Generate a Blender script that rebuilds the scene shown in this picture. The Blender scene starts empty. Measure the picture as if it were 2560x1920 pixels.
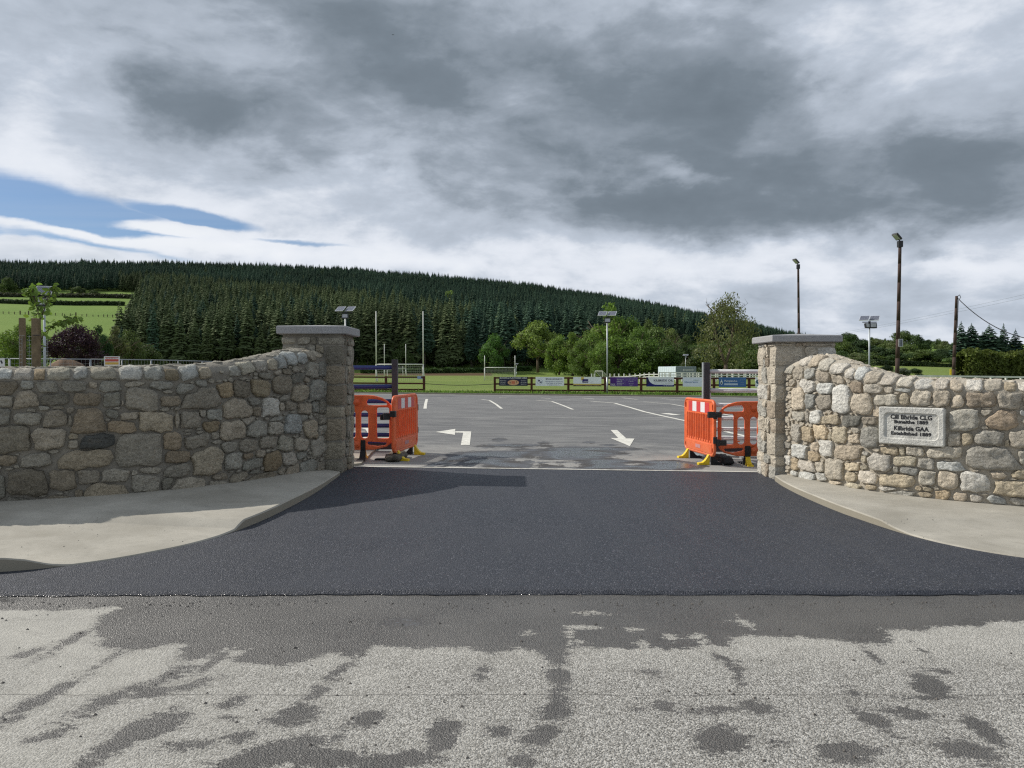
import bpy, bmesh, math, random
import numpy as np
from math import sin, cos, pi, atan2, sqrt, radians
from mathutils import Vector, Matrix, noise
random.seed(7); np.random.seed(7)
scene = bpy.context.scene
COL = scene.collection
# ------------------------------------------------------------------ camera
F = 1923.0; EYE = 1.5; PITCH = math.atan((960-927)/F)
cam = bpy.data.cameras.new('camera'); camo = bpy.data.objects.new('camera', cam); COL.objects.link(camo)
cam.sensor_width = 36; cam.lens = 36*F/2560; cam.clip_start = 0.05; cam.clip_end = 4000
camo.location = (0, 0, EYE); camo.rotation_euler = (pi/2-PITCH, 0, 0)
scene.camera = camo
# ------------------------------------------------------------------ render / exposure
scene.view_settings.view_transform = 'Standard'; scene.view_settings.look = 'None'
scene.view_settings.gamma = 1; scene.view_settings.exposure = 0.0
scene.view_settings.use_curve_mapping = False
scene.render.engine = 'CYCLES'
scene.cycles.use_denoising = False; scene.cycles.pixel_filter_type = 'BLACKMAN_HARRIS'; scene.cycles.filter_width = 1.25
scene.cycles.max_bounces = 6; scene.cycles.diffuse_bounces = 3; scene.cycles.glossy_bounces = 3
scene.cycles.transparent_max_bounces = 8; scene.cycles.transmission_bounces = 3
# ------------------------------------------------------------------ node helper
class NT:
    def __init__(s, tree): s.t = tree; s.n = tree.nodes; s.l = tree.links
    def node(s, typ, **kw):
        nd = s.n.new(typ)
        for k, v in kw.items():
            if hasattr(nd, k): setattr(nd, k, v)
        return nd
    def put(s, sock, v):
        if isinstance(v, bpy.types.NodeSocket): s.l.new(v, sock)
        elif isinstance(v, (tuple, list)) and len(v) == 3 and sock.type == 'RGBA': sock.default_value = (*v, 1)
        else: sock.default_value = v
    def math(s, op, a, b=None, c=None, clamp=False):
        nd = s.n.new('ShaderNodeMath'); nd.operation = op; nd.use_clamp = clamp
        s.put(nd.inputs[0], a)
        if b is not None: s.put(nd.inputs[1], b)
        if c is not None: s.put(nd.inputs[2], c)
        return nd.outputs[0]
    def vmath(s, op, a, b=None, scale=None):
        nd = s.n.new('ShaderNodeVectorMath'); nd.operation = op
        s.put(nd.inputs[0], a)
        if b is not None: s.put(nd.inputs[1], b)
        if scale is not None: s.put(nd.inputs['Scale'], scale)
        return nd.outputs['Value'] if op in ('LENGTH', 'DOT_PRODUCT') else nd.outputs[0]
    def noise(s, vec, scale, detail=3, rough=0.5, dist=0.0, color=False):
        nd = s.n.new('ShaderNodeTexNoise')
        if vec is not None: s.put(nd.inputs['Vector'], vec)
        nd.inputs['Scale'].default_value = scale; nd.inputs['Detail'].default_value = detail
        nd.inputs['Roughness'].default_value = rough; nd.inputs['Distortion'].default_value = dist
        return nd.outputs['Color'] if color else nd.outputs[0]
    def voronoi(s, vec, scale, out='Distance', feature='F1', rand=1.0):
        nd = s.n.new('ShaderNodeTexVoronoi'); nd.feature = feature
        if vec is not None: s.put(nd.inputs['Vector'], vec)
        nd.inputs['Scale'].default_value = scale; nd.inputs['Randomness'].default_value = rand
        return nd.outputs[out]
    def ramp(s, fac, pts, interp='LINEAR'):
        nd = s.n.new('ShaderNodeValToRGB'); nd.color_ramp.interpolation = interp
        els = nd.color_ramp.elements
        while len(els) < len(pts): els.new(0.5)
        for e, (p, c) in zip(els, pts):
            e.position = p; e.color = (*c, 1) if isinstance(c, (tuple, list)) else (c, c, c, 1)
        s.put(nd.inputs[0], fac); return nd.outputs[0]
    def mix(s, fac, a, b, mode='MIX'):
        nd = s.n.new('ShaderNodeMix'); nd.data_type = 'RGBA'; nd.blend_type = mode
        s.put(nd.inputs[0], fac); s.put(nd.inputs[6], a); s.put(nd.inputs[7], b)
        return nd.outputs[2]
    def mapr(s, v, a, b, c=0.0, d=1.0, smooth=False):
        nd = s.n.new('ShaderNodeMapRange'); nd.clamp = True
        if smooth: nd.interpolation_type = 'SMOOTHSTEP'
        s.put(nd.inputs[0], v)
        for i, x in zip((1, 2, 3, 4), (a, b, c, d)): s.put(nd.inputs[i], x)
        return nd.outputs[0]
    def mapping(s, vec, scale=(1, 1, 1), rot=(0, 0, 0), loc=(0, 0, 0)):
        nd = s.n.new('ShaderNodeMapping'); s.put(nd.inputs[0], vec)
        nd.inputs['Scale'].default_value = scale; nd.inputs['Rotation'].default_value = rot
        nd.inputs['Location'].default_value = loc
        return nd.outputs[0]
    def bump(s, h, strength, dist=0.01, normal=None):
        nd = s.n.new('ShaderNodeBump'); s.put(nd.inputs['Height'], h)
        s.put(nd.inputs['Strength'], strength); nd.inputs['Distance'].default_value = dist
        if normal is not None: s.l.new(normal, nd.inputs['Normal'])
        return nd.outputs[0]
# ------------------------------------------------------------------ sky
SUN_A = radians(21); SUN_E = radians(38)
sun_dir = Vector((-cos(SUN_A)*cos(SUN_E), sin(SUN_A)*cos(SUN_E), sin(SUN_E)))
world = bpy.data.worlds.new('World'); scene.world = world; world.use_nodes = True
W = NT(world.node_tree); W.n.clear()
sky = W.node('ShaderNodeTexSky'); sky.sky_type = 'NISHITA'; sky.sun_disc = False
sky.sun_elevation = SUN_E; sky.sun_rotation = atan2(sun_dir.x, sun_dir.y) % (2*pi)
sky.air_density = 1.0; sky.dust_density = 0.3; sky.ozone_density = 2.5
tc = W.node('ShaderNodeTexCoord'); dirv = tc.outputs['Generated']
sep = W.node('ShaderNodeSeparateXYZ'); W.l.new(dirv, sep.inputs[0])
dx_, dy_, dz_ = sep.outputs
# slow warp of the direction so that cloud edges wander
zc = W.math('MAXIMUM', dz_, 0.0)
inv = W.math('DIVIDE', 1.0, W.math('ADD', zc, 0.16))
pl = W.node('ShaderNodeCombineXYZ'); W.put(pl.inputs[0], W.math('MULTIPLY', dx_, inv)); W.put(pl.inputs[1], W.math('MULTIPLY', dy_, inv))
plane = W.mapping(pl.outputs[0], rot=(0, 0, radians(-24)), scale=(0.75, 1.25, 1))
az0 = W.math('ARCTAN2', dx_, dy_); el0 = W.math('ARCSINE', dz_)
wn = W.node('ShaderNodeSeparateColor'); W.l.new(W.noise(W.mapping(dirv, scale=(1, 1, 1.8)), 6.5, 7, 0.58, 0.2, True), wn.inputs[0])
az = W.math('ADD', az0, W.math('MULTIPLY', W.math('SUBTRACT', wn.outputs[0], 0.5), 0.24))
el = W.math('ADD', el0, W.math('MULTIPLY', W.math('SUBTRACT', wn.outputs[1], 0.5), 0.085))
azg = W.math('ADD', az0, W.math('MULTIPLY', W.math('SUBTRACT', wn.outputs[0], 0.5), 0.07))
elg = W.math('ADD', el0, W.math('MULTIPLY', W.math('SUBTRACT', wn.outputs[1], 0.5), 0.030))
def blob(px, py, sx, sy, rot=0.0, az=az, el=el):
    """soft ellipse in the sky, given by where it stands (azimuth, elevation)"""
    a0 = math.atan((px-1280)/F); e0 = math.atan((927-py)/F*cos(a0))
    sx, sy = sx/F, sy/F; r = radians(rot)
    da = W.math('SUBTRACT', az, a0); de = W.math('SUBTRACT', el, e0)
    p = W.math('ADD', W.math('MULTIPLY', da, cos(r)/sx), W.math('MULTIPLY', de, sin(r)/sx))
    q = W.math('ADD', W.math('MULTIPLY', da, -sin(r)/sy), W.math('MULTIPLY', de, cos(r)/sy))
    d2 = W.math('ADD', W.math('MULTIPLY', p, p), W.math('MULTIPLY', q, q))
    return W.math('EXPONENT', W.math('MULTIPLY', d2, -1.0))
dirn = W.mapping(dirv, scale=(1.0, 1.0, 2.1), rot=(radians(6), radians(-14), 0))
det = W.math('ADD', W.math('MULTIPLY', W.noise(plane, 1.3, 6, 0.55, 0.3), 0.45), W.math('MULTIPLY', W.noise(dirn, 3.2, 9, 0.56, 0.35), 0.55))
det2 = W.noise(W.mapping(dirn, loc=(7, 3, 0)), 8.5, 8, 0.6, 0.25)
B = W.math('ADD', 0.022, W.math('MULTIPLY', det, 1.0))
B = W.math('ADD', B, W.math('MULTIPLY', W.math('SUBTRACT', det2, 0.5), 0.46))
B = W.math('ADD', B, W.mapr(el0, 0.30, 0.02, 0.0, 0.13))
bil = W.math('ABSOLUTE', W.math('SUBTRACT', W.noise(W.mapping(dirn, loc=(2, 8, 1), rot=(0, radians(25), 0)), 4.2, 5, 0.5, 0.3), 0.5))
B = W.math('ADD', B, W.math('MULTIPLY', W.math('SUBTRACT', 0.07, bil), 0.5))
for (x, y, sx, sy, r, amp) in [
    (1620, 300, 440, 130, -12, -0.30), (900, 90, 800, 90, -5, -0.06), (1480, 540, 330, 60, -8, -0.16), (1150, 440, 260, 60, -25, -0.08), (2150, 560, 420, 40, 0, -0.08), (1080, 230, 300, 90, -25, -0.16), (1250, 60, 400, 60, 0, -0.05), (1330, 210, 120, 60, 0, 0.05), (1960, 330, 120, 60, 30, 0.06),
    (540, 300, 200, 90, -10, -0.20), (2380, 430, 300, 90, 0, -0.26), (2500, 200, 200, 90, 0, 0.05), (1880, 560, 380, 55, 0, -0.05),
    (1600, 520, 260, 80, -15, -0.14), (1950, 640, 200, 30, 0, 0.12), (200, 90, 500, 90, -10, -0.08),
    (60, 250, 200, 120, 0, 0.14), (330, 470, 420, 70, -12, 0.13), (780, 460, 260, 60, -5, 0.16), (2150, 150, 150, 110, 20, 0.10),
    (1150, 655, 560, 62, -4, 0.13), (1720, 440, 110, 25, -15, 0.16), (2300, 660, 330, 40, 0, 0.16), (2340, 640, 70, 14, 0, -0.20),
    (1950, 740, 230, 60, 0, -0.04), (1300, 530, 160, 40, 0, 0.05), (600, 620, 420, 25, -3, 0.22), (2480, 40, 260, 80, 0, 0.14)]:
    B = W.math('ADD', B, W.math('MULTIPLY', blob(x, y, sx, sy, r), amp))
eA = W.noise(W.mapping(dirn, loc=(5, 1, 4)), 5.0, 9, 0.6, 0.2); eB = W.noise(W.mapping(dirn, loc=(1, 6, 2)), 9.0, 8, 0.62, 0.15)
bA = W.math('ADD', B, W.math('MULTIPLY', W.math('SUBTRACT', eA, 0.5), 0.50)); bB = W.math('ADD', B, W.math('MULTIPLY', W.math('SUBTRACT', eB, 0.5), 0.45))
eC = W.noise(W.mapping(dirn, loc=(9, 2, 6)), 3.4, 8, 0.58, 0.2); bC = W.math('ADD', B, W.math('MULTIPLY', W.math('SUBTRACT', eC, 0.5), 0.7))
B = W.math('ADD', W.math('MULTIPLY', B, 0.66), W.math('MULTIPLY', W.mapr(bA, 0.34, 0.54, 0, 1, True), 0.10))
B = W.math('ADD', B, W.math('MULTIPLY', W.mapr(bB, 0.58, 0.76, 0, 1, True), 0.10))
B = W.math('ADD', B, W.math('MULTIPLY', W.mapr(bC, 0.22, 0.40, 0, 1, True), 0.08))
B = W.math('ADD', B, W.math('MULTIPLY', W.math('SUBTRACT', eB, 0.5), 0.14))
cloud = W.ramp(B, [(0.0, (0.150, 0.185, 0.222)), (0.24, (0.20, 0.242, 0.288)), (0.42, (0.325, 0.375, 0.44)),
                   (0.60, (0.53, 0.59, 0.68)), (0.80, (0.78, 0.82, 0.89)), (1.0, (0.94, 0.96, 0.99))])
# the blue gap low in the west, with streaks of white in it
gap = W.math('MAXIMUM', blob(150, 545, 340, 66, -8, az=azg, el=elg), W.math('MULTIPLY', blob(500, 553, 190, 24, -9, az=azg, el=elg), 0.85))
gap = W.math('MAXIMUM', gap, W.math('MULTIPLY', blob(700, 608, 200, 9, -2, az=azg, el=elg), 0.6))
gap = W.math('MAXIMUM', gap, W.math('MULTIPLY', blob(-400, 480, 420, 90, 0, az=azg, el=elg), 1.0))
stk = W.noise(W.mapping(plane, scale=(0.5, 3.2, 1), rot=(0, 0, radians(12))), 1.9, 8, 0.62, 0.4)
white = W.math('MAXIMUM', W.math('MULTIPLY', blob(430, 577, 190, 14, -2, az=azg, el=elg), 1.0), W.math('MULTIPLY', blob(230, 592, 330, 13, -6, az=azg, el=elg), 0.85))
white = W.math('MAXIMUM', white, W.math('MULTIPLY', blob(90, 632, 160, 22, 0, az=azg, el=elg), 1.5))
white = W.math('MAXIMUM', white, W.math('MULTIPLY', blob(600, 630, 420, 16, -3, az=azg, el=elg), 1.0))
g = W.math('ADD', gap, W.math('MULTIPLY', W.math('SUBTRACT', stk, 0.5), 0.30))
g = W.math('SUBTRACT', g, W.math('MULTIPLY', white, 0.75))
cover = W.mapr(g, 0.24, 0.56, 1.0, 0.0, True)
whitec = W.math('MULTIPLY', W.mapr(white, 0.25, 0.9, 0, 0.75, True), W.mapr(gap, 0.1, 0.5))
cloud = W.mix(whitec, cloud, (0.86, 0.89, 0.93))
cl10 = W.vmath('SCALE', cloud, scale=10.0)
skyc = W.mix(1.0, sky.outputs[0], (1.05, 1.15, 1.32), 'MULTIPLY')
skyc = W.mix(W.mapr(stk, 0.35, 0.7, 0.0, 0.25), W.vmath('SCALE', skyc, scale=0.62), (4.2, 5.2, 6.8))
final = W.mix(cover, skyc, cl10)
bg = W.node('ShaderNodeBackground'); bg.inputs['Strength'].default_value = 0.1
W.l.new(final, bg.inputs[0])
wo = W.node('ShaderNodeOutputWorld'); W.l.new(bg.outputs[0], wo.inputs[0])
# ------------------------------------------------------------------ sun
sl = bpy.data.lights.new('sun', 'SUN'); sl.energy = 4.2; sl.angle = radians(0.6); sl.color = (1.0, 0.95, 0.87)
so = bpy.data.objects.new('sun', sl); COL.objects.link(so); so.location = (-20, 10, 30)
so.rotation_euler = sun_dir.to_track_quat('Z', 'Y').to_euler()
# ------------------------------------------------------------------ geometry of the place
def sstep(a, b, x):
    t = np.clip((np.asarray(x, float)-a)/(b-a), 0, 1); return t*t*(3-2*t)
def G(x, y):
    """height of the paving: it falls a little to the right near the gate"""
    k = sstep(5.2, 9, y)*(1-sstep(16, 30, y))
    return -0.0145*np.clip(x, -9, 9)*k
def ray(px, py):
    x = (px-1280)/F; y = (960-py)/F
    return (x, cos(PITCH)+y*sin(PITCH), y*cos(PITCH)-sin(PITCH))
def gp(px, py, dz=0.0):
    """point of the ground seen at a place of the photograph"""
    r = ray(px, py); t = (EYE-dz)/-r[2]
    for _ in range(12):
        z = float(G(r[0]*t, r[1]*t))+dz
        t = (EYE-z)/-r[2]
    return (r[0]*t, r[1]*t, EYE+r[2]*t)
def at(px, py, Y):
    r = ray(px, py); t = Y/r[1]; return (r[0]*t, Y, EYE+r[2]*t)
def proj(x, y, z):
    c, s_ = cos(PITCH), sin(PITCH); zz = z-EYE
    d = y*c-zz*s_; u = y*s_+zz*c
    return 1280+F*x/d, 960-F*u/d
# ------------------------------------------------------------------ object helpers
def tag(o, label=None, cat=None, group=None, kind=None):
    if label: o['label'] = label
    if cat: o['category'] = cat
    if group: o['group'] = group
    if kind: o['kind'] = kind
    return o
def empty(name, loc=(0, 0, 0), rz=0.0, label=None, cat=None, group=None, scale=1.0):
    o = bpy.data.objects.new(name, None); COL.objects.link(o); o.empty_display_size = 0.2
    o.location = loc; o.rotation_euler = (0, 0, rz); o.scale = (scale,)*3
    return tag(o, label, cat, group)
def mesh(name, verts, faces, mat=None, smooth=False):
    me = bpy.data.meshes.new(name); me.from_pydata([tuple(map(float, v)) for v in verts], [], [tuple(map(int, f)) for f in faces])
    if mat is not None:
        for m in (mat if isinstance(mat, (list, tuple)) else [mat]): me.materials.append(m)
    if smooth: me.polygons.foreach_set('use_smooth', [True]*len(me.polygons))
    me.update(); return me
def obj(name, verts, faces, mat, parent=None, smooth=False, color=None, rel=False):
    if rel and parent is not None:
        L = parent.location; verts = [(v[0]-L.x, v[1]-L.y, v[2]-L.z) for v in verts]
    o = bpy.data.objects.new(name, mesh(name, verts, faces, mat, smooth)); COL.objects.link(o)
    if parent is not None: o.parent = parent
    if color: o.color = (*color, 1)
    return o
def link(name, me, parent=None, loc=(0, 0, 0), rot=(0, 0, 0), scale=(1, 1, 1), color=None):
    o = bpy.data.objects.new(name, me); COL.objects.link(o); o.parent = parent
    o.location = loc; o.rotation_euler = rot; o.scale = scale
    if color: o.color = (*color, 1)
    return o
def copy_tree(o, parent=None):
    c = o.copy(); COL.objects.link(c); c.parent = parent
    for ch in list(o.children): copy_tree(ch, c)
    return c
class MB:
    def __init__(s): s.v = []; s.f = []
    def add(s, v, f):
        n = len(s.v); s.v += [tuple(p) for p in v]; s.f += [tuple(i+n for i in q) for q in f]; return s
    def box(s, c, h, rz=0.0, M=None):
        v = []
        for i in range(8):
            p = Vector(((i & 1)*2-1, (i >> 1 & 1)*2-1, (i >> 2 & 1)*2-1)); p = Vector((p.x*h[0], p.y*h[1], p.z*h[2]))
            if M is not None: p = M @ p
            elif rz: p = Vector((p.x*cos(rz)-p.y*sin(rz), p.x*sin(rz)+p.y*cos(rz), p.z))
            v.append(p+Vector(c))
        return s.add(v, [(0, 2, 3, 1), (4, 5, 7, 6), (0, 1, 5, 4), (2, 6, 7, 3), (0, 4, 6, 2), (1, 3, 7, 5)])
    def bar(s, a, b, r, n=8, r2=None):
        a, b = Vector(a), Vector(b); d = (b-a).normalized(); r2 = r if r2 is None else r2
        q = d.orthogonal().normalized(); w = d.cross(q)
        v = [a+(q*cos(2*pi*i/n)+w*sin(2*pi*i/n))*r for i in range(n)]+[b+(q*cos(2*pi*i/n)+w*sin(2*pi*i/n))*r2 for i in range(n)]
        return s.add(v, [(i, (i+1) % n, n+(i+1) % n, n+i) for i in range(n)]+[tuple(range(n))[::-1], tuple(range(n, 2*n))])
    def beam(s, a, b, w, h):
        a, b = Vector(a), Vector(b); d = (b-a).normalized(); sd = d.cross(Vector((0, 0, 1)))
        if sd.length < 1e-3: sd = Vector((1, 0, 0))
        sd.normalize(); up = sd.cross(d)
        v = [p+sd*(i*w/2)+up*(j*h/2) for p in (a, b) for i, j in ((-1, -1), (1, -1), (1, 1), (-1, 1))]
        return s.add(v, [(0, 1, 2, 3), (7, 6, 5, 4), (0, 4, 5, 1), (1, 5, 6, 2), (2, 6, 7, 3), (3, 7, 4, 0)])
    def tube(s, pts, r, n=6):
        for a, b in zip(pts[:-1], pts[1:]): s.bar(a, b, r, n)
        return s
    def build(s, name, mat, parent=None, smooth=False, color=None, rel=False, bevel=0.0, seg=2):
        o = obj(name, s.v, s.f, mat, parent, smooth, color, rel)
        if bevel: m = o.modifiers.new('bevel', 'BEVEL'); m.width = bevel; m.segments = seg; m.limit_method = 'ANGLE'
        return o
def text(name, s_, size, mat, parent, M, bold=0.0, align='CENTER', width=None, extr=0.002):
    c = bpy.data.curves.new('t', 'FONT'); c.body = s_; c.size = size; c.align_x = align; c.align_y = 'CENTER'
    c.extrude = extr; c.offset = bold; c.resolution_u = 2
    t = bpy.data.objects.new('t', c); COL.objects.link(t)
    bpy.context.view_layer.update()
    me = bpy.data.meshes.new_from_object(t.evaluated_get(bpy.context.evaluated_depsgraph_get()))
    bpy.data.objects.remove(t); me.name = name; me.materials.clear(); me.materials.append(mat)
    if width:
        xs = [v.co.x for v in me.vertices]; w = max(xs)-min(xs)
        k = width/w; me.transform(Matrix.Diagonal((k, 1, 1, 1)))
    me.transform(M)
    o = bpy.data.objects.new(name, me); COL.objects.link(o); o.parent = parent
    return o
# ------------------------------------------------------------------ materials
def mat(name, rough=0.8, spec=0.3):
    m = bpy.data.materials.new(name); m.use_nodes = True; N = NT(m.node_tree)
    b = N.n['Principled BSDF']; b.inputs['Roughness'].default_value = rough
    b.inputs['Specular IOR Level'].default_value = spec
    return m, N, b
def coords(N): return N.node('ShaderNodeTexCoord').outputs['Object']
def plain(name, col, rough=0.6, spec=0.3, metal=0.0, var=0.12, scale=6.0, bump=0.0):
    m, N, b = mat(name, rough, spec); b.inputs['Metallic'].default_value = metal
    c = coords(N); n = N.noise(c, scale, 5, 0.6)
    col2 = N.mix(N.mapr(n, 0.3, 0.7), tuple(x*(1-var) for x in col), tuple(min(1, x*(1+var)) for x in col))
    N.l.new(col2, b.inputs['Base Color'])
    N.l.new(N.mapr(n, 0.2, 0.8, max(0, rough-0.1), min(1, rough+0.1)), b.inputs['Roughness'])
    if bump: N.l.new(N.bump(N.noise(c, scale*12, 4), bump, 0.01), b.inputs['Normal'])
    return m
def world_pos(N): return N.node('ShaderNodeNewGeometry').outputs['Position']

def stone_mat(name='granite', tint=True):
    m, N, b = mat(name, 0.85, 0.25); p = world_pos(N)
    oi = N.node('ShaderNodeObjectInfo'); base = oi.outputs['Color']
    n1 = N.noise(p, 9, 6, 0.65, 0.4); n2 = N.noise(p, 52, 5, 0.75); n3 = N.noise(p, 190, 3, 0.6)
    v = N.math('ADD', N.math('MULTIPLY', N.math('SUBTRACT', n1, 0.5), 1.1), N.math('MULTIPLY', N.math('SUBTRACT', n2, 0.5), 2.0))
    v = N.math('ADD', v, N.math('MULTIPLY', N.math('SUBTRACT', n3, 0.5), 1.2))
    v = N.math('ADD', N.math('MULTIPLY', v, 1.25), 1.0)
    col = N.vmath('SCALE', base, scale=N.mapr(v, 0.0, 2.0, 0.25, 1.75))
    rust = N.mapr(N.noise(p, 6, 5, 0.7, 0.8), 0.58, 0.76, 0, 0.26)
    col = N.mix(rust, col, (0.30, 0.22, 0.12))
    lich = N.mapr(N.noise(N.mapping(p, loc=(3, 9, 2)), 14, 5, 0.7), 0.62, 0.78, 0, 0.35)
    col = N.mix(lich, col, (0.50, 0.50, 0.46))
    crev = N.mapr(N.noise(N.mapping(p, scale=(1, 1, 2.2), loc=(1, 1, 8)), 22, 6, 0.7), 0.30, 0.42, 0.55, 1.0)
    col = N.mix(1.0, col, crev, 'MULTIPLY')
    N.l.new(col, b.inputs['Base Color'])
    h = N.math('ADD', N.math('MULTIPLY', N.noise(p, 24, 7, 0.72), 1.0), N.math('MULTIPLY', n3, 0.3))
    h = N.math('ADD', h, N.math('MULTIPLY', N.voronoi(N.mapping(p, scale=(1, 1, 1.5)), 17), 0.55))
    N.l.new(N.bump(h, 1.0, 0.035), b.inputs['Normal'])
    return m
def mortar_mat(name, col):
    m, N, b = mat(name, 0.95, 0.15); p = world_pos(N)
    n = N.noise(p, 5, 6, 0.6); n2 = N.noise(p, 90, 4, 0.6)
    c = N.mix(N.mapr(n, 0.3, 0.7), tuple(x*0.75 for x in col), tuple(x*1.2 for x in col))
    c = N.mix(N.mapr(n2, 0.35, 0.7, 0, 0.5), c, tuple(x*0.6 for x in col))
    N.l.new(c, b.inputs['Base Color'])
    N.l.new(N.bump(N.math('ADD', N.noise(p, 30, 5, 0.6), N.math('MULTIPLY', n2, 0.4)), 0.8, 0.02), b.inputs['Normal'])
    return m
M_STONE = stone_mat()
M_MORTL = mortar_mat('mortar', (0.27, 0.25, 0.21)); M_MORTR = mortar_mat('sunlit_mortar', (0.47, 0.425, 0.35))
def concrete_mat():
    m, N, b = mat('concrete', 0.85, 0.25); p = world_pos(N)
    n = N.noise(p, 1.1, 6, 0.6, 0.5); n2 = N.noise(p, 9, 6, 0.65); n3 = N.noise(p, 140, 3, 0.6)
    c = N.ramp(n, [(0.3, (0.29, 0.27, 0.225)), (0.5, (0.375, 0.352, 0.30)), (0.7, (0.45, 0.423, 0.362))])
    c = N.mix(N.mapr(n2, 0.5, 0.75, 0, 0.45), c, (0.26, 0.245, 0.205))
    c = N.mix(N.mapr(n3, 0.55, 0.75, 0, 0.35), c, (0.24, 0.225, 0.19))
    st = N.noise(N.mapping(p, scale=(1, 1, 0.2), loc=(2, 5, 0)), 2.4, 7, 0.72, 1.2)
    c = N.mix(N.mapr(st, 0.60, 0.70, 0, 0.5), c, (0.22, 0.21, 0.19))
    c = N.mix(N.mapr(N.noise(N.mapping(p, loc=(8, 1, 0)), 3.2, 8, 0.78, 0.6), 0.55, 0.75, 0, 0.4), c, (0.30, 0.265, 0.20))
    c = N.mix(N.mapr(N.noise(p, 60, 4, 0.8), 0.60, 0.68, 0, 0.5), c, (0.20, 0.19, 0.165))
    # upright faces are mixed to a darker beige
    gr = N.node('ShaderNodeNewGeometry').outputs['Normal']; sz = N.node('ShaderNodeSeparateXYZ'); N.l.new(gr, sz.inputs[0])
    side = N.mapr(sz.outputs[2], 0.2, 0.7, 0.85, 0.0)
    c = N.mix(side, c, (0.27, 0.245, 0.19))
    N.l.new(c, b.inputs['Base Color'])
    br = N.noise(N.mapping(p, rot=(0, 0, 0.5), scale=(4, 90, 1)), 1.0, 3, 0.6)
    N.l.new(N.bump(N.math('ADD', n3, N.math('MULTIPLY', br, 0.6)), 0.35, 0.006), b.inputs['Normal'])
    return m
M_CONC = concrete_mat()
def wetmask(N, p, amp, scale, edge, chip=None):
    a = N.node('ShaderNodeAttribute', attribute_name='wet')
    n = N.noise(N.mapping(p, scale=(1, 1.9, 1), rot=(0, 0, 0.15)), scale, 7, 0.72, 0.8)
    v = N.math('ADD', a.outputs['Fac'], N.math('MULTIPLY', N.math('SUBTRACT', n, 0.5), amp))
    v = N.math('ADD', v, N.math('MULTIPLY', N.math('SUBTRACT', N.noise(p, scale*6.5, 4, 0.7), 0.5), amp*0.5))
    if chip is not None: v = N.math('ADD', v, N.math('MULTIPLY', N.math('SUBTRACT', chip, 0.5), 0.028))
    return N.mapr(v, -edge, edge, 0, 1, True), v
def road_mat():
    m, N, b = mat('worn_road', 0.9, 0.3); p = world_pos(N)
    xyz = N.node('ShaderNodeSeparateXYZ'); N.l.new(p, xyz.inputs[0])
    chips = N.voronoi(p, 125, 'Color'); cd = N.voronoi(p, 125, 'Distance')
    cs = N.node('ShaderNodeSeparateColor'); N.l.new(chips, cs.inputs[0])
    fine = N.noise(p, 300, 3, 0.7)
    chipc = N.ramp(cs.outputs[0], [(0.0, (0.06, 0.056, 0.05)), (0.25, (0.16, 0.152, 0.14)), (0.5, (0.31, 0.30, 0.28)), (0.8, (0.50, 0.485, 0.45)), (1, (0.64, 0.62, 0.58))])
    dust = N.ramp(N.noise(p, 3, 6, 0.65), [(0.3, (0.42, 0.405, 0.36)), (0.7, (0.53, 0.51, 0.455))])
    dustf = N.mapr(N.math('ADD', N.math('MULTIPLY', xyz.outputs[0], -0.35), N.math('MULTIPLY', N.noise(p, 2.2, 6, 0.7), 1.6)), 0.75, 1.9, 0.28, 0.85)
    dustf = N.math('MAXIMUM', dustf, N.mapr(xyz.outputs[1], 3.35, 4.3, 0.1, 0.62))
    dry = N.mix(dustf, chipc, dust)
    pit = N.mapr(N.noise(p, 120, 4, 0.75), 0.56, 0.68, 0, 0.75)
    dry = N.mix(pit, dry, (0.10, 0.095, 0.085))
    wet, at_ = wetmask(N, p, 0.27, 6.5, 0.008, cs.outputs[2])
    wetc = N.mix(0.62, N.vmath('SCALE', chipc, scale=0.28), (0.088, 0.082, 0.075))
    wetc = N.mix(N.mapr(N.noise(p, 1.6, 4), 0.4, 0.65, 0, 0.5), wetc, (0.145, 0.137, 0.125))
    seam = N.mapr(N.math('ABSOLUTE', N.math('SUBTRACT', N.math('ADD', xyz.outputs[1], N.math('MULTIPLY', N.noise(p, 2.5, 6, 0.7), 0.05)), 3.56)), 0.002, 0.006, 0.65, 0)
    dry = N.mix(seam, dry, (0.09, 0.085, 0.08))
    dry = N.mix(N.mapr(at_, -0.06, 0.0, 0.0, 0.2), dry, (0.17, 0.16, 0.145))
    dry = N.mix(N.mapr(N.noise(N.mapping(p, scale=(0.6, 1.6, 1), rot=(0, 0, 0.25)), 2.4, 7, 0.75, 0.8), 0.54, 0.72, 0, 0.35), dry, (0.19, 0.18, 0.16))
    col = N.mix(wet, dry, wetc)
    N.l.new(col, b.inputs['Base Color'])
    pud = N.node('ShaderNodeAttribute', attribute_name='puddle').outputs['Fac']
    pudm = N.mapr(N.math('ADD', pud, N.math('MULTIPLY', N.math('SUBTRACT', N.noise(p, 22, 6, 0.75), 0.5), 2.2)), 0.65, 1.25, 0, 1, True)
    r = N.math('ADD', N.mapr(wet, 0, 1, 0.93, 0.42), N.math('MULTIPLY', N.math('SUBTRACT', cs.outputs[1], 0.5), 0.25))
    r = N.mapr(pudm, 0, 1, r, 0.06); N.l.new(r, b.inputs['Roughness'])
    N.l.new(N.mapr(wet, 0, 1, 0.2, 0.55), b.inputs['Specular IOR Level'])
    h = N.math('ADD', N.mapr(cd, 0.0, 0.7, 1, 0), N.math('MULTIPLY', fine, 0.6))
    st = N.math('MULTIPLY', N.mapr(dustf, 0, 1, 0.8, 0.45), N.mapr(pudm, 0, 1, 1, 0.04))
    N.l.new(N.bump(h, st, 0.012), b.inputs['Normal'])
    return m
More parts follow.
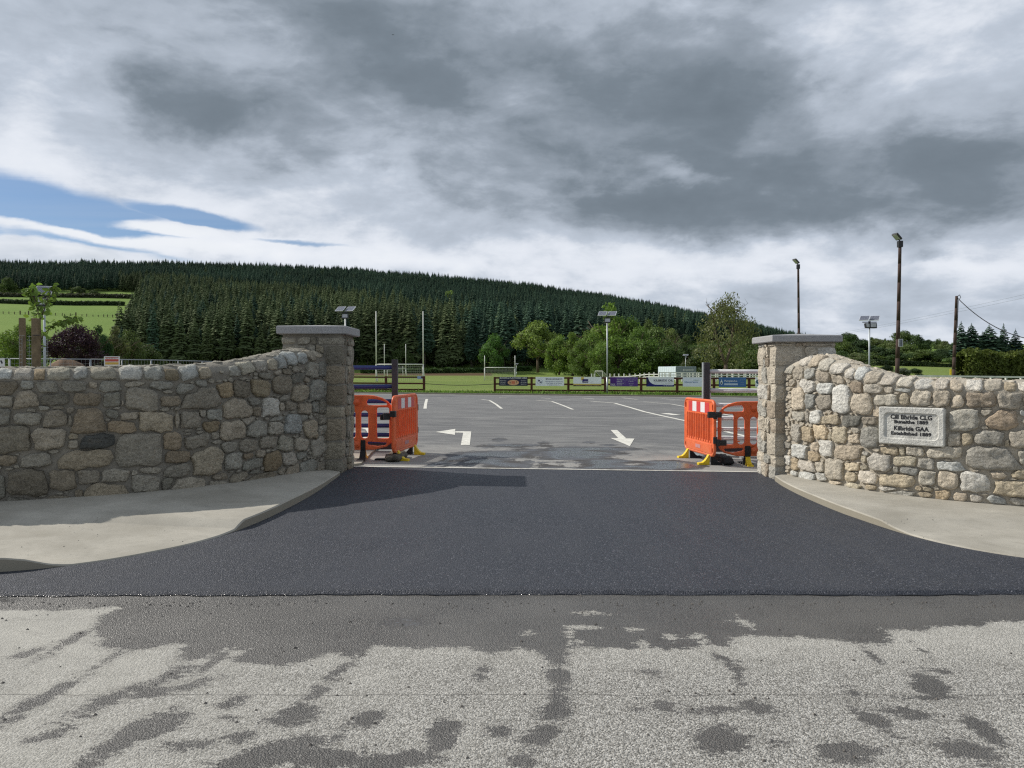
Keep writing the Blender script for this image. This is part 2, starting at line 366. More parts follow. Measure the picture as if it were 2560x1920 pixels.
def apron_mat():
    m, N, b = mat('fresh_tarmac', 0.6, 0.3); p = world_pos(N)
    v = N.voronoi(p, 110, 'Color'); cs = N.node('ShaderNodeSeparateColor'); N.l.new(v, cs.inputs[0])
    cd = N.voronoi(p, 110, 'Distance')
    c = N.ramp(cs.outputs[0], [(0, (0.022, 0.025, 0.033)), (0.6, (0.036, 0.040, 0.052)), (0.93, (0.055, 0.060, 0.075)), (1, (0.17, 0.17, 0.19))])
    big = N.noise(p, 0.7, 6, 0.65, 0.6)
    c = N.mix(N.mapr(big, 0.4, 0.7, 0, 0.5), c, (0.060, 0.064, 0.076))
    rol = N.noise(N.mapping(p, scale=(2.2, 0.22, 1), rot=(0, 0, 0.12)), 1.4, 6, 0.7, 0.8)
    c = N.mix(N.mapr(rol, 0.5, 0.72, 0, 0.30), c, (0.072, 0.073, 0.08))
    c = N.mix(N.mapr(N.noise(N.mapping(p, loc=(4, 2, 0)), 2.6, 7, 0.75, 1.0), 0.62, 0.74, 0, 0.3), c, (0.11, 0.108, 0.104))
    N.l.new(c, b.inputs['Base Color'])
    N.l.new(N.math('ADD', N.mapr(big, 0.3, 0.7, 0.48, 0.66), N.math('MULTIPLY', N.math('SUBTRACT', cs.outputs[1], 0.5), 0.3)), b.inputs['Roughness'])
    h = N.math('ADD', N.mapr(cd, 0, 0.7, 1, 0), N.math('MULTIPLY', N.noise(p, 300, 3, 0.7), 0.5))
    N.l.new(N.bump(h, 0.65, 0.010), b.inputs['Normal'])
    return m
def carpark_mat():
    m, N, b = mat('car_park_tarmac', 0.85, 0.3); p = world_pos(N)
    n = N.noise(N.mapping(p, scale=(0.35, 1.3, 1), rot=(0, 0, -0.2)), 1.0, 9, 0.74, 1.6)
    c = N.ramp(n, [(0.3, (0.10, 0.10, 0.103)), (0.5, (0.165, 0.164, 0.162)), (0.70, (0.28, 0.275, 0.262))])
    xyz = N.node('ShaderNodeSeparateXYZ'); N.l.new(p, xyz.inputs[0])
    dst = N.math('ADD', N.mapr(xyz.outputs[1], 12, 19, 0.9, 0), N.math('MULTIPLY', N.math('SUBTRACT', N.noise(p, 0.9, 7, 0.7, 0.8), 0.5), 1.5))
    c = N.mix(N.mapr(dst, 0.35, 0.85, 0, 0.85), c, (0.34, 0.33, 0.305))
    ty = N.noise(N.mapping(p, scale=(1.8, 0.25, 1), rot=(0, 0, 0.5)), 1.3, 6, 0.7, 1.5)
    c = N.mix(N.mapr(ty, 0.62, 0.72, 0, 0.30), c, (0.30, 0.29, 0.27))
    c = N.mix(N.mapr(N.noise(p, 60, 4, 0.7), 0.4, 0.7, 0, 0.25), c, (0.07, 0.07, 0.07))
    wet, a = wetmask(N, p, 0.75, 2.2, 0.015)
    c = N.mix(wet, c, N.mix(N.mapr(N.noise(p, 2, 4), 0.4, 0.6), (0.060, 0.056, 0.053), (0.10, 0.105, 0.115)))
    N.l.new(c, b.inputs['Base Color'])
    pd = N.mapr(a, 0.16, 0.30, 0, 1, True); c = N.mix(N.math('MULTIPLY', pd, 0.5), c, (0.09, 0.10, 0.115))
    N.l.new(c, b.inputs['Base Color'])
    N.l.new(N.mapr(pd, 0, 1, 0.85, 0.14), b.inputs['Roughness'])
    N.l.new(N.bump(N.noise(p, 110, 4, 0.7), N.mapr(wet, 0, 1, 0.5, 0.2), 0.01), b.inputs['Normal'])
    return m
def grass_mat():
    m, N, b = mat('grass', 0.95, 0.1); p = world_pos(N)
    xyz = N.node('ShaderNodeSeparateXYZ'); N.l.new(p, xyz.inputs[0])
    n = N.noise(p, 0.03, 8, 0.65); n2 = N.noise(N.mapping(p, scale=(1, 0.35, 1)), 0.9, 6, 0.7); n3 = N.noise(p, 7, 4, 0.7)
    c = N.ramp(n, [(0.35, (0.125, 0.19, 0.04)), (0.5, (0.16, 0.225, 0.052)), (0.65, (0.21, 0.255, 0.07))])
    c = N.mix(N.mapr(n2, 0.35, 0.7, 0, 0.6), c, (0.21, 0.225, 0.08))
    c = N.mix(N.mapr(n3, 0.45, 0.75, 0, 0.5), c, (0.08, 0.13, 0.03))
    lush = N.mapr(xyz.outputs[1], 225, 262, 0, 0.85)
    c = N.mix(lush, c, N.ramp(N.noise(p, 0.012, 6, 0.6), [(0.35, (0.115, 0.20, 0.040)), (0.65, (0.17, 0.245, 0.058))]))
    ol = N.node('ShaderNodeAttribute', attribute_name='soil')
    c = N.mix(N.mapr(N.math('ADD', ol.outputs['Fac'], N.math('MULTIPLY', N.math('SUBTRACT', n3, 0.5), 0.8)), 0.4, 0.7), c, (0.11, 0.075, 0.045))
    N.l.new(c, b.inputs['Base Color'])
    N.l.new(N.bump(N.math('ADD', n2, n3), 0.6, 0.15), b.inputs['Normal'])
    return m
def leaf_mat(name, gain=1.3, trans=0.25):
    m, N, b = mat(name, 0.65, 0.2); p = world_pos(N)
    oi = N.node('ShaderNodeObjectInfo'); base = oi.outputs['Color']
    n = N.noise(p, 0.55, 4, 0.6); n2 = N.noise(p, 3.0, 3, 0.7)
    k = N.math('MULTIPLY', N.mapr(n, 0.3, 0.7, 0.55, 1.45), N.mapr(n2, 0.3, 0.7, 0.6, 1.4))
    c = N.vmath('SCALE', base, scale=N.math('MULTIPLY', k, gain))
    c = N.mix(N.mapr(N.noise(p, 1.3, 4, 0.6), 0.5, 0.75, 0, 0.35), c, N.mix(1.0, c, (1.5, 1.15, 0.7), 'MULTIPLY'))
    N.l.new(c, b.inputs['Base Color'])
    tr = N.node('ShaderNodeBsdfTranslucent'); N.l.new(N.mix(1.0, c, (1.3, 1.4, 0.7), 'MULTIPLY'), tr.inputs[0])
    mx = N.node('ShaderNodeMixShader'); mx.inputs[0].default_value = trans
    N.l.new(b.outputs[0], mx.inputs[1]); N.l.new(tr.outputs[0], mx.inputs[2])
    N.l.new(mx.outputs[0], N.n['Material Output'].inputs[0])
    return m
def conifer_mat(name, dark, lite):
    m, N, b = mat(name, 0.8, 0.1); p = world_pos(N)
    oi = N.node('ShaderNodeObjectInfo')
    r = N.mapr(oi.outputs['Random'], 0, 1, 0.0, 1.0)
    big = N.noise(p, 0.018, 4, 0.6); n = N.noise(p, 0.8, 4, 0.7)
    c = N.mix(N.mapr(N.math('ADD', r, N.math('MULTIPLY', n, 0.8)), 0.1, 1.7), dark, lite)
    c = N.vmath('SCALE', c, scale=N.math('MULTIPLY', N.mapr(big, 0.3, 0.7, 0.65, 1.35), N.mapr(n, 0.3, 0.7, 0.72, 1.32)))
    N.l.new(c, b.inputs['Base Color']); return m
M_ROAD, M_APRON, M_PARK, M_GRASS = road_mat(), apron_mat(), carpark_mat(), grass_mat()
M_LEAF = leaf_mat('leaf'); M_BARK = plain('bark', (0.13, 0.10, 0.075), 0.95, 0.1, 0, 0.4, 3, 0.8)
M_CON_D = conifer_mat('spruce_needles', (0.030, 0.058, 0.042), (0.068, 0.116, 0.068))
M_CON_O = conifer_mat('olive_spruce_needles', (0.066, 0.094, 0.042), (0.120, 0.150, 0.064))
M_CTRUNK = plain('spruce_bark', (0.15, 0.13, 0.11), 0.95, 0.1, 0, 0.4, 2, 0.5)
def orange_mat():
    m, N, b = mat('orange_plastic', 0.42, 0.4); p = world_pos(N)
    n = N.noise(p, 6, 6, 0.7, 0.4); n2 = N.noise(N.mapping(p, scale=(1, 1, 0.25)), 30, 4, 0.7)
    c = N.ramp(n, [(0.3, (0.64, 0.105, 0.030)), (0.6, (0.84, 0.155, 0.045)), (0.8, (0.91, 0.22, 0.075))])
    c = N.mix(N.mapr(n2, 0.52, 0.72, 0, 0.4), c, (0.42, 0.17, 0.11))
    c = N.mix(N.mapr(N.noise(p, 14, 6, 0.75), 0.56, 0.68, 0, 0.35), c, (0.30, 0.13, 0.08))
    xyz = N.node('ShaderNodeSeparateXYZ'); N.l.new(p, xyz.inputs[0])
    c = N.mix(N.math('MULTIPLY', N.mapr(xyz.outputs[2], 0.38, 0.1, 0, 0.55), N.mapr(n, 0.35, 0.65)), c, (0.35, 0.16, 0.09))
    N.l.new(c, b.inputs['Base Color']); N.l.new(N.mapr(n2, 0.3, 0.7, 0.32, 0.6), b.inputs['Roughness'])
    return m
M_ORANGE = orange_mat()
M_YELLOW = plain('yellow_plastic', (0.72, 0.52, 0.02), 0.5, 0.35, 0, 0.25, 12, 0.1)
M_RUBBER = plain('black_rubber', (0.022, 0.022, 0.024), 0.75, 0.3, 0, 0.4, 14, 0.3)
M_LUMP = plain('lump_surface', (0.11, 0.10, 0.08), 0.85, 0.2, 0, 0.5, 14, 0.3)
M_WHITE = plain('white_paint', (0.74, 0.73, 0.68), 0.6, 0.3, 0, 0.15, 3, 0.1)
M_MARK = plain('road_paint', (0.66, 0.64, 0.57), 0.8, 0.2, 0, 0.25, 9, 0.2)
M_REDREF = plain('red_reflector', (0.62, 0.05, 0.05), 0.3, 0.5, 0, 0.1)
M_WREF = plain('white_reflector', (0.78, 0.76, 0.76), 0.3, 0.5, 0, 0.05)
M_DSTEEL = plain('dark_steel', (0.055, 0.052, 0.06), 0.5, 0.4, 0.2, 0.2)
M_BLUE = plain('blue_rail_paint', (0.018, 0.035, 0.17), 0.35, 0.5, 0, 0.15)
M_PALE = plain('pale_rail_paint', (0.66, 0.66, 0.66), 0.4, 0.5, 0.1, 0.1)
M_GALV = plain('galvanised_steel', (0.42, 0.45, 0.46), 0.45, 0.5, 0.5, 0.12)
M_BLACK = plain('black_metal', (0.02, 0.02, 0.022), 0.45, 0.4)
M_GLASS = plain('lamp_lens', (0.42, 0.43, 0.43), 0.35, 0.4)
M_PANELF = plain('aluminium', (0.72, 0.73, 0.75), 0.3, 0.5, 0.4)
M_BROWNW = plain('brown_stained_wood', (0.085, 0.030, 0.018), 0.75, 0.25, 0, 0.35, 5, 0.4)
M_POLE = plain('creosoted_pole', (0.070, 0.047, 0.040), 0.85, 0.2, 0, 0.18, 2.5, 0.5)
M_STAKE = plain('weathered_stake', (0.20, 0.155, 0.095), 0.9, 0.15, 0, 0.35, 9, 0.6)
M_SHED = plain('pale_sheeting', (0.62, 0.70, 0.76), 0.5, 0.4, 0.1, 0.1)
def solar_mat():
    m, N, b = mat('solar_cells', 0.2, 0.6); p = coords(N)
    br = N.node('ShaderNodeTexBrick'); N.l.new(p, br.inputs[0]); br.offset = 0
    br.inputs['Scale'].default_value = 9; br.inputs['Color1'].default_value = (0.03, 0.035, 0.06, 1); br.inputs['Color2'].default_value = (0.035, 0.04, 0.07, 1)
    br.inputs['Mortar'].default_value = (0.3, 0.32, 0.36, 1); br.inputs['Mortar Size'].default_value = 0.03
    N.l.new(br.outputs[0], b.inputs['Base Color']); return m
M_SOLAR = solar_mat()
def cap_mat():
    m, N, b = mat('granite_cap', 0.8, 0.3); p = world_pos(N)
    n3 = N.noise(p, 220, 2, 0.7); n = N.noise(p, 4, 5, 0.6)
    c = N.ramp(n3, [(0.35, (0.17, 0.17, 0.175)), (0.5, (0.32, 0.32, 0.325)), (0.65, (0.50, 0.50, 0.50))])
    c = N.mix(N.mapr(n, 0.4, 0.7, 0, 0.3), c, (0.26, 0.25, 0.235))
    N.l.new(c, b.inputs['Base Color']); N.l.new(N.bump(n3, 0.4, 0.004), b.inputs['Normal']); return m
M_CAP = cap_mat()
# ================================================================== TERRAIN
RIDGE = [(-1500, 225), (0, 232), (500, 229), (700, 224), (900, 214), (1000, 206), (1300, 178), (1500, 152), (1700, 115), (1800, 92), (1900, 76), (2000, 64), (2100, 60), (2300, 64), (2560, 56), (4000, 50)]
def T(X, Y):
    X = np.asarray(X, float); Y = np.asarray(Y, float)
    px = 1280+F*X/np.maximum(Y, 60)
    ridge = 6.2+np.interp(px, [p for p, _ in RIDGE], [e for _, e in RIDGE])*650/F
    bank = 2.2*sstep(237, 262, Y)
    up = np.clip((Y-258)/(650-258), 0, 1)
    zc_ = bank+(ridge-bank)*(up**1.04)
    zc_ = np.where(Y > 650, ridge-(Y-650)*0.02, zc_)
    yr = np.array([0, 95, 150, 200, 300, 400, 460, 700, 1500]); zr = np.array([0, 0, 2.1, 3.6, 9.5, 15.5, 17.5, 20, 0])
    zr_ = np.interp(Y, yr, zr)
    k = sstep(1830, 2080, px)*(Y > 60)
    z = zc_*(1-k)+zr_*k
    return z+0.25*np.sin(X*0.021+Y*0.013)*sstep(260, 340, Y)
def far_edge(x): return 49.7-0.342*(min(max(x, -14), 32)+7.2)
xs = np.concatenate([np.arange(-1000, -120, 22), np.arange(-120, 160, 4), np.arange(160, 1001, 22)])
ys = np.concatenate([np.arange(-60, 60, 3.0), np.arange(60, 226, 5), np.arange(226, 270, 2), np.arange(270, 700, 9), np.arange(700, 1900, 60)])
XX, YY = np.meshgrid(xs, ys)
ZZ = T(XX, YY)
fe = np.vectorize(far_edge)(XX)
under = (YY < fe-1.5)
ZZ = np.where(under, -0.22, ZZ)
nx, ny = len(xs), len(ys)
v = np.stack([XX, YY, ZZ], -1).reshape(-1, 3)
f = [(j*nx+i, j*nx+i+1, (j+1)*nx+i+1, (j+1)*nx+i) for j in range(ny-1) for i in range(nx-1)]
terr = obj('ground', v, f, M_GRASS, smooth=True); tag(terr, kind='structure')
PX = 1280+F*XX/np.maximum(YY, 1)
soil = ((YY > 236) & (YY < 247) & (PX > 820) & (PX < 1240)).astype(float)
a = terr.data.attributes.new('soil', 'FLOAT', 'POINT'); a.data.foreach_set('value', soil.reshape(-1).astype(np.float32))
# ------------------------------------------------------------------ wet-field helper (stains with a shape of their own)
def seg_sd(P, poly):
    """signed distance (positive inside) of points P to a polygon"""
    poly = np.array(poly, float); n = len(poly); d = np.full(len(P), 1e9); ins = np.zeros(len(P), bool)
    for i in range(n):
        a_, b_ = poly[i], poly[(i+1) % n]; e = b_-a_; w = P-a_
        t = np.clip((w@e)/max(e@e, 1e-9), 0, 1); q = w-t[:, None]*e
        d = np.minimum(d, np.hypot(q[:, 0], q[:, 1]))
        c1 = P[:, 1] >= a_[1]; c2 = P[:, 1] < b_[1]; cr = e[0]*w[:, 1]-e[1]*w[:, 0]
        ins ^= ((c1 & c2 & (cr > 0)) | (~c1 & ~c2 & (cr < 0)))
    return np.where(ins, d, -d)
def ell(P, c, ax, bx):
    """approximate signed distance to an ellipse with centre c and two half-axis vectors"""
    M = np.linalg.inv(np.array([[ax[0], bx[0]], [ax[1], bx[1]]])); q = (P-np.array(c))@M.T
    r = np.hypot(q[:, 0], q[:, 1])
    return (1-r)*min(np.hypot(*ax), np.hypot(*bx))
def wpt(px, py): p = gp(px, py); return (p[0], p[1])
def well(px, py, rx, ry, rot):
    r = radians(rot); c = wpt(px, py)
    a_ = wpt(px+rx*cos(r), py+rx*sin(r)); b_ = wpt(px-ry*sin(r), py+ry*cos(r))
    return c, (a_[0]-c[0], a_[1]-c[1]), (b_[0]-c[0], b_[1]-c[1])
def grid_mesh(name, xs, ys, zf, mt, wetf, pud=None, ymap=None):
    XX, YY = np.meshgrid(xs, ys)
    if ymap is not None: YY = ymap(XX, YY)
    ZZ = zf(XX, YY)
    v = np.stack([XX, YY, ZZ], -1).reshape(-1, 3); nx, ny = len(xs), len(ys)
    idx = np.arange(nx*ny).reshape(ny, nx)
    f = np.stack([idx[:-1, :-1], idx[:-1, 1:], idx[1:, 1:], idx[1:, :-1]], -1).reshape(-1, 4)
    me = bpy.data.meshes.new(name); me.from_pydata(v.tolist(), [], f.tolist()); me.materials.append(mt)
    me.polygons.foreach_set('use_smooth', [True]*len(f))
    at_ = me.attributes.new('wet', 'FLOAT', 'POINT'); at_.data.foreach_set('value', wetf(v[:, :2]).astype(np.float32))
    if pud is not None:
        at_ = me.attributes.new('puddle', 'FLOAT', 'POINT'); at_.data.foreach_set('value', pud(v[:, :2]).astype(np.float32))
    o = bpy.data.objects.new(name, me); COL.objects.link(o); return tag(o, kind='structure')
# road in front
wet_edge = [(-500, 1500), (0, 1522), (130, 1525), (255, 1518), (312, 1517), (255, 1545), (243, 1575), (258, 1615), (330, 1626), (440, 1606), (472, 1610), (452, 1640), (460, 1655), (520, 1640),
            (560, 1622), (635, 1620), (600, 1640), (590, 1655), (720, 1660), (800, 1640), (845, 1622), (865, 1640), (905, 1632), (935, 1612), (1050, 1618), (1120, 1612), (1180, 1622), (1240, 1632), (1290, 1620), (1340, 1625), (1378, 1650),
            (1425, 1618), (1580, 1618), (1610, 1600), (1640, 1618), (1705, 1618), (1745, 1612), (1720, 1588), (1760, 1583), (1775, 1612), (1815, 1615), (1822, 1592), (1880, 1588), (2000, 1592), (2080, 1596), (2150, 1605), (2215, 1608), (2222, 1590),
            (2190, 1570), (2230, 1572), (2300, 1572), (2330, 1562), (2450, 1565), (2470, 1552), (2560, 1550), (3100, 1545)]
WETP = [wpt(*p) for p in wet_edge]
WETP = [(-30, WETP[0][1])]+WETP+[(30, WETP[-1][1]), (30, 7), (-30, 7)]
C3 = [(300, 350, 120, 13, -28), (130, 400, 90, 12, -20), (440, 450, 90, 11, -32), (180, 600, 170, 22, -28), (470, 600, 170, 22, -22), (640, 575, 120, 22, -8), (750, 490, 110, 22, -20), (860, 530, 90, 18, -15), (930, 430, 80, 18, -35), (520, 790, 230, 38, -32),
      (660, 720, 170, 48, -15), (400, 650, 120, 14, -25), (1010, 610, 60, 22, -20), (980, 680, 30, 12, 0), (1460, 480, 80, 12, -35), (1360, 590, 70, 14, -35), (1280, 670, 110, 42, -15), (1590, 680, 72, 32, -8), (1200, 830, 270, 55, -12), (1050, 765, 70, 30, 0), (1400, 850, 260, 45, 4),
      (1910, 760, 60, 90, 30), (2160, 740, 60, 26, 0), (1700, 870, 200, 38, -8), (230, 750, 90, 20, -18), (40, 690, 70, 20, -20), (830, 800, 120, 18, -5), (2080, 480, 25, 30, 20)]
C4 = [(205, 470, 36, 150, 3), (200, 560, 44, 80, 5), (180, 650, 75, 38, 0), (120, 760, 85, 45, -20), (545, 650, 35, 9, 5), (660, 640, 50, 28, 5), (780, 650, 42, 15, 0), (890, 645, 52, 9, 0), (1085, 640, 80, 26, 8), (900, 775, 115, 62, 5), (920, 440, 65, 14, 38), (980, 495, 14, 28, -15),
      (620, 505, 30, 9, 5), (600, 485, 20, 5, 0), (1560, 415, 45, 13, 32), (1800, 540, 95, 45, 25), (1830, 595, 90, 9, 2), (1720, 660, 110, 20, 10), (1560, 690, 130, 26, 30), (2040, 735, 115, 32, 32), (1440, 830, 120, 48, 5), (1980, 830, 150, 40, 12), (1770, 390, 32, 8, 38), (1480, 575, 40, 14, 25),
      (1850, 480, 45, 5, 3), (1150, 790, 40, 14, 0), (60, 870, 60, 20, 0), (1540, 830, 60, 14, 0), (840, 580, 25, 8, 0)]
ELL = [well(x/1.728, 1400+y/1.728, rx/1.728, ry/1.728, r) for x, y, rx, ry, r in C3]+[well(1280+x/1.728, 1400+y/1.728, rx/1.728, ry/1.728, r) for x, y, rx, ry, r in C4]
DRYP = [[(1408, 1565), (1450, 1562), (1530, 1568), (1522, 1574), (1440, 1574), (1428, 1592), (1460, 1604), (1480, 1612), (1425, 1608), (1415, 1585)],
        [(1560, 1572), (1605, 1574), (1600, 1580), (1570, 1578)], [(1640, 1576), (1670, 1582), (1695, 1594), (1690, 1606), (1675, 1598)],
        [(1415, 1532), (1480, 1526), (1500, 1533), (1535, 1536), (1470, 1538)], [(1812, 1552), (1840, 1550), (1836, 1532), (1856, 1548), (1890, 1556), (1882, 1575), (1860, 1565), (1845, 1556)],
        [(1302, 1590), (1325, 1578), (1328, 1582), (1345, 1584), (1320, 1588)]]
DRYP = [[wpt(*p) for p in q] for q in DRYP]
def road_wet(P):
    w = np.full(len(P), -0.5); sel = (P[:, 1] > 1.5) & (P[:, 1] < 6) & (abs(P[:, 0]) < 7)
    w[P[:, 1] > 4.6] = 0.3; Q = P[sel]; s_ = seg_sd(Q, WETP)
    s_ = s_+0.012
    for d in DRYP: s_ = np.minimum(s_, 0.012-seg_sd(Q, d))
    for c, a_, b_ in ELL: s_ = np.maximum(s_, ell(Q, c, a_, b_))
    w[sel] = np.clip(s_, -0.5, 0.3); return w
pudE = [well(1010, 1556, 110, 26, 0), well(0, 1500, 90, 12, 0)]
def road_pud(P):
    w = np.zeros(len(P))
    for c, a_, b_ in pudE:
        M = np.linalg.inv(np.array([[a_[0], b_[0]], [a_[1], b_[1]]])); q = (P-np.array(c))@M.T
        w = np.maximum(w, np.clip(1.3-np.hypot(q[:, 0], q[:, 1]), 0, 1))
    return w
xs = np.concatenate([np.arange(-60, -6, 3.0), np.arange(-6, 6, 0.025), np.arange(6, 61, 3.0)])
ys = np.concatenate([np.arange(-30, 1.6, 3.0), np.arange(1.6, 5.3, 0.025), [5.4, 5.6]])
grid_mesh('road', xs, ys, lambda X, Y: G(X, Y), M_ROAD, road_wet, road_pud)
# car park beyond the gate
joint = [(-9, None), (885, 1167), (1895, 1182), (None, 9)]
JL = wpt(885, 1168); JR = wpt(1893, 1182)
def jy(x): return JL[1]+(JR[1]-JL[1])*(x-JL[0])/(JR[0]-JL[0])
cw = []
for x, y, rx, ry, r in [(780, 520, 400, 28, 0), (1250, 520, 420, 40, 0), (640, 575, 330, 30, 0), (900, 600, 380, 22, 0), (1500, 590, 330, 38, 0), (1950, 600, 300, 40, 0), (1350, 480, 420, 16, 0), (850, 460, 260, 16, 0), (330, 580, 220, 30, -20), (730, 410, 36, 8, 0), (1060, 435, 22, 5, 0), (1400, 432, 30, 5, 0), (1540, 450, 30, 5, 0)]:
    cw.append(well(1000+x/2.949, 960+y/2.949, rx/2.949, ry/2.949, r))
cdry = [well(1000+x/2.949, 960+y/2.949, rx/2.949, ry/2.949, r) for x, y, rx, ry, r in [(1000, 580, 30, 34, 0), (1110, 585, 60, 16, 0), (1260, 595, 60, 24, 0), (1640, 535, 90, 14, 0), (560, 605, 60, 10, 0), (880, 565, 40, 10, 0), (1700, 590, 60, 5, 0), (750, 475, 120, 9, 0), (1000, 470, 90, 9, 0), (250, 575, 60, 6, -20), (390, 590, 50, 6, -15), (300, 600, 60, 5, -15)]]
def park_wet(P):
    w = np.full(len(P), -0.6); sel = (P[:, 1] > 9) & (P[:, 1] < 22) & (abs(P[:, 0]) < 9); Q = P[sel]; s_ = np.full(len(Q), -0.6)
    for c, a_, b_ in cw: s_ = np.maximum(s_, ell(Q, c, a_, b_)+0.07)
    for c, a_, b_ in cdry: s_ = np.minimum(s_, -ell(Q, c, a_, b_)+0.02)
    w[sel] = s_; return w
tt = np.concatenate([np.linspace(0, 0.10, 3), np.linspace(0.12, 0.36, 200), np.linspace(0.38, 1, 14)])
xs = np.concatenate([np.arange(-40, -4, 3.0), np.arange(-4, 6.2, 0.05), np.arange(7, 60, 3.0)])
FE = np.vectorize(far_edge)
grid_mesh('car_park', xs, tt, lambda X, Y: G(X, Y)+0.002, M_PARK, park_wet, None, lambda X, t: 5.7+t*(FE(X)-5.7))
# kerb and verge at the far side of the car park
mb = MB(); kx = np.arange(-14, 34, 2.0)
for a_, b_ in zip(kx[:-1], kx[1:]): mb.beam((a_, far_edge(a_)+0.06, 0.03), (b_, far_edge(b_)+0.06, 0.03), 0.13, 0.14)
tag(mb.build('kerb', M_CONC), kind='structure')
mb = MB()
for a_, b_ in zip(kx[:-1], kx[1:]):
    n = len(mb.v); mb.v += [(a_, far_edge(a_)-1.3, 0.006), (b_, far_edge(b_)-1.3, 0.006), (b_, far_edge(b_), 0.006), (a_, far_edge(a_), 0.006)]; mb.f.append((n, n+1, n+2, n+3))
M_GUT = plain('gutter_concrete', (0.24, 0.235, 0.22), 0.9, 0.2, 0, 0.3, 1.5, 0.2)
tag(mb.build('gutter_strip', M_GUT), kind='structure')
# ================================================================== KERB LINES AND PATHS
def crop1(x, y): return (x/2.011, 1160+y/2.011)
def crop2(x, y): return (1700+x/2.572, 1140+y/2.572)
KL = [(-700, 1404, .125), (-300, 1404, .125), (0, 1404, .125), (60, 1407, .10), (114, 1411, .05), (160, 1416, .030), (209, 1411, .030), (348, 1391, .030), (477, 1364, .030), (547, 1341, .032), (587, 1327, .04), (600, 1315, .07), (612, 1302, .10), (652, 1283, .10), (696, 1262, .10), (736, 1244, .10), (776, 1225, .09), (815, 1202, .075), (850, 1179, .06)]
KR = [(1937, 1189, .085), (1972, 1212, .085), (2050, 1243, .095), (2128, 1274, .095), (2205, 1301, .085), (2240, 1315, .06), (2279, 1336, .035), (2361, 1364, .030), (2439, 1379, .030), (2560, 1397, .030), (2900, 1425, .030), (3600, 1440, .03)]
KLw = [gp(x, y, h)+(h,) for x, y, h in KL]; KRw = [gp(x, y, h)+(h,) for x, y, h in KR]
WL = [(-12.5, 7.15), (-9.0, 7.3), (-7.0, 7.45), (-5.23, 7.86), (-4.10, 8.47), (-3.62, 8.93), (-3.28, 9.4), (-2.99, 9.95), (-2.78, 10.45), (-2.64, 10.9)]
WR = [(3.86, 10.9), (4.02, 10.2), (4.30, 9.42), (4.60, 9.0), (4.97, 8.68), (5.52, 8.30), (6.3, 7.98), (7.5, 7.7), (10.0, 7.4), (13, 7.3)]
def smooth_curve(pts, step=0.02):
    P = np.array(pts, float); t = np.concatenate([[0], np.cumsum(np.hypot(*np.diff(P, axis=0).T))])
    # Catmull-Rom through the points
    out = []
    for i in range(len(P)-1):
        p0, p1, p2, p3 = P[max(i-1, 0)], P[i], P[i+1], P[min(i+2, len(P)-1)]
        m1 = (p2-p0)/max(t[min(i+1, len(P)-1)]-t[max(i-1, 0)], 1e-6)*(t[i+1]-t[i]); m2 = (p3-p1)/max(t[min(i+2, len(P)-1)]-t[i], 1e-6)*(t[i+1]-t[i])
        n = max(2, int((t[i+1]-t[i])/step))
        for k in range(n):
            s_ = k/n; out.append((2*s_**3-3*s_**2+1)*p1+(s_**3-2*s_**2+s_)*m1+(-2*s_**3+3*s_**2)*p2+(s_**3-s_**2)*m2)
    out.append(P[-1]); out = np.array(out); k = 15
    pad = np.pad(out, ((k, k), (0, 0)), mode='edge'); ker = np.ones(2*k+1)/(2*k+1)
    sm = np.stack([np.convolve(pad[:, i], ker, 'valid') for i in range(2)], 1); w = np.minimum(np.arange(len(out)), np.arange(len(out))[::-1])/k
    w = np.clip(w, 0, 1)[:, None]; return out*(1-w)+sm*w
def resample(P, n):
    P = np.array(P, float); t = np.concatenate([[0], np.cumsum(np.hypot(*np.diff(P[:, :2], axis=0).T))]); q = np.linspace(0, t[-1], n)
    return np.stack([np.interp(q, t, P[:, i]) for i in range(P.shape[1])], 1)
def base_z(x, y): return float(G(x, y))+0.105
def path_mesh(name, outer, wall, flip):
    """paving from the kerb edge to the wall foot with a real kerb face"""
    k3 = smooth_curve([(p[0], p[1]) for p in outer], 0.05)
    # heights along the kerb
    P = np.array(outer, float); tp = np.concatenate([[0], np.cumsum(np.hypot(*np.diff(P[:, :2], axis=0).T))]); tk = np.concatenate([[0], np.cumsum(np.hypot(*np.diff(k3, axis=0).T))]); tk = tk/tk[-1]*tp[-1]
    h = np.interp(tk, tp, P[:, 3]); K = np.column_stack([k3, h])
    n = 220; K = resample(K, n)
    Wc = resample(smooth_curve(wall), n)
    M = 9; V = []; Fc = []
    for i in range(n):
        kx_, ky_, kh = K[i]; wx, wy = Wc[i]
        g0 = float(G(kx_, ky_)); row = [(kx_, ky_, g0-0.12), (kx_, ky_, g0+kh-0.012)]
        d = np.array([wx-kx_, wy-ky_]); L = np.hypot(*d); d = d/max(L, 1e-6)
        row.append((kx_+d[0]*0.012, ky_+d[1]*0.012, g0+kh)); row.append((kx_+d[0]*min(0.16, L/M*.7), ky_+d[1]*min(0.16, L/M*.7), g0+kh+0.002))
        zw = base_z(wx, wy)
        if (flip and i < 12) or (not flip and i > n-13): 
            e = (i/12 if flip else (n-1-i)/12); zw = zw*e+(g0+kh)*(1-e)
        for j in range(1, M+1):
            t = j/M; x = kx_+(wx-kx_)*t; y = ky_+(wy-ky_)*t; z = (g0+kh)*(1-sstep(0, 1, t))+zw*sstep(0, 1, t)
            row.append((x, y, float(z)))
        row.append((wx+d[0]*0.3, wy+d[1]*0.3, zw)); V += row; m = len(row)
    for i in range(n-1):
        for j in range(m-1):
            q = (i*m+j, (i+1)*m+j, (i+1)*m+j+1, i*m+j+1); Fc.append(q)
    return tag(obj(name, V, Fc, M_CONC, smooth=False), kind='structure')
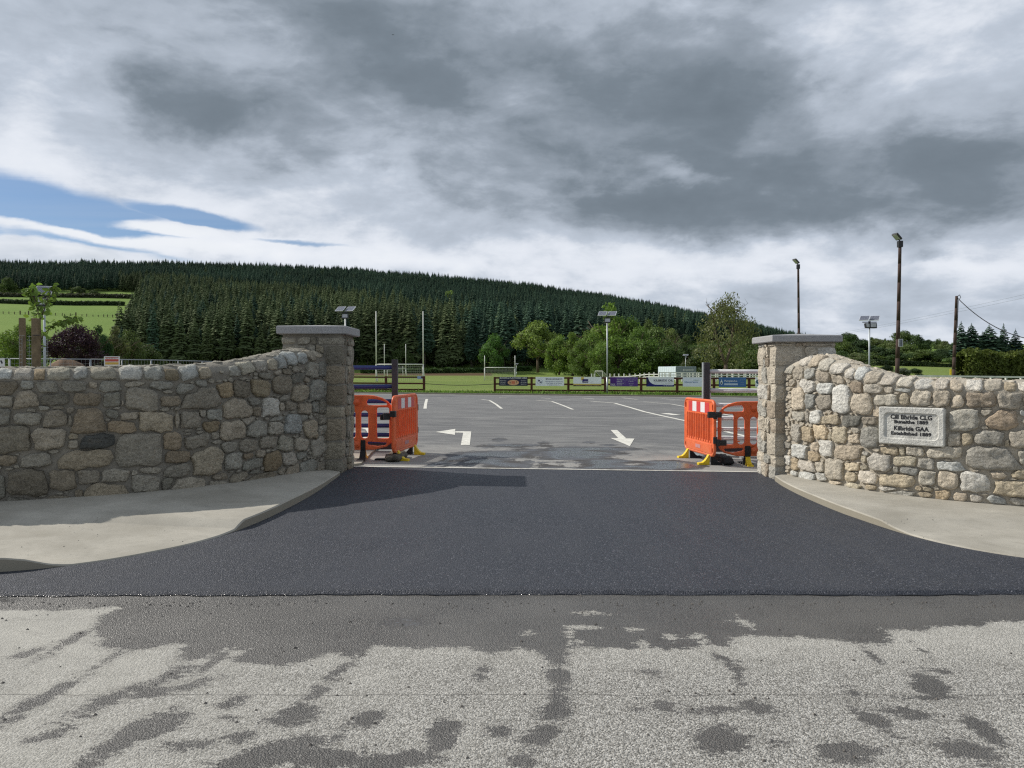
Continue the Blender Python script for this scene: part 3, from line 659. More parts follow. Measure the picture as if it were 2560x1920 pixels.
pl_ = path_mesh('path_left', KLw, WL, False); pr_ = path_mesh('path_right', KRw, WR, True)
for o in (pl_, pr_):
    pass
# ================================================================== FRESH TARMAC APRON
mb = MB(); n = 60; TH = 0.022
ex = np.linspace(-14, 14, 320); rng = np.random.RandomState(3)
wob = np.convolve(rng.randn(340), np.ones(9)/9, 'same')[:320]*0.030
fy = np.array([float(wpt(1280, 1484)[1])+0.0]*320)+wob+np.interp(ex, [-3.4, -1, 1, 3.4], [-0.03, 0, 0.0, 0.0])
# a fan of strips from the front edge to the joint line; kerbs and walls stand on it
V = []; Fc = []; rows = 60
for x, y0 in zip(ex, fy):
    y1 = jy(x) if -4 < x < 5.5 else jy(max(min(x, 5.5), -4))
    V.append((x, y0-0.035, float(G(x, y0))+0.001)); V.append((x, y0-0.006, float(G(x, y0))+TH*0.8))
    for j in range(rows+1):
        t = (j/rows)**1.0; y = y0+(y1-y0)*t
        V.append((x, y, float(G(x, y))+TH-(0.012*t)))
m = rows+3
for i in range(len(ex)-1):
    for j in range(m-1): Fc.append((i*m+j, (i+1)*m+j, (i+1)*m+j+1, i*m+j+1))
tag(obj('tarmac_apron', V, Fc, M_APRON, smooth=True), kind='structure')
# tar seal along the edge
mb = MB()
M_SEAL = plain('wet_bitumen', (0.012, 0.013, 0.017), 0.16, 0.6, 0, 0.3, 20, 0.6)
for i in range(319):
    a_, b_ = (ex[i], fy[i]-0.036+0.010*sin(i*1.7), float(G(ex[i], fy[i]))+0.005), (ex[i+1], fy[i+1]-0.036+0.010*sin((i+1)*1.7), float(G(ex[i+1], fy[i+1]))+0.005)
    w = 0.016+0.012*abs(noise.noise((ex[i]*2.1, 0, 3)))*2
    if not (ex[i] < -0.3 or noise.noise((ex[i]*1.3, 2, 1)) > 0.05): w *= .3
    if True:
        mb.v += [(a_[0], a_[1]-w/2, a_[2]), (b_[0], b_[1]-w/2, b_[2]), (b_[0], b_[1]+w/2, b_[2]+0.002), (a_[0], a_[1]+w/2, a_[2]+0.002)]; k = len(mb.v)-4; mb.f.append((k, k+1, k+2, k+3))
o = mb.build('tar_seal', M_SEAL); tag(o, 'glossy black bitumen seal along the front edge of the fresh tarmac', 'tar seal')
# pale strip at the joint under the gate line
mb = MB()
for i in range(40):
    x0 = JL[0]-0.3+(JR[0]+0.3-JL[0]+0.3)*i/40; x1 = JL[0]-0.3+(JR[0]-JL[0]+0.6)*(i+1)/40
    k = len(mb.v); mb.v += [(x0, jy(x0)-0.03, float(G(x0, jy(x0)))+0.016), (x1, jy(x1)-0.03, float(G(x1, jy(x1)))+0.016), (x1, jy(x1)+0.03, float(G(x1, jy(x1)))+0.016), (x0, jy(x0)+0.03, float(G(x0, jy(x0)))+0.016)]; mb.f.append((k, k+1, k+2, k+3))
o = mb.build('threshold_strip', M_MARK); tag(o, kind='structure')
# ================================================================== ROAD MARKINGS
def stripe(name, pts, w, label, cat, group=None):
    mb = MB(); W_ = [gp(*p) for p in pts]
    for a_, b_ in zip(W_[:-1], W_[1:]):
        a2, b2 = np.array(a_[:2]), np.array(b_[:2]); d = (b2-a2)/np.linalg.norm(b2-a2); q = np.array([-d[1], d[0]])*w/2
        a2 = a2-d*w*.1; b2 = b2+d*w*.1
        k = len(mb.v); mb.v += [(*(a2-q), a_[2]+0.008), (*(b2-q), b_[2]+0.008), (*(b2+q), b_[2]+0.008), (*(a2+q), a_[2]+0.008)]; mb.f.append((k, k+1, k+2, k+3))
    return tag(mb.build(name, M_MARK), label, cat, group)
def c5(x, y): return (1000+x/2.949, 960+y/2.949)
gl = 'thin white bay lines across the car park'
stripe('bay_line', [(1067, 998), (1064, 1010), (1062.5, 1022)], 0.13, 'short upright white bay line beside the left barrier', 'bay line', gl)
stripe('bay_line', [(1204, 999), (1224, 1001.5), (1240, 1011), (1254, 1022)], 0.11, 'short bent white bay line second from the left', 'bay line', gl)
stripe('bay_line', [(1341, 1001), (1380, 1004), (1405, 1013), (1432, 1024)], 0.11, 'bent white bay line in the middle of the car park', 'bay line', gl)
stripe('bay_line', [(1475, 1003), (1536, 1008), (1575, 1019), (1612, 1030), (1660, 1041), (1716, 1053), (1800, 1076), (1900, 1100)], 0.14, 'long bent white line running down towards the right gate leaf', 'bay line', gl)
stripe('bay_line', [(1610, 1005), (1678, 1010.5), (1720, 1018), (1800, 1034), (1880, 1050)], 0.10, 'long white bay line just beyond the longest bent line', 'bay line', gl)
for pts, lb in [([(1353, 995), (1377, 997)], 'small white dash near the far kerb under the white company sign'), ([(1454, 995), (1486, 998)], 'small white dash near the far kerb beneath the yellow striped sign'), ([(1556, 995), (1594, 999)], 'small white dash near the far kerb beneath the purple sign'),
                ([(1654, 997), (1710, 1001)], 'long white dash near the far kerb beneath the blue and white oil sign'), ([(1092, 993.5), (1102, 994)], 'tiny white dash near the far kerb beside the left barrier'), ([(1248, 994), (1268, 995)], 'tiny white dash below the navy sign')]:
    stripe('bay_dash', pts, 0.11, lb, 'bay line', 'white dashes near the far kerb')
stripe('lane_dash', [(1662, 1033.5), (1692, 1038)], 0.32, 'broad white dash just beyond the long bent line', 'lane marking')
stripe('lane_dash', [(1722, 1044), (1790, 1056)], 0.30, 'broad white dash partly behind the right barrier', 'lane marking')
stripe('lane_line', [(1795, 1088), (1905, 1098)], 0.08, 'thin white line crossing behind the right gate rails', 'lane marking')
def flat(name, polys, label, cat):
    mb = MB()
    for poly in polys:
        k = len(mb.v); P = [gp(*p) for p in poly]; mb.v += [(p[0], p[1], p[2]+0.008) for p in P]; mb.f.append(tuple(range(k, k+len(P))))
    return tag(mb.build(name, M_MARK), label, cat)
flat('road_arrow', [[c5(448, 453), c5(515, 453), c5(525, 356), c5(466, 362)], [c5(408, 350), c5(470, 350), c5(525, 353), c5(525, 356), c5(466, 362), c5(408, 360)], [c5(262, 356), c5(408, 333), c5(405, 377)]], 'white painted arrow turning left on the car park', 'road arrow')
flat('road_arrow', [[c5(1553, 341), c5(1601, 341), c5(1668, 403), c5(1612, 404)], [c5(1550, 400), c5(1728, 405), c5(1695, 461)]], 'white painted arrow pointing towards the gate opening', 'road arrow')
ring = [(870, 1068), (905, 1068), (925, 1074), (931, 1082), (928, 1092), (905, 1099), (870, 1101)]
stripe('painted_ring', ring, 0.22, 'curved white painted ring seen through the left barrier', 'road marking')
stripe('painted_ring_line', [(870, 1079), (912, 1079)], 0.12, 'short white line inside the painted ring behind the left barrier', 'road marking')
# ================================================================== RUBBLE STONE MACHINERY
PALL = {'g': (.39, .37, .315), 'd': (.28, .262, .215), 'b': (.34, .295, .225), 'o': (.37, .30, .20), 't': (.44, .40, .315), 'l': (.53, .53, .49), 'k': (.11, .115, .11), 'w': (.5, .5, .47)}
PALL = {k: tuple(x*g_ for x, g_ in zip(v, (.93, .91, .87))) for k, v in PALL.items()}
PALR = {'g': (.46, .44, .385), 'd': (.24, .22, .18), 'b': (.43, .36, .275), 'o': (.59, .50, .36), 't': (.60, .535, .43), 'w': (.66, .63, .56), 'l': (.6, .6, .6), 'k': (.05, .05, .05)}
def pack(fixed, dom, inside, sizes, gap, rng, n_try=4000, excl=()):
    """fixed: [(u,s,a,b,k)] boxes; adds stones until the domain is full"""
    S = [list(x) for x in fixed]
    def fmin(u, s_):
        A = np.array(S) if S else np.zeros((0, 5))
        if not len(A): return 1.0
        q = (np.abs((u-A[:, 0])/A[:, 2])**4.6+np.abs((s_-A[:, 1])/A[:, 3])**4.6)**(1/4.6)
        return float(((q-1)*np.minimum(A[:, 2], A[:, 3])).min())
    u0, u1, s0, s1 = dom
    for (amin, amax, asp0, asp1, tries) in sizes:
        for _ in range(tries):
            u = rng.uniform(u0, u1); s_ = rng.uniform(s0, s1)
            if not inside(u, s_): continue
            b = rng.uniform(amin, amax); a_ = b*rng.uniform(asp0, asp1)
            if asp1 < 2.2 and rng.rand() < 0.2: a_, b = b*1.0, a_
            ok = inside(u-a_*.8, s_-b*.7) and inside(u+a_*.8, s_+b*.7) and inside(u-a_*.8, s_+b*.7) and inside(u+a_*.8, s_-b*.7)
            if not ok: continue
            if fmin(u, s_) < b*0.85: continue
            if min(fmin(u+a_*.9, s_), fmin(u-a_*.9, s_), fmin(u, s_+b*.9), fmin(u, s_-b*.9)) < -0.002: continue
            if min(fmin(u+a_*.75, s_+b*.75), fmin(u-a_*.75, s_+b*.75), fmin(u+a_*.75, s_-b*.75), fmin(u-a_*.75, s_-b*.75)) < -0.004: continue
            S.append([u, s_, a_, b, rng.uniform(-.3, .3)])
    return S
def outline(i, A, gap, rng, K=16, grow=0.012, inside=None):
    u, s_, a_, b, k = A[i][:5]
    sh = rng.uniform(-.22, .22) if b < a_*1.6 else rng.uniform(-.08, .08)
    near = [j for j in range(len(A)) if j != i and abs(A[j, 0]-u) < A[j, 2]+a_+.12 and abs(A[j, 1]-s_) < A[j, 3]+b+.12]
    N_ = A[near] if near else np.zeros((0, 5))
    rr = np.linspace(0.25, 1.5, 26); out = []; ph = rng.uniform(0, .3); nz = rng.uniform(0, 99)
    for q in range(K):
        th = 2*pi*(q+ph)/K; cu, cs = cos(th), sin(th)
        R = 1/((abs(cu)/a_)**4.6+(abs(cs)/b)**4.6)**(1/4.6)
        uu = u+cu*R*rr; ss = s_+cs*R*rr
        aa = a_*(1+k*(ss-s_)/b*0.6); ds = ss-s_-sh*(uu-u)
        fi = ((np.abs((uu-u)/aa)**4.6+np.abs(ds/b)**4.6)**(1/4.6)-1)*min(a_, b)
        lim = grow*(0.8+1.0*noise.noise((nz+cos(th)*1.3, sin(th)*1.3, 0)))
        bad = fi > lim
        if len(N_):
            qq = (np.abs((uu[:, None]-N_[None, :, 0])/N_[None, :, 2])**4.6+np.abs((ss[:, None]-N_[None, :, 1])/N_[None, :, 3])**4.6)**(1/4.6)
            fj = ((qq-1)*np.minimum(N_[:, 2], N_[:, 3])[None, :]).min(1)
            bad |= fi > fj-gap
        w = np.argmax(bad) if bad.any() else len(rr)-1
        w = max(w-1, 0) if bad.any() else w
        r = R*rr[w]*(1+0.19*noise.noise((nz+cos(th)*1.7, sin(th)*1.7, 5))+rng.uniform(-.05, .035)-0.02)
        if inside is not None:
            while r > 0.02 and not inside(u+cu*r, s_+cs*r): r *= 0.92
        out.append((u+cu*r, s_+cs*r))
    return out
def stone_mesh(poly, S, proud, rng, rough=0.012, back=-0.03):
    """a stone with its own edges and depth on the surface S(u, s, d)"""
    K = len(poly); cu = sum(p[0] for p in poly)/K; cs = sum(p[1] for p in poly)/K
    V = []; nz = rng.uniform(0, 99); ax, ay = rng.uniform(-1, 1)*0.3, rng.uniform(-1, 1)*0.3
    sz = max(max(p[0] for p in poly)-min(p[0] for p in poly), 0.05)
    for sc, d in ((1.0, back), (0.985, proud*0.42), (0.925, proud*0.92), (0.62, proud*1.0), (0.30, proud*1.0)):
        for i, p in enumerate(poly):
            u = cu+(p[0]-cu)*sc; s_ = cs+(p[1]-cs)*sc
            dd = d
            if sc < 0.99:
                dd += rough*(noise.noise((u*9+nz, s_*9, 1))*1.5+1.1*noise.noise((u*26, s_*26+nz, 2))+.5*noise.noise((u*60, s_*60+nz, 2)))*(.5 if sc > .95 else (1 if sc > .5 else .7))
                dd += proud*0.8*(ax*(u-cu)+ay*(s_-cs))/sz*2
            V.append(S(u, s_, dd))
    V.append(S(cu, cs, proud*1.05+rough*noise.noise((cu*9+nz, cs*9, 1))*1.6))
    Fc = []
    for r in range(4):
        for i in range(K): Fc.append((r*K+i, r*K+(i+1) % K, (r+1)*K+(i+1) % K, (r+1)*K+i))
    for i in range(K): Fc.append((4*K+i, 4*K+(i+1) % K, 5*K))
    return V, Fc
class WallS:
    def __init__(w, pts, thick, ztop, rv, px0, px1):
        w.C = smooth_curve(pts); d = np.diff(w.C, axis=0); w.t = np.concatenate([[0], np.cumsum(np.hypot(*d.T))]); w.L = w.t[-1]
        tg = np.gradient(w.C, axis=0); tg /= np.hypot(*tg.T)[:, None]; w.N = np.stack([tg[:, 1], -tg[:, 0]], 1)
        w.th = thick; w.rv = rv; w.rh = thick/2; w.ztop_ = ztop; w.Lq = 0.5*pi*sqrt((w.rv**2+w.rh**2)/2)
        w.azs = np.arctan2(w.C[:, 0], w.C[:, 1])
    def P(w, u): return np.array([np.interp(u, w.t, w.C[:, 0]), np.interp(u, w.t, w.C[:, 1])])
    def Nn(w, u): n = np.array([np.interp(u, w.t, w.N[:, 0]), np.interp(u, w.t, w.N[:, 1])]); return n/np.hypot(*n)
    def zt(w, u): return float(np.interp(u, w.ztop_[0], w.ztop_[1]))
    def Zs(w, u): return w.zt(u)-w.rv
    def zb(w, u): p = w.P(u); return base_z(p[0], p[1])
    def S(w, u, s, d):
        p = w.P(u); n = w.Nn(u); zs = w.Zs(u)
        if s <= zs: q = p+n*d; return (q[0], q[1], s)
        th = min((s-zs)/w.Lq, 2.0)*pi/2
        q = p-n*(w.rh*(1-cos(th)))+n*d*cos(th); return (q[0], q[1], zs+w.rv*sin(th)+d*sin(th))
    def u_of(w, px, py):
        r = ray(px, py); a_ = atan2(r[0], r[1]); return float(np.interp(a_, w.azs, w.t))
    def us(w, px, py):
        u = w.u_of(px, py); p = w.P(u); r = ray(px, py); t = np.hypot(*p)/np.hypot(r[0], r[1]); z = EYE+t*r[2]
        zs = w.Zs(u)
        if z > zs: 
            sn = min((z-zs)/w.rv, 0.985); return u, zs+math.asin(sn)/(pi/2)*w.Lq
        return u, z
LC8 = """c -5,135,85,210,l;c 105,135,245,210,l;c 270,145,345,210,o;c 370,130,550,215,t;c 580,135,695,210,l;c 720,130,920,215,t;c 945,135,1130,220,l;c 1140,125,1285,220,g;c 1305,155,1415,220,o;c 1420,125,1560,215,l;c 1570,140,1665,208,t;c 1690,130,1805,200,g
-60,240,140,335,d;165,238,270,300,g;288,238,465,322,g;475,235,690,318,g;705,240,770,280,g;778,235,960,310,g;965,238,1120,272,g;1190,235,1358,300,g;1385,258,1548,333,g;1545,228,1630,268,g
0,352,100,430,g;115,300,300,445,g,-.4;330,330,562,420,d;572,315,795,425,b;820,322,955,435,d;968,290,1250,465,g;1268,348,1432,432,b;1442,285,1750,448,g,-.75;1710,240,1835,365,o
300,430,405,465,g;405,428,515,460,d;520,440,605,485,g;960,360,985,440,g
-70,450,75,600,g;108,478,345,572,g;338,450,535,595,g,-.3;540,495,575,590,g;565,430,825,645,b,-.6;825,452,942,522,d;948,475,1105,538,g;848,540,1082,640,b;1092,472,1375,632,t;1380,480,1415,590,g;1420,462,1582,605,g;1570,455,1625,512,g;1628,452,1762,535,g
-60,578,238,800,b;250,592,525,768,g;540,645,620,690,t;538,692,622,760,g;628,652,910,765,k;915,640,1285,918,g;1290,635,1440,775,b;1448,650,1655,755,g;1610,545,1738,628,o;1672,636,1725,695,g
-60,815,140,893,b;155,810,410,908,g;435,775,900,922,t;1295,780,1500,880,b;1515,755,1762,975,t;1290,885,1500,985,g
50,922,380,1140,d;388,925,608,1098,b;608,930,785,1040,g;812,925,1028,1032,g;1040,935,1090,975,g;1090,900,1280,962,g;1015,965,1275,1115,g;1275,985,1370,1080,d
-20,985,42,1165,d;30,1148,245,1205,d;255,1165,330,1190,g;355,1130,580,1195,d,-.4;590,1088,660,1182,b;668,1035,1020,1178,t,-.3;1080,1115,1330,1148,g;1345,995,1640,1112,g,-.3;1640,1015,1790,1092,g;1675,960,1810,1010,g"""
LCB = """c 400,340,545,430,g;c 548,330,668,420,g;c 665,290,800,385,t;c 812,268,935,372,l;c 950,262,1055,355,t;c 1045,220,1152,335,l;c 1130,175,1250,310,l;c 1255,190,1365,285,l;c 1345,165,1440,250,g;c 1440,150,1510,215,g
865,380,1005,455,d;1015,360,1090,410,g;1100,345,1195,400,b;1205,310,1285,375,g;1355,280,1475,435,g;1470,290,1550,425,g;995,405,1200,605,b;1205,385,1320,490,d;1325,440,1390,485,g;1370,445,1550,665,g,-.3;1185,505,1375,685,t;1070,612,1170,668,g;780,450,980,630,o;600,470,765,645,d
720,640,880,730,g;790,725,885,825,b;880,640,1070,835,l;1068,695,1125,775,g;1128,680,1235,775,g;1270,695,1398,808,g;1405,680,1475,800,g;1478,665,1545,808,d;485,655,780,860,g,-.5
660,840,825,930,g;735,870,935,1055,g;955,890,1095,1030,g;1125,815,1280,1025,l;1285,820,1365,880,g;1320,870,1470,1060,t;1475,815,1540,920,g;1475,925,1540,1020,g;985,840,1120,880,g;455,870,715,1080,g
470,1090,635,1210,g;650,1070,838,1205,g;865,1040,1065,1165,g;1045,1040,1210,1200,t;1225,1050,1365,1190,g;1400,1050,1525,1250,g
510,1205,680,1390,g;690,1220,800,1275,b;825,1180,925,1255,g;700,1275,890,1375,d;910,1200,1090,1395,o;1090,1205,1245,1340,l;1250,1200,1365,1265,g;1140,1345,1265,1440,g;1290,1290,1440,1415,g;1045,1370,1135,1430,g;1465,1300,1525,1380,g
560,1420,735,1500,d;740,1425,1040,1500,d;770,1395,870,1425,d"""
RC7 = """c 325,130,425,205,w;c 410,140,500,225,t;c 490,175,590,260,t;c 595,210,705,290,w;c 710,250,790,318,w;c 790,255,880,335,w;c 865,265,1005,358,t;c 1005,310,1138,385,w;c 1142,318,1275,400,t;c 1282,308,1448,410,w;c 1455,345,1578,415,w;c 1590,340,1705,420,t;c 1715,335,1865,420,w;c 1885,345,2030,425,t;c 2040,362,2150,428,o;c 2165,355,2260,425,w
285,240,365,325,t;380,240,460,325,g;465,265,590,350,b;605,295,700,360,t;335,335,465,440,w;475,360,610,452,w;272,385,380,590,t;385,450,460,575,g;480,465,600,585,g;605,385,770,618,w;750,360,860,435,b;870,375,1035,445,g;1045,385,1112,445,t;1140,405,1275,435,g;775,455,948,632,t;945,460,1160,550,t;1170,455,1250,550,o;1265,425,1435,555,t;1448,425,1592,560,t;1608,480,1715,572,t;1730,450,1985,565,b;1990,440,2200,582,g;2205,470,2300,600,t
275,598,380,680,t;385,610,415,680,g;418,590,530,700,w;530,628,670,710,o;680,632,845,725,d;860,645,970,710,b;950,590,1008,640,t;1590,580,1840,765,t;1850,580,1965,640,t;1900,590,2170,750,b;2180,590,2250,630,w
268,695,345,862,g;350,725,450,855,o;452,715,570,825,o;608,725,725,862,o;575,780,605,835,o;768,735,835,780,t;740,785,840,870,t;845,722,1003,895,g;1575,785,1680,890,t;1688,775,1780,870,o;1800,758,2055,880,g;2050,835,2085,885,o;2092,750,2300,905,g
264,870,400,990,w;400,940,500,1010,o;435,865,500,930,t;500,840,615,975,w;625,880,850,1010,t;850,970,890,1020,o;860,940,915,970,g;1015,895,1165,965,o;1170,895,1215,960,o;1222,895,1382,972,t;1402,895,1698,992,t;1720,895,2145,1095,g,-.3;2170,925,2300,1030,t
262,985,325,1095,o;335,1022,462,1110,w;465,1025,535,1108,t;550,995,710,1180,t;715,1030,835,1100,o;845,1055,905,1085,o;905,950,1110,1105,w,.3;1085,975,1308,1060,o;1325,990,1468,1085,g;1480,1020,1720,1092,w;1120,1065,1165,1115,t;1165,1060,1325,1130,g;1910,1110,2070,1165,t;2100,1095,2300,1165,o
262,1098,320,1130,w;325,1095,460,1160,w;475,1115,570,1175,w;570,1175,690,1205,t;715,1105,810,1190,o;820,1095,985,1205,w;1005,1120,1300,1235,o;1325,1095,1485,1220,t;1480,1105,1660,1245,t;1675,1105,1945,1280,w;1950,1175,2300,1315,o;715,1198,855,1235,o;885,1215,970,1245,o;990,1225,1170,1265,w;1105,1262,1310,1300,g;1298,1228,1360,1260,o;1365,1235,1445,1272,o;1325,1270,1445,1308,o;1465,1268,1600,1325,o;1612,1290,1745,1340,t;1750,1295,1880,1350,w;1885,1305,2065,1360,w;2085,1325,2240,1372,w"""
def parse(src, fx):
    out = []
    for it in src.replace('\n', ';').split(';'):
        it = it.strip()
        if not it: continue
        cop = it.startswith('c '); it = it[2:] if cop else it; q = it.split(','); x0, y0, x1, y1 = map(float, q[:4])
        out.append((cop, fx(x0, y0), fx(x1, y1), q[4], float(q[5]) if len(q) > 5 else 0.0))
    return out
def build_wall(name, label, pts, thick, ztpts, rv, traced, pal, mort, seed, excl=None):
    rng = np.random.RandomState(seed)
    w = WallS(pts, thick, ([0, 1], [1, 1]), rv, 0, 0)
    # top of the wall, given as ridge heights seen at places along it
    U = []; Z = []
    for px, py in ztpts:
        u = w.u_of(px, py) if px is not None else None
        p = w.P(u)-w.Nn(u)*w.rh; r = ray(px, py); z = EYE+np.hypot(*p)/np.hypot(r[0], r[1])*r[2]-0.022; U.append(u); Z.append(z)
    o_ = np.argsort(U); U = np.array(U)[o_]; Z = np.array(Z)[o_]; uu = np.linspace(0, w.L, 400); zz = np.interp(uu, U, Z)
    zz = np.convolve(np.pad(zz, 12, mode='edge'), np.ones(25)/25, 'valid'); w.ztop_ = (uu, zz)
    mid = w.P(w.L/2); root = empty(name, (mid[0], mid[1], w.zb(w.L/2)), 0, label, 'wall')
    # core: mortar face, rounded coping and back
    V = []; Fc = []; nu = int(w.L/0.06); prof = None
    for i in range(nu+1):
        u = w.L*i/nu; zb = w.zb(u)-0.15; zs = w.Zs(u)
        row = [w.S(u, zb+(zs-zb)*k/20, (-0.016 if k < 20 else -0.002)+0.006*noise.noise((u*5, (zb+(zs-zb)*k/20)*5, 0))) for k in range(21)]
        row += [w.S(u, zs+w.Lq*k/7, 0.008+0.012*noise.noise((u*7, k*.5, 4))) for k in range(1, 15)]
        q = w.P(u)-w.Nn(u)*w.th; row.append((q[0], q[1], zb)); V += row; m = len(row)
    for i in range(nu):
        for j in range(m-1): Fc.append((i*m+j, (i+1)*m+j, (i+1)*m+j+1, i*m+j+1))
    Fc.append(tuple(range(m))[::-1]); Fc.append(tuple(nu*m+j for j in range(m)))
    obj('mortar_core', V, Fc, mort, root, True, rel=True)
    fixed = []; meta = []
    for cop, (x0, y0), (x1, y1), c, k in traced:
        ua, sa = w.us(x0, (y0+y1)/2); ub, sb = w.us(x1, (y0+y1)/2); xm = (x0+x1)/2
        um, st = w.us(xm, y0); _, sbm = w.us(xm, y1)
        if cop:
            st = min(st, w.Zs(um)+w.Lq*0.62)
            if st-sbm < 0.07: sbm = st-0.09
        fixed.append([(ua+ub)/2, (st+sbm)/2, abs(ub-ua)/2*1.0, max((st-sbm)/2, 0.012), k]); meta.append((c, cop))
    nf = len(fixed)
    exb = []
    if excl:
        (x0, y0, x1, y1) = excl; ua, _ = w.us(x0, (y0+y1)/2); ub, _ = w.us(x1, (y0+y1)/2); _, st = w.us((x0+x1)/2, y0); _, sb = w.us((x0+x1)/2, y1)
        exb = [[(ua+ub)/2, (st+sb)/2, (ub-ua)/2, (st-sb)/2, 0]]; w.plaque = exb[0]
    tr_u = [f[0]-f[2] for f in fixed]+[f[0]+f[2] for f in fixed]; tu0, tu1 = min(tr_u), max(tr_u)
    def body(u, s_): return 0.02 < u < w.L-0.02 and w.zb(u)+0.015 < s_ < w.Zs(u)-0.03
    # coping row outside the traced part
    u = tu0 if tu0 > 0.5 else None
    for (a0, a1) in ((0.05, tu0-0.02), (tu1+0.02, w.L-0.05)):
        u = a0
        while u < a1-0.1:
            a_ = rng.uniform(.07, .12); zs = w.Zs(u+a_); fixed.append([u+a_, zs+0.02+rng.uniform(-.01, .01), a_, 0.055, 0]); meta.append((rng.choice(list('wltg')), True)); u += 2*a_+0.02
    def outside(u, s_): return body(u, s_) and not (tu0-0.0 < u < tu1+0.0)
    ex = exb
    A0 = pack(ex+fixed, (0, w.L, 0.0, w.zt(0)+0.3), outside, [(.09, .15, 1.0, 1.5, 400), (.055, .09, 1.0, 1.9, 500), (.03, .05, 1.2, 2.4, 500)], .012, rng)
    n0 = len(A0)
    A1 = pack(A0, (0, w.L, 0.0, max(w.ztop_[1])), body, [(.03, .045, 1.0, 2.2, 1200), (.014, .026, 1.3, 3.4, 3500), (.008, .013, 1.6, 5.0, 4000)], .006, rng)
    # flat stones bedded in the top of the coping
    A = np.array(A1); nx_ = len(ex)
    big = []; small_v = []; small_f = []
    cols = list('ggdbtg') if pal is PALL else list('tttwwogb')
    items = []
    for i in range(nx_, len(A)):
        if i-nx_ < len(meta): c, cop = meta[i-nx_]
        else: c, cop = rng.choice(cols), False
        items.append((i, c, cop, A[i, 2]*A[i, 3]))
    keep = set(sorted([it[0] for it in items], key=lambda i: -(A[i, 2]*A[i, 3] + (10 if i-nx_ < len(meta) else 0)))[:270])
    for i, c, cop, ar in items:
        sm_ = i not in keep
        K = 20 if ar > 0.004 else (12 if not sm_ else 8)
        poly = outline(i, A, 0.009 if ar > .002 else .005, rng, K, grow=0.042 if ar > .002 else 0.016)
        pr = (0.015+0.020*min(1, ar/0.02))*rng.uniform(.7, 1.2)*(1.25 if cop else 1.0)
        v_, f_ = stone_mesh(poly, w.S, pr if not sm_ else 0.012, rng, 0.013 if ar > .003 else 0.005)
        cc = np.array(pal[c])*rng.uniform(.80, 1.18); cc = cc*(1+rng.uniform(-.06, .06)*np.array([1, 0, -1]))
        if sm_:
            k = len(small_v); small_v += v_; small_f += [tuple(j+k for j in q) for q in f_]
        else:
            o_ = obj('coping_stone' if cop else 'stone', v_, f_, M_STONE, root, False, tuple(cc), rel=True)
            o_.data.polygons.foreach_set('use_smooth', [q >= 2*K for q in range(len(f_))])
    # chips and slivers in the joints plus the flat stones set in the top
    rngt = np.random.RandomState(seed+5); u = 0.1; nt = 0
    while u < w.L-0.12:
        a_ = rngt.uniform(.04, .10); s0 = w.Zs(u)+w.Lq*rngt.uniform(.68, 1.25); b_ = rngt.uniform(.02, .045)
        AA = np.array([[u+a_, s0, a_, b_, 0]]); poly = outline(0, AA, .01, rngt, 8, .008)
        v_, f_ = stone_mesh(poly, w.S, 0.020, rngt, 0.008)
        k = len(small_v); small_v += v_; small_f += [tuple(j+k for j in q) for q in f_]
        u += a_*rngt.uniform(.8, 2.2)
    o = obj('small_stones', small_v, small_f, M_STONE, root, False, tuple(pal['g' if pal is PALL else 't']), rel=True); o['kind'] = 'stuff'
    return w, root
trL = [t for t in parse(LC8, lambda x, y: (x/3.16, 880+y/3.16))]+parse(LCB, lambda x, y: (440+x/4.148, 840+y/4.148))
trR = parse(RC7, lambda x, y: (1900+x/3.352, 850+y/3.352))
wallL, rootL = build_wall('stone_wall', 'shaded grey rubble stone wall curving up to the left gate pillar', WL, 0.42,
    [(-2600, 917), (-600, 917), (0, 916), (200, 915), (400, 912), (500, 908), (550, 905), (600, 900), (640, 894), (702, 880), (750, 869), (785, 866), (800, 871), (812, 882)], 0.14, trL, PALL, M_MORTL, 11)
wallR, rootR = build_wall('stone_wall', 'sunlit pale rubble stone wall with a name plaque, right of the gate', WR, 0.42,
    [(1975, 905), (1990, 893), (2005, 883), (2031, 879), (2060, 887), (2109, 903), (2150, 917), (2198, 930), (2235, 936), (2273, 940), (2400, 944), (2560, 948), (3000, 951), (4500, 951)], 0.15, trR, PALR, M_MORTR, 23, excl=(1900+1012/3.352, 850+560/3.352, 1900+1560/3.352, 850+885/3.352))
# ================================================================== NAME PLAQUE (set into the right wall)
pu, ps, pa, pb = wallR.plaque[:4]
P0 = wallR.P(pu); Nn = wallR.Nn(pu); Tn = np.array([-Nn[1], Nn[0]])
proot = empty('name_plaque', (P0[0]+Nn[0]*0.035, P0[1]+Nn[1]*0.035, ps), atan2(Tn[1], Tn[0]), 'rough granite plaque with black lettering set in the right wall', 'plaque')
def rrect(w, h, r, n=5):
    o = []
    for cx, cy, a0 in ((w-r, h-r, 0), (-w+r, h-r, 90), (-w+r, -h+r, 180), (w-r, -h+r, 270)):
        for k in range(n+1): a_ = radians(a0+90*k/n); o.append((cx+r*cos(a_), cy+r*sin(a_)))
    return o
def ring_mesh(loops):
    """join loops of equal length into one skin; each loop is [(x,y,z)...]"""
    V = [p for l in loops for p in l]; n = len(loops[0]); Fc = []
    for k in range(len(loops)-1):
        for i in range(n): Fc.append((k*n+i, k*n+(i+1) % n, (k+1)*n+(i+1) % n, (k+1)*n+i))
    return V, Fc
M_PLAQ = mortar_mat('plaque_granite', (0.66, 0.65, 0.60))
hw, hh = pa-0.004, pb-0.006
outer = rrect(hw, hh, 0.02, 5); inner = rrect(hw-0.055, hh*.70, 0.05, 5); inn2 = rrect(hw-0.066, hh*.66, 0.045, 5)
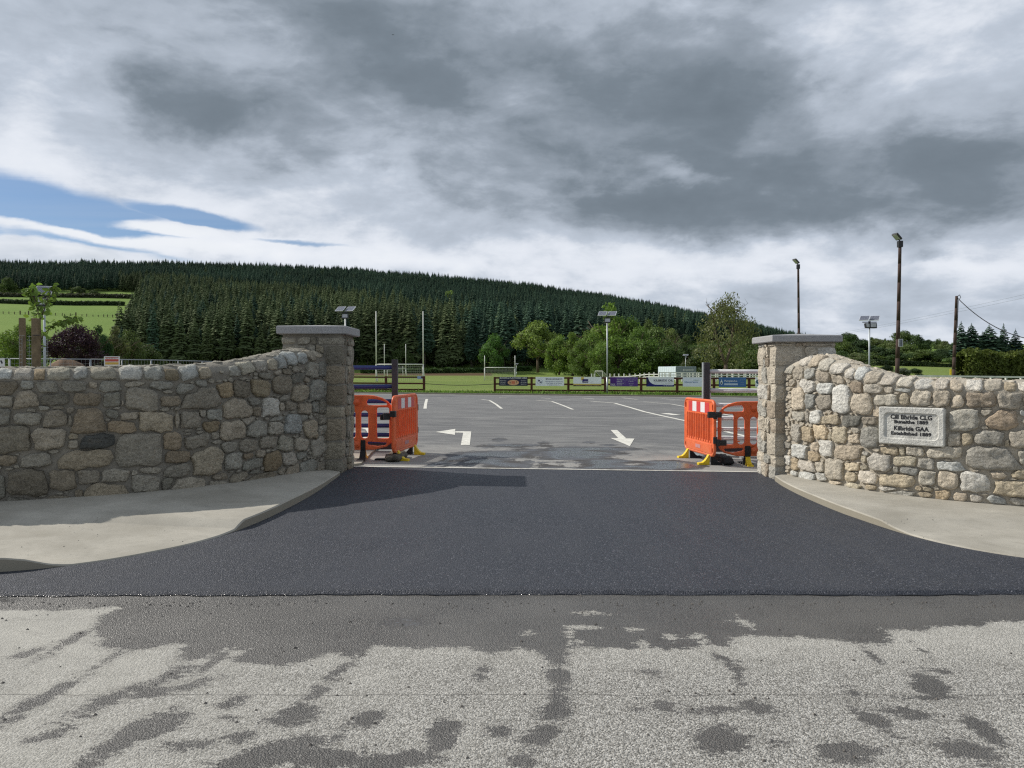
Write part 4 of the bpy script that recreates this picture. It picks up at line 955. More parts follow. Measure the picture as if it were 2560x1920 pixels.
def rgh(p, a_): return (p[0]+a_*noise.noise((p[0]*30, p[1]*30, 1)), p[1]+a_*noise.noise((p[0]*30, p[1]*30, 7)))
loops = [[(x, 0.09, y) for x, y in outer], [(x, 0.0, y) for x, y in [rgh(p, .006) for p in outer]], [(x*0.97, -0.010+0.006*noise.noise((x*20, y*20, 0)), y*0.95) for x, y in outer], [(x, -0.010, y) for x, y in inner], [(x, 0.006, y) for x, y in inn2]]
V, Fc = ring_mesh(loops); Fc.append(tuple(range(len(V)-24, len(V))))
fr = obj('frame', V, Fc, M_PLAQ, proot, False); fr.name = 'stone_frame'
for l, (s_, sz, z) in enumerate([('Cill Bhride CLG', 0.070, 0.100), ('Bunaithe 1889', 0.054, 0.045), ('Kilbride GAA', 0.070, -0.030), ('Established 1889', 0.054, -0.088)]):
    wd = [0.44, 0.36, 0.37, 0.425][l]*(2*hw/0.69)
    text('lettering', s_, sz, M_BLACK, proot, Matrix.Translation((0, 0.0055, z*hh/0.215))@Matrix.Rotation(pi/2, 4, 'X'), 0.0022, width=wd)
# ================================================================== GATE PILLARS
def rock_box(c, h, rng, n=3, rnd=6.0, rough=0.010):
    V = []; Fc = []; idx = {}
    def vid(p):
        key = tuple(np.round(p, 5))
        if key not in idx:
            q = np.array(p); L = (np.abs(q)**rnd).sum()**(1/rnd); q = q/max(L, 1e-6)
            w_ = np.array([c[i]+q[i]*h[i] for i in range(3)])
            nz = noise.noise_vector(Vector(w_*7))*rough*1.5+noise.noise_vector(Vector(w_*23))*rough*0.8
            idx[key] = len(V); V.append(tuple(w_+np.array(nz)))
        return idx[key]
    for ax in range(3):
        for sg in (-1, 1):
            o = [i for i in range(3) if i != ax]
            for i in range(n):
                for j in range(n):
                    q = []
                    for (di, dj) in ((0, 0), (1, 0), (1, 1), (0, 1)):
                        p = [0, 0, 0]; p[ax] = sg; p[o[0]] = -1+2*(i+di)/n; p[o[1]] = -1+2*(j+dj)/n; q.append(vid(p))
                    flip = (sg > 0) ^ (ax == 1); Fc.append(tuple(q if flip else q[::-1]))
    return V, Fc
def pillar(label, x0, x1, y0, y1, rows, cap, pal, mort, seed, tint, side):
    rng = np.random.RandomState(seed); cx, cy = (x0+x1)/2, (y0+y1)/2; zg = float(G(cx, cy))
    root = empty('gate_pillar', (cx, cy, zg), 0, label, 'gate pillar', 'stone gate pillars either side of the opening')
    ztop = cap[0]; mb = MB(); ins = 0.022
    mb.box((cx, cy, (zg-0.1+ztop)/2), ((x1-x0)/2-ins, (y1-y0)/2-ins, (ztop-zg+0.1)/2)); mb.build('mortar_core', mort, root, rel=True)
    qs = {}
    for r, (za, zb_) in enumerate(rows):
        for ci, (sx, sy) in enumerate(((-1, -1), (1, -1), (1, 1), (-1, 1))):
            lx, ly = (rng.uniform(.17, .22), rng.uniform(.09, .13)) if (r+ci) % 2 else (rng.uniform(.10, .14), rng.uniform(.13, .19))
            X = x0+lx if sx < 0 else x1-lx; Y = y0+ly if sy < 0 else y1-ly
            X = (x0+lx/1) if sx < 0 else (x1-lx)
            hx, hy = lx, ly; g_ = 0.006
            c = (x0+hx if sx < 0 else x1-hx, y0+hy if sy < 0 else y1-hy, (za+zb_)/2)
            v_, f_ = rock_box(c, (hx, hy, (zb_-za)/2-g_), rng, 4, 9.0, 0.009)
            col = np.array(pal[rng.choice(tint)])*rng.uniform(.85, 1.12)
            obj('corner_stone', v_, f_, M_STONE, root, False, tuple(col), rel=True); qs[(r, ci)] = (hx, hy)
    small_v = []; small_f = []
    faces = [((x0, y0), (1, 0), (0, -1), x1-x0, 0, 1, 0), ((x1, y0), (0, 1), (1, 0), y1-y0, 1, 2, 1), ((x1, y1), (-1, 0), (0, 1), x1-x0, 2, 3, 0), ((x0, y1), (0, -1), (-1, 0), y1-y0, 3, 0, 1)]
    for (ox, oy), (tx, ty), (nx_, ny_), Ln, ca, cb, axx in faces:
        def S(u, s_, d, ox=ox, oy=oy, tx=tx, ty=ty, nx_=nx_, ny_=ny_): return (ox+tx*u+nx_*(d-0.02), oy+ty*u+ny_*(d-0.02), s_)
        fx = []
        for r, (za, zb_) in enumerate(rows):
            wa = 2*qs[(r, ca)][axx]; wb = 2*qs[(r, cb)][axx]
            fx.append([wa/2, (za+zb_)/2, wa/2, (zb_-za)/2-.004, 0]); fx.append([Ln-wb/2, (za+zb_)/2, wb/2, (zb_-za)/2-.004, 0])
        nfx = len(fx)
        def ins_(u, s_): return 0.0 < u < Ln and rows[-1][0] < s_ < ztop-0.01
        # stones coursed between the corners, then chips
        for r, (za, zb_) in enumerate(rows):
            u = 2*qs[(r, ca)][axx]+0.012; ue = Ln-2*qs[(r, cb)][axx]-0.012
            while ue-u > 0.05:
                w_ = min(rng.uniform(.10, .22), ue-u)
                if ue-u-w_ < 0.06: w_ = ue-u
                if rng.rand() < .45 and zb_-za > .17:
                    zm = za+(zb_-za)*rng.uniform(.38, .62); fx.append([u+w_/2, (za+zm)/2, w_/2-.007, (zm-za)/2-.006, rng.uniform(-.2, .2)]); fx.append([u+w_/2, (zm+zb_)/2, w_/2-.007, (zb_-zm)/2-.006, rng.uniform(-.2, .2)])
                else: fx.append([u+w_/2, (za+zb_)/2, w_/2-.007, (zb_-za)/2-.006, rng.uniform(-.2, .2)])
                u += w_
        A = np.array(fx)
        for i in range(nfx, len(A)):
            poly = outline(i, A, .004, rng, 14, .006); v_, f_ = stone_mesh(poly, S, 0.03*rng.uniform(.7, 1.25), rng, .011)
            o_ = obj('stone', v_, f_, M_STONE, root, False, tuple(np.array(pal[rng.choice(tint)])*rng.uniform(.85, 1.15)), rel=True)
    # granite cap, slightly weathered slope to a low point
    zc0, zc1, capx0, capx1, capy0, capy1 = cap; hx, hy = (capx1-capx0)/2, (capy1-capy0)/2; ccx, ccy = (capx0+capx1)/2, (capy0+capy1)/2
    L_ = []
    for ins2, z in ((0.012, zc0), (0.0, zc0+0.012), (0.0, zc1-0.016), (0.005, zc1-0.006), (0.016, zc1)):
        L_.append([(ccx+a_*(hx-ins2), ccy+b_*(hy-ins2), z) for a_, b_ in ((-1, -1), (1, -1), (1, 1), (-1, 1))])
    V, Fc = ring_mesh(L_); V.append((ccx, ccy, zc1+0.035)); k = len(V)-1
    for i in range(4): Fc.append((k-4+i, k-4+(i+1) % 4, k))
    Fc.append((3, 2, 1, 0)); obj('cap', V, Fc, M_CAP, root, rel=True)
    return root
def zrow(pys, D): return [EYE+D/ray(1280, p)[1]*ray(1280, p)[2] for p in pys]
rl = zrow([842, 862, 913, 961, 1016, 1045, 1104, 1151, 1180], 10.9); rl[-1] = 0.02
rr_ = zrow([857, 866, 916, 961, 1002, 1048, 1085, 1141, 1165, 1188], 10.9); rr_[-1] = -0.08
rowsL = [(b, a_) for a_, b in zip(rl[:-1], rl[1:])]; rowsR = [(b, a_) for a_, b in zip(rr_[:-1], rr_[1:])]
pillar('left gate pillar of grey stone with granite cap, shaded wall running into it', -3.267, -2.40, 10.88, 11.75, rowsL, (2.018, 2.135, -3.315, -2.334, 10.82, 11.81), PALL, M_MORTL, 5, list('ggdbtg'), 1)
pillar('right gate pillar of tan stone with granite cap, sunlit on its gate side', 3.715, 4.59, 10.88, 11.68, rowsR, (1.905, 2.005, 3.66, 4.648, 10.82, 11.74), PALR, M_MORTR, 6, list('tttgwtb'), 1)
# ================================================================== BARRIERS
def rrect2(x0, z0, x1, z1, r, n=4):
    return [(x+(x0+x1)/2, z+(z0+z1)/2) for x, z in rrect((x1-x0)/2, (z1-z0)/2, min(r, (x1-x0)/2-.001, (z1-z0)/2-.001), n)]
def plate(outer, holes, t, name, mt, parent, bevel=0.008, y=0.0):
    """flat plate with holes, thickness t, standing in the x-z plane"""
    bm = bmesh.new(); es = []
    for lp in [outer]+holes:
        vs = [bm.verts.new((p[0], y-t/2, p[1])) for p in lp]
        for i in range(len(vs)): es.append(bm.edges.new((vs[i], vs[(i+1) % len(vs)])))
    bmesh.ops.triangle_fill(bm, use_beauty=True, use_dissolve=False, edges=es)
    r = bmesh.ops.extrude_face_region(bm, geom=bm.faces[:])
    bmesh.ops.translate(bm, vec=(0, t, 0), verts=[g_ for g_ in r['geom'] if isinstance(g_, bmesh.types.BMVert)])
    bmesh.ops.recalc_face_normals(bm, faces=bm.faces[:])
    me = bpy.data.meshes.new(name); bm.to_mesh(me); bm.free(); me.materials.append(mt)
    o = bpy.data.objects.new(name, me); COL.objects.link(o); o.parent = parent
    if bevel: m = o.modifiers.new('bevel', 'BEVEL'); m.width = bevel; m.segments = 2; m.limit_method = 'ANGLE'; m.angle_limit = radians(50)
    return o
def foot(parent, x, ysign):
    """yellow wedge towards the camera side, black wedge behind"""
    def wedge(name, mt, s_, L, w0, h0):
        pr = [(0.02, h0), (0.04, h0*.93), (0.065, h0*.68), (0.10, h0*.42), (0.14, h0*.24), (L, 0.035), (L, 0.0), (0.02, 0.0)]
        V = []; 
        for sx in (-1, 1):
            for (yy, zz) in pr: V.append((x+sx*w0*(0.75+0.35*min(yy/L, 1)), -s_*yy, zz))
        n = len(pr); Fc = [tuple(range(n)), tuple(range(n, 2*n))[::-1]]+[(i, n+i, n+(i+1) % n, (i+1) % n) for i in range(n)]
        o = obj(name, V, Fc, mt, parent); m = o.modifiers.new('bevel', 'BEVEL'); m.width = .006; m.segments = 2; return o
    wedge('yellow_foot', M_YELLOW, ysign, 0.21, 0.046, 0.175)
    wedge('black_foot', M_RUBBER, -ysign, 0.36, 0.058, 0.16)
def slat_barrier(loc, rz, L, label, mirror=1):
    r = empty('safety_barrier', loc, rz, label, 'safety barrier', 'orange plastic barriers standing in the gate opening')
    z0, z1 = 0.15, 1.06
    n = 10; x0, x1 = -L/2+0.13, L/2-0.13; pw = (x1-x0)/n; holes = []
    for i in range(n):
        a = x0+pw*(i+.28); holes.append(rrect2(a, z0+0.24, a+pw*.56, z1-0.245, 0.02, 3))
    holes += [rrect2(-L/2+0.035, z1-0.17, -L/2+0.085, z1-0.07, 0.022, 3), rrect2(L/2-0.085, z1-0.17, L/2-0.035, z1-0.07, 0.022, 3), rrect2(-L/2+0.035, z0+0.05, -L/2+0.085, z0+0.13, 0.022, 3), rrect2(L/2-0.085, z0+0.05, L/2-0.035, z0+0.13, 0.022, 3)]
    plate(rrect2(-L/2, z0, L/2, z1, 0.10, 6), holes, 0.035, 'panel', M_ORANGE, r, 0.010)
    # rounded rim
    mb = MB(); lp = rrect2(-L/2+.012, z0+.012, L/2-.012, z1-.012, 0.095, 6)
    n8 = 8; m8 = len(lp)
    for i in range(m8):
        p_, q_ = lp[i-1], lp[(i+1) % m8]; t_ = Vector((q_[0]-p_[0], 0, q_[1]-p_[1])).normalized(); u_ = Vector((t_.z, 0, -t_.x))
        mb.v += [tuple(Vector((lp[i][0], 0, lp[i][1]))+(u_*cos(2*pi*k/n8)+Vector((0, 1, 0))*sin(2*pi*k/n8))*.027) for k in range(n8)]
    mb.f += [(i*n8+k, i*n8+(k+1) % n8, ((i+1) % m8)*n8+(k+1) % n8, ((i+1) % m8)*n8+k) for i in range(m8) for k in range(n8)]
    mb.build('rim', M_ORANGE, r, True)
    for i in range(n+1):
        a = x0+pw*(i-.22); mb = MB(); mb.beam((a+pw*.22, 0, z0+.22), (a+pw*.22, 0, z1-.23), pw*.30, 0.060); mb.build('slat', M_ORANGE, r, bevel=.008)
    mb = MB(); mb.box((0, 0, z0+.115), (L/2-.10, .026, .085)); mb.build('lower_board', M_ORANGE, r, bevel=.01)
    # reflective band on both faces: red, white, red, white, red
    bw = (L-.42)/5
    for sd in (-1, 1):
        for k in range(5):
            mb = MB(); mb.box((-L/2+.21+bw*(k+.5), sd*.0185, z1-.125), (bw/2-.0005, .0022, .085)); mb.build('reflective_panel', M_WREF if k % 2 else M_REDREF, r)
    mb = MB(); mb.box((0, -mirror*.0285, z0+.115), (.11, .0015, .030)); mb.build('faded_label', plain('faded_print', (.50, .24, .24), .6), r)
    for x in (-L/2+.20, L/2-.20): foot(r, x, mirror)
    for z in (0.42, 0.82): mb = MB(); mb.box((L/2+.01, 0, z), (.022, .03, .055)); mb.build('hinge_clip', M_BLACK, r, bevel=.008)
    return r
def slot_barrier(loc, rz, L, label, mirror=1):
    r = empty('safety_barrier', loc, rz, label, 'safety barrier', 'orange plastic barriers standing in the gate opening')
    z0, z1 = 0.16, 1.06; holes = []
    out = []
    for k in range(9): a = k/8; out.append((-L/2+0.30*(1-sin(a*pi/2)) if 0 else -L/2+0.28*(1-cos((1-a)*pi/2)) if 0 else -L/2+0.34*(1-sin(a*pi/2)), z1-0.17*(1-cos(a*pi/2)) if 0 else z1-0.17+0.17*sin(a*pi/2) if 0 else z1-0.17*(1-a)**1.6))
    left = [(-L/2, z0+.14)]+[(-L/2+0.0, z1-.20)]
    left = [(-L/2+.30, z0), (-L/2+.10, z0+.05), (-L/2+.02, z0+.12), (-L/2, z0+.20), (-L/2, z1-.24), (-L/2+.02, z1-.17), (-L/2+.08, z1-.10), (-L/2+.17, z1-.045), (-L/2+.30, z1-.008), (-L/2+.42, z1)]
    outer = left+[(-x, z) for x, z in left[::-1]]
    def lens(x0, x1, zl0, zl1, sg):
        w = x1-x0
        P = [(x0+w*.06, zl0), (x0+w*.5, zl0-.004), (x1-w*.04, zl0), (x1, zl0+(zl1-zl0)*.5), (x1-w*.06, zl1), (x0+w*.55, zl1-.004), (x0+w*.25, zl1-.03), (x0+w*.03, zl0+.03)]
        return P if sg > 0 else [(-p[0], p[1]) for p in P]
    for sg in (1, -1):
        holes.append(lens(-L/2+.075, -L/2+.42, z1-.165, z1-.065, sg))
        q = [(-L/2+.09, z0+.12), (-L/2+.40, z0+.135), (-L/2+.42, z0+.115), (-L/2+.40, z0+.085), (-L/2+.25, z0+.06), (-L/2+.12, z0+.075)]; holes.append(q if sg > 0 else [(-p[0], p[1]) for p in q])
        a, b = sorted((sg*(-L/2+.055), sg*(-L/2+.255))); holes.append(rrect2(a, z0+.19, b, z1-.205, .03, 3))
    xs_ = []; x = -L/2+.375
    while x < L/2-.30:
        xs_.append(x); x += .205
    for x in xs_: holes.append(rrect2(x-.058, z0+.19, x+.058, z1-.255, .056, 5))
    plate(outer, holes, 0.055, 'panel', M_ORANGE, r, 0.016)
    for x in (-L/2+.58, 0, L/2-.58):
        for z in (z1-.12, z0+.09):
            mb = MB(); mb.bar((x, -.034, z), (x, .034, z), .058, 16, .058); mb.build('round_boss', M_ORANGE, r, True)
            mb = MB(); mb.bar((x, -.040, z), (x, .040, z), .026, 12, .026); mb.build('boss_pin', M_ORANGE, r, True)
    for x in (-L/2+.315, -L/2+.03): 
        for z in (.40, .62): mb = MB(); mb.box((x, 0, z), (.036, .034, .008)); mb.build('collar', M_ORANGE, r)
    for x in (-L/2+.48, L/2-.48):
        foot(r, x, mirror); mb = MB(); mb.box((x, -mirror*.012, .24), (.048, .045, .09)); mb.build('foot_socket', M_RUBBER, r, bevel=.02)
    return r
def zat(x, y, d=0.0): return float(G(x, y))+d
# right pair
ax, ay, bx, by = 3.12, 13.85, 3.29, 12.42
rz = atan2(by-ay, bx-ax)
slat_barrier(((ax+bx)/2, (ay+by)/2, zat(3.2, 13)), rz, math.hypot(bx-ax, by-ay)-.05, 'slatted orange barrier turned side-on in the right half of the gate', 1)
slot_barrier((4.42, 12.62, zat(4.3, 12.6)), radians(-1.5), 2.06, 'orange barrier with tall open slots, partly behind the right pillar', 1)
# left pair
ax, ay, bx, by = -1.70, 13.75, -1.925, 12.35
slat_barrier(((ax+bx)/2, (ay+by)/2, zat(-1.8, 13)), atan2(ay-by, ax-bx), math.hypot(bx-ax, by-ay)-.06, 'slatted orange barrier turned side-on in the left half of the gate', 1)
slot_barrier((-2.99, 12.58, zat(-3, 12.6)), radians(2.5), 2.06, 'orange barrier with tall open slots, mostly behind the left pillar', -1)
def clip(name, pts, label):
    mb = MB()
    for c, h, rz_ in pts: mb.box(c, h, rz_)
    return tag(mb.build(name, M_BLACK, bevel=.008), label, 'clip')
p = at(1778, 1037, 12.38); q = at(1796, 1037, 12.45)
clip('joining_clip', [(p, (.055, .035, .05), 0), (q, (.05, .03, .045), 0), (tuple((np.array(p)+np.array(q))/2), (.05, .02, .025), 0)], 'upper black clip joining the two right barriers')
p = at(1804, 1107, 12.5); clip('joining_clip', [(p, (.075, .035, .045), 0), (at(1794, 1107, 12.45), (.03, .04, .055), 0)], 'lower black clip joining the two right barriers')
p = at(966, 1041, 12.45); clip('joining_clip', [(p, (.055, .05, .055), .3), (at(983, 1035, 12.35), (.045, .04, .05), -.2), (at(957, 1043, 12.5), (.04, .035, .045), .4)], 'black clip joining the two left barriers')
# ================================================================== SLIDING GATE LEAVES
def gate_leaf(label, pxs, y_top, rails, Y, xfar, mt, side):
    X = at(pxs, 1000, Y)[0]; r = empty('gate_leaf', (X, Y, zat(X, Y)), 0, label, 'gate', 'metal gate leaves slid open behind the pillars')
    zt = at(pxs, y_top, Y)[2]; zs = [at(pxs, y, Y)[2] for y in rails]; zl = min(zs)-0.04
    mb = MB(); mb.box((X, Y, (zt+zl)/2), (0.052, 0.05, (zt-zl)/2)); mb.build('end_post', M_DSTEEL, r, rel=True, bevel=.006)
    if side > 0: mb = MB(); mb.box((X-0.062, Y-.005, (zt+zl)/2), (0.009, 0.045, (zt-zl)/2)); mb.build('edge_strip', M_GALV, r, rel=True)
    mb = MB(); mb.bar((X, Y-.055, zt-.12), (X, Y-.045, zt-.12), .018, 10); mb.build('bolt', M_DSTEEL, r, rel=True)
    for z in zs: mb = MB(); mb.bar((X+side*.05, Y, z), (xfar, Y+0.0, z-0.012 if side > 0 else z), 0.040, 12); mb.build('rail', mt, r, True, rel=True)
    mb = MB(); mb.box(((X+xfar)/2, Y, zl-.03), (abs(xfar-X)/2, .045, .055)); mb.build('bottom_beam', M_DSTEEL, r, rel=True)
    for k in range(1, 3):
        xx = X+(xfar-X)*k/2.02; mb = MB(); mb.box((xx, Y, (zs[0]+zl)/2), (.03, .03, (zs[0]-zl)/2)); mb.build('upright', mt, r, rel=True)
    if side > 0: xx = at(1776, 1000, Y)[0]; mb = MB(); mb.box((xx, Y+.01, (zs[0]+zs[-1])/2), (.010, .008, (zs[0]-zs[-1])/2)); mb.build('upright', mt, r, rel=True)
    return r
gate_leaf('left gate leaf with dark end post and blue rails', 987.5, 899, [919, 966, 1003, 1037, 1064, 1087, 1106], 14.0, -6.4, M_BLUE, -1)
gate_leaf('right gate leaf with dark end post and pale rails', 1765.5, 906, [928.5, 976, 1012.5, 1046, 1073, 1096, 1112], 14.0, 5.9, M_PALE, 1)
# ground gear of the gates
mb = MB(); P = [gp(880, 1166), gp(903, 1163), gp(930, 1135), gp(985, 1092), gp(975, 1083), gp(870, 1110)]
k = len(P); V = [(p[0], p[1], p[2]-.02) for p in P]+[(p[0], p[1], p[2]+.035) for p in P]
o = obj('gate_track_slab', V, [tuple(range(k, 2*k))]+[(i, (i+1) % k, k+(i+1) % k, k+i) for i in range(k)], M_CONC); tag(o, 'pale concrete slab under the left gate leaf, behind the left barrier', 'concrete slab')
def lump(name, c, h, label, mt, seed):  # low dark lumps added over black areas of ground by the barriers
    rng = np.random.RandomState(seed); V, Fc = rock_box(c, h, rng, 6, 4.0, 0.02); o = obj(name, V, Fc, mt, smooth=True); return tag(o, label, 'rubber block')
lump('dark_lump', (-1.93, 12.75, zat(-1.9, 12.8, .06)), (.15, .42, .06), 'low dark lump on the ground between the two left barriers', M_LUMP, 3)
lump('dark_lump', (3.55, 12.9, zat(3.5, 12.9, .07)), (.10, .36, .065), 'low black lump on the ground between the two right barriers', M_RUBBER, 4)
for pts, lb in ([(1737, 1139), (1810, 1163)], 'thin pale steel strip on the ground behind the right slatted barrier'), ([(1852, 1146), (1888, 1164)], 'short pale steel strip on the ground beside the right pillar'):
    a, b = gp(*pts[0]), gp(*pts[1]); mb = MB(); mb.beam((a[0], a[1], a[2]+.02), (b[0], b[1], b[2]+.02), .05, .04); tag(mb.build('steel_strip', M_GALV), lb, 'steel strip')
# ================================================================== BROWN FENCE WITH BOARDS
def fence_xy(px): 
    Y = float(np.interp(px, [880, 1060, 1237, 1880, 2100], [55, 53, 51.5, 47, 45.6])); return at(px, 930, Y)[0], Y
fs = empty('post_and_rail_fence', (*fence_xy(1500), 0), 0, 'brown post and rail fence carrying the advertising boards', 'fence')
posts = [1237, 1329, 1421, 1513, 1603, 1693, 1785, 1873, 1965, 2055]
def rail_run(pl, root, zs, mt):
    for a, b in zip(pl[:-1], pl[1:]):
        (x0, y0), (x1, y1) = fence_xy(a), fence_xy(b)
        for z in zs:
            mb = MB(); mb.beam((x0, y0-.06, z+random.uniform(-.01, .01)), (x1, y1-.06, z+random.uniform(-.01, .01)), .04, .11); mb.build('rail', mt, root, rel=True)
for px in posts:
    x, y = fence_xy(px); mb = MB(); mb.box((x, y, .53), (.075, .065, .56)); mb.build('post', M_BROWNW, fs, rel=True)
rail_run(posts, fs, (1.03, .62, .22), M_BROWNW)
f2 = empty('post_and_rail_fence', (*fence_xy(965), 0), 0, 'short brown post and rail fence seen beyond the left gate leaf', 'fence')
for px in (780, 872, 965, 1060):
    x, y = fence_xy(px); mb = MB(); mb.box((x, y, .55), (.08, .065, .58)); mb.build('post', M_BROWNW, f2, rel=True)
rail_run([780, 872, 965, 1060], f2, (1.05, .62, .20), M_BROWNW)
a, b = fence_xy(1060), fence_xy(1237); mb = MB(); pts = [(a[0]+(b[0]-a[0])*t, a[1]+(b[1]-a[1])*t-.05, .62-.10*sin(pi*t)) for t in np.linspace(0, 1, 12)]
mb.tube(pts, .022, 6); tag(mb.build('barrier_rope', M_BLACK), 'dark rope strung across the gap between the two brown fences', 'rope')
mb = MB(); x, y = fence_xy(1051); mb.box((x, y-.09, 1.04), (.20, .012, .10)); r_ = mb.build('fence_notice', plain('notice_blue', (.30, .38, .60), .5)); tag(r_, 'small blue and white notice on the fence end by the goalmouth', 'notice')
# boards
def board(pxa, pxb, col, label, items, hh=.30, zc=.80):
    xa, ya = fence_xy(pxa); xb, yb = fence_xy(pxb); rz = atan2(yb-ya, xb-xa); L = math.hypot(xb-xa, yb-ya)
    r = empty('advertising_board', ((xa+xb)/2, (ya+yb)/2-.11, zc), rz, label, 'advertising board', 'advertising boards on the brown fence')
    mb = MB(); mb.box((0, 0, 0), (L/2, .012, hh)); mb.build('sheet', plain('board_sheet', col, .4, .4, 0, .05, 2), r)
    R = Matrix.Rotation(pi/2, 4, 'X')
    for it in items:
        if it[0] == 'r': _, x, z, w, h, c, lv = it; mb = MB(); mb.box((x*L, -.014-.002*lv, z*hh), (w*L/2, .0015, h*hh)); mb.build('print_block', plain('print', c, .5, .3, 0, .04), r)
        elif it[0] == 'e':
            _, x, z, w, h, c, lv = it; V = [(x*L+w*L/2*cos(t), -.014-.002*lv, z*hh+h*hh*sin(t)) for t in np.linspace(0, 2*pi, 28, endpoint=False)]
            obj('print_oval', V, [tuple(range(28))], plain('print', c, .5, .3, 0, .04), r)
        elif it[0] == 'p':
            _, pts, c, lv = it; obj('print_shape', [(x*L, -.014-.002*lv, z*hh) for x, z in pts], [tuple(range(len(pts)))], plain('print', c, .5, .3, 0, .04), r)
        else:
            _, s_, x, z, size, w, c, al = it; text('lettering', s_, size*hh, plain('print', c, .5, .3, 0, .02), r, Matrix.Translation((x*L, -.022, z*hh))@R, .012*size*hh, width=w*L if w else None, extr=.0008)
    return r
WH = (.84, .86, .92); NV = (.010, .013, .05); PU = (.085, .032, .24)
board(1248, 1319, NV, 'navy board with white heading and orange oval', [('t', 'BOOM & PLATFORM HIRE', 0, .72, .48, .95, (.75, .75, .75), 'C'), ('e', 0, -.27, .40, .60, (.62, .32, .16), 1), ('e', 0, -.27, .37, .54, (.72, .42, .24), 2), ('t', 'B', -.11, -.27, .6, None, (.05, .02, .02), 'C'), ('t', 'P', .12, -.20, .5, None, (.05, .02, .02), 'C'), ('r', 0, -.25, .12, .3, (.6, .18, .10), 3),
    ('t', 'MARLON BOYLE', -.36, .12, .22, .22, (.7, .7, .7), 'C'), ('t', '087 960 022', -.36, -.25, .22, .18, (.7, .7, .7), 'C'), ('t', 'PAUDIE KENNY', -.36, -.62, .22, .20, (.7, .7, .7), 'C'), ('t', 'TONY BOYLE', .36, .12, .22, .18, (.7, .7, .7), 'C'), ('t', '087 964 808', .36, -.25, .22, .2, (.7, .7, .7), 'C'), ('t', 'GERARD DOYLE', .36, -.62, .22, .2, (.7, .7, .7), 'C')])
board(1339, 1410, WH, 'white board with round blue emblem on its left', [('e', -.35, 0, .20, .62, (.30, .40, .66), 1), ('e', -.35, 0, .185, .57, WH, 2), ('t', 'M', -.375, .15, .6, None, (.02, .03, .15), 'C'), ('t', 'M', -.32, -.18, .6, None, (.02, .03, .15), 'C'), ('t', 'MITCHELL MACADAM LTD', .15, .52, .42, .58, (.06, .06, .12), 'C'),
    ('t', 'SURFACING AND CIVIL CONTRACTORS', .15, -.05, .22, .60, (.12, .14, .25), 'C'), ('t', 'T: 087 2600980   M: 086 1608510', .15, -.42, .2, .54, (.2, .22, .32), 'C'), ('t', 'E: info@macadam.ie', .12, -.74, .18, .4, (.2, .22, .32), 'C')])
board(1433, 1503, WH, 'white board with yellow and purple squares over a yellow band', [('r', 0, -.62, 1.0, .16, (.62, .46, .14), 1), ('r', 0, -.88, 1.0, .12, (.05, .03, .03), 1), ('r', -.17, .62, .10, .33, (.66, .48, .10), 1), ('r', -.07, .15, .21, .38, (.03, .02, .16), 2), ('t', 'NRES', -.05, .0, .34, .15, (.7, .7, .75), 'C'), ('t', 'energy ltd', .15, -.05, .16, .12, (.45, .46, .5), 'C'),
    ('t', 'www.energyworks.ie', -.30, -.88, .15, .22, (.5, .45, .4), 'C'), ('t', 'info@energyworks.ie', .05, -.88, .15, .24, (.5, .45, .4), 'C'), ('t', '01 8437 410', .33, -.88, .15, .15, (.5, .45, .4), 'C')])
board(1525, 1594, PU, 'purple board with white lines of text', [('r', -.395, 0, .205, .985, (.075, .02, .20), 1), ('t', 'NICK', -.40, -.55, .40, .17, (.75, .75, .8), 'C'), ('r', -.39, -.86, .18, .05, (.6, .6, .7), 2), ('t', 'LOCAL PEOPLE PROFESSIONAL ADVICE', .12, .82, .17, .72, (.6, .6, .75), 'C'), ('t', 'Thinking of', -.14, .42, .28, .24, (.75, .75, .82), 'C'), ('t', 'selling or', -.16, .06, .28, .2, (.75, .75, .82), 'C'), ('t', 'letting your', -.13, -.30, .28, .25, (.75, .75, .82), 'C'), ('t', 'property?', -.16, -.66, .28, .19, (.75, .75, .82), 'C'),
    ('r', .04, -.1, .008, .62, (.3, .25, .5), 1), ('t', 'www.sherrynick.com', .26, .40, .19, .38, (.6, .6, .75), 'C'), ('t', '01 286 4311', .26, .05, .22, .18, (.65, .65, .78), 'C'), ('t', 'Blessington', .26, -.40, .18, .16, (.6, .6, .75), 'C'), ('t', 'Wicklow', .26, -.72, .18, .14, (.6, .6, .75), 'C')])
swo = [(-.5, .98), (-.44, .98), (-.41, .4), (-.36, -.05), (-.28, -.42), (-.18, -.6), (.5, -.6), (.5, -.98), (-.5, -.98)]
board(1615, 1684, WH, 'white board with a dark blue sweeping corner', [('p', [(-.5, -.98), (-.5, .98), (-.44, .98), (-.40, .35)], (.01, .01, .07), 1), ('p', [(-.5, -.98), (-.41, .4), (-.37, 0)], (.01, .01, .07), 2), ('p', [(-.5, -.98), (-.37, 0), (-.28, -.40), (-.18, -.58), (.5, -.60), (.5, -.98)], (.01, .012, .17), 1), ('t', 'KILBRIDE OIL', .12, .28, .62, .70, (.04, .04, .09), 'C'), ('t', 'HOME HEATING OIL, AGRI AND COMMERCIAL', .12, -.22, .19, .68, (.3, .3, .4), 'C'), ('t', 'Tel: 085 8500500', .29, -.79, .22, .34, (.6, .62, .75), 'C')])
board(1706, 1772, (.76, .80, .92), 'pale blue board partly behind the right gate end post', [('t', 'bluestream', -.18, 0, .5, .5, (.22, .32, .55), 'C'), ('e', 0, .42, .22, .08, (.35, .48, .45), 1), ('t', 'services', .3, .2, .2, .18, (.4, .45, .6), 'C')], .285)
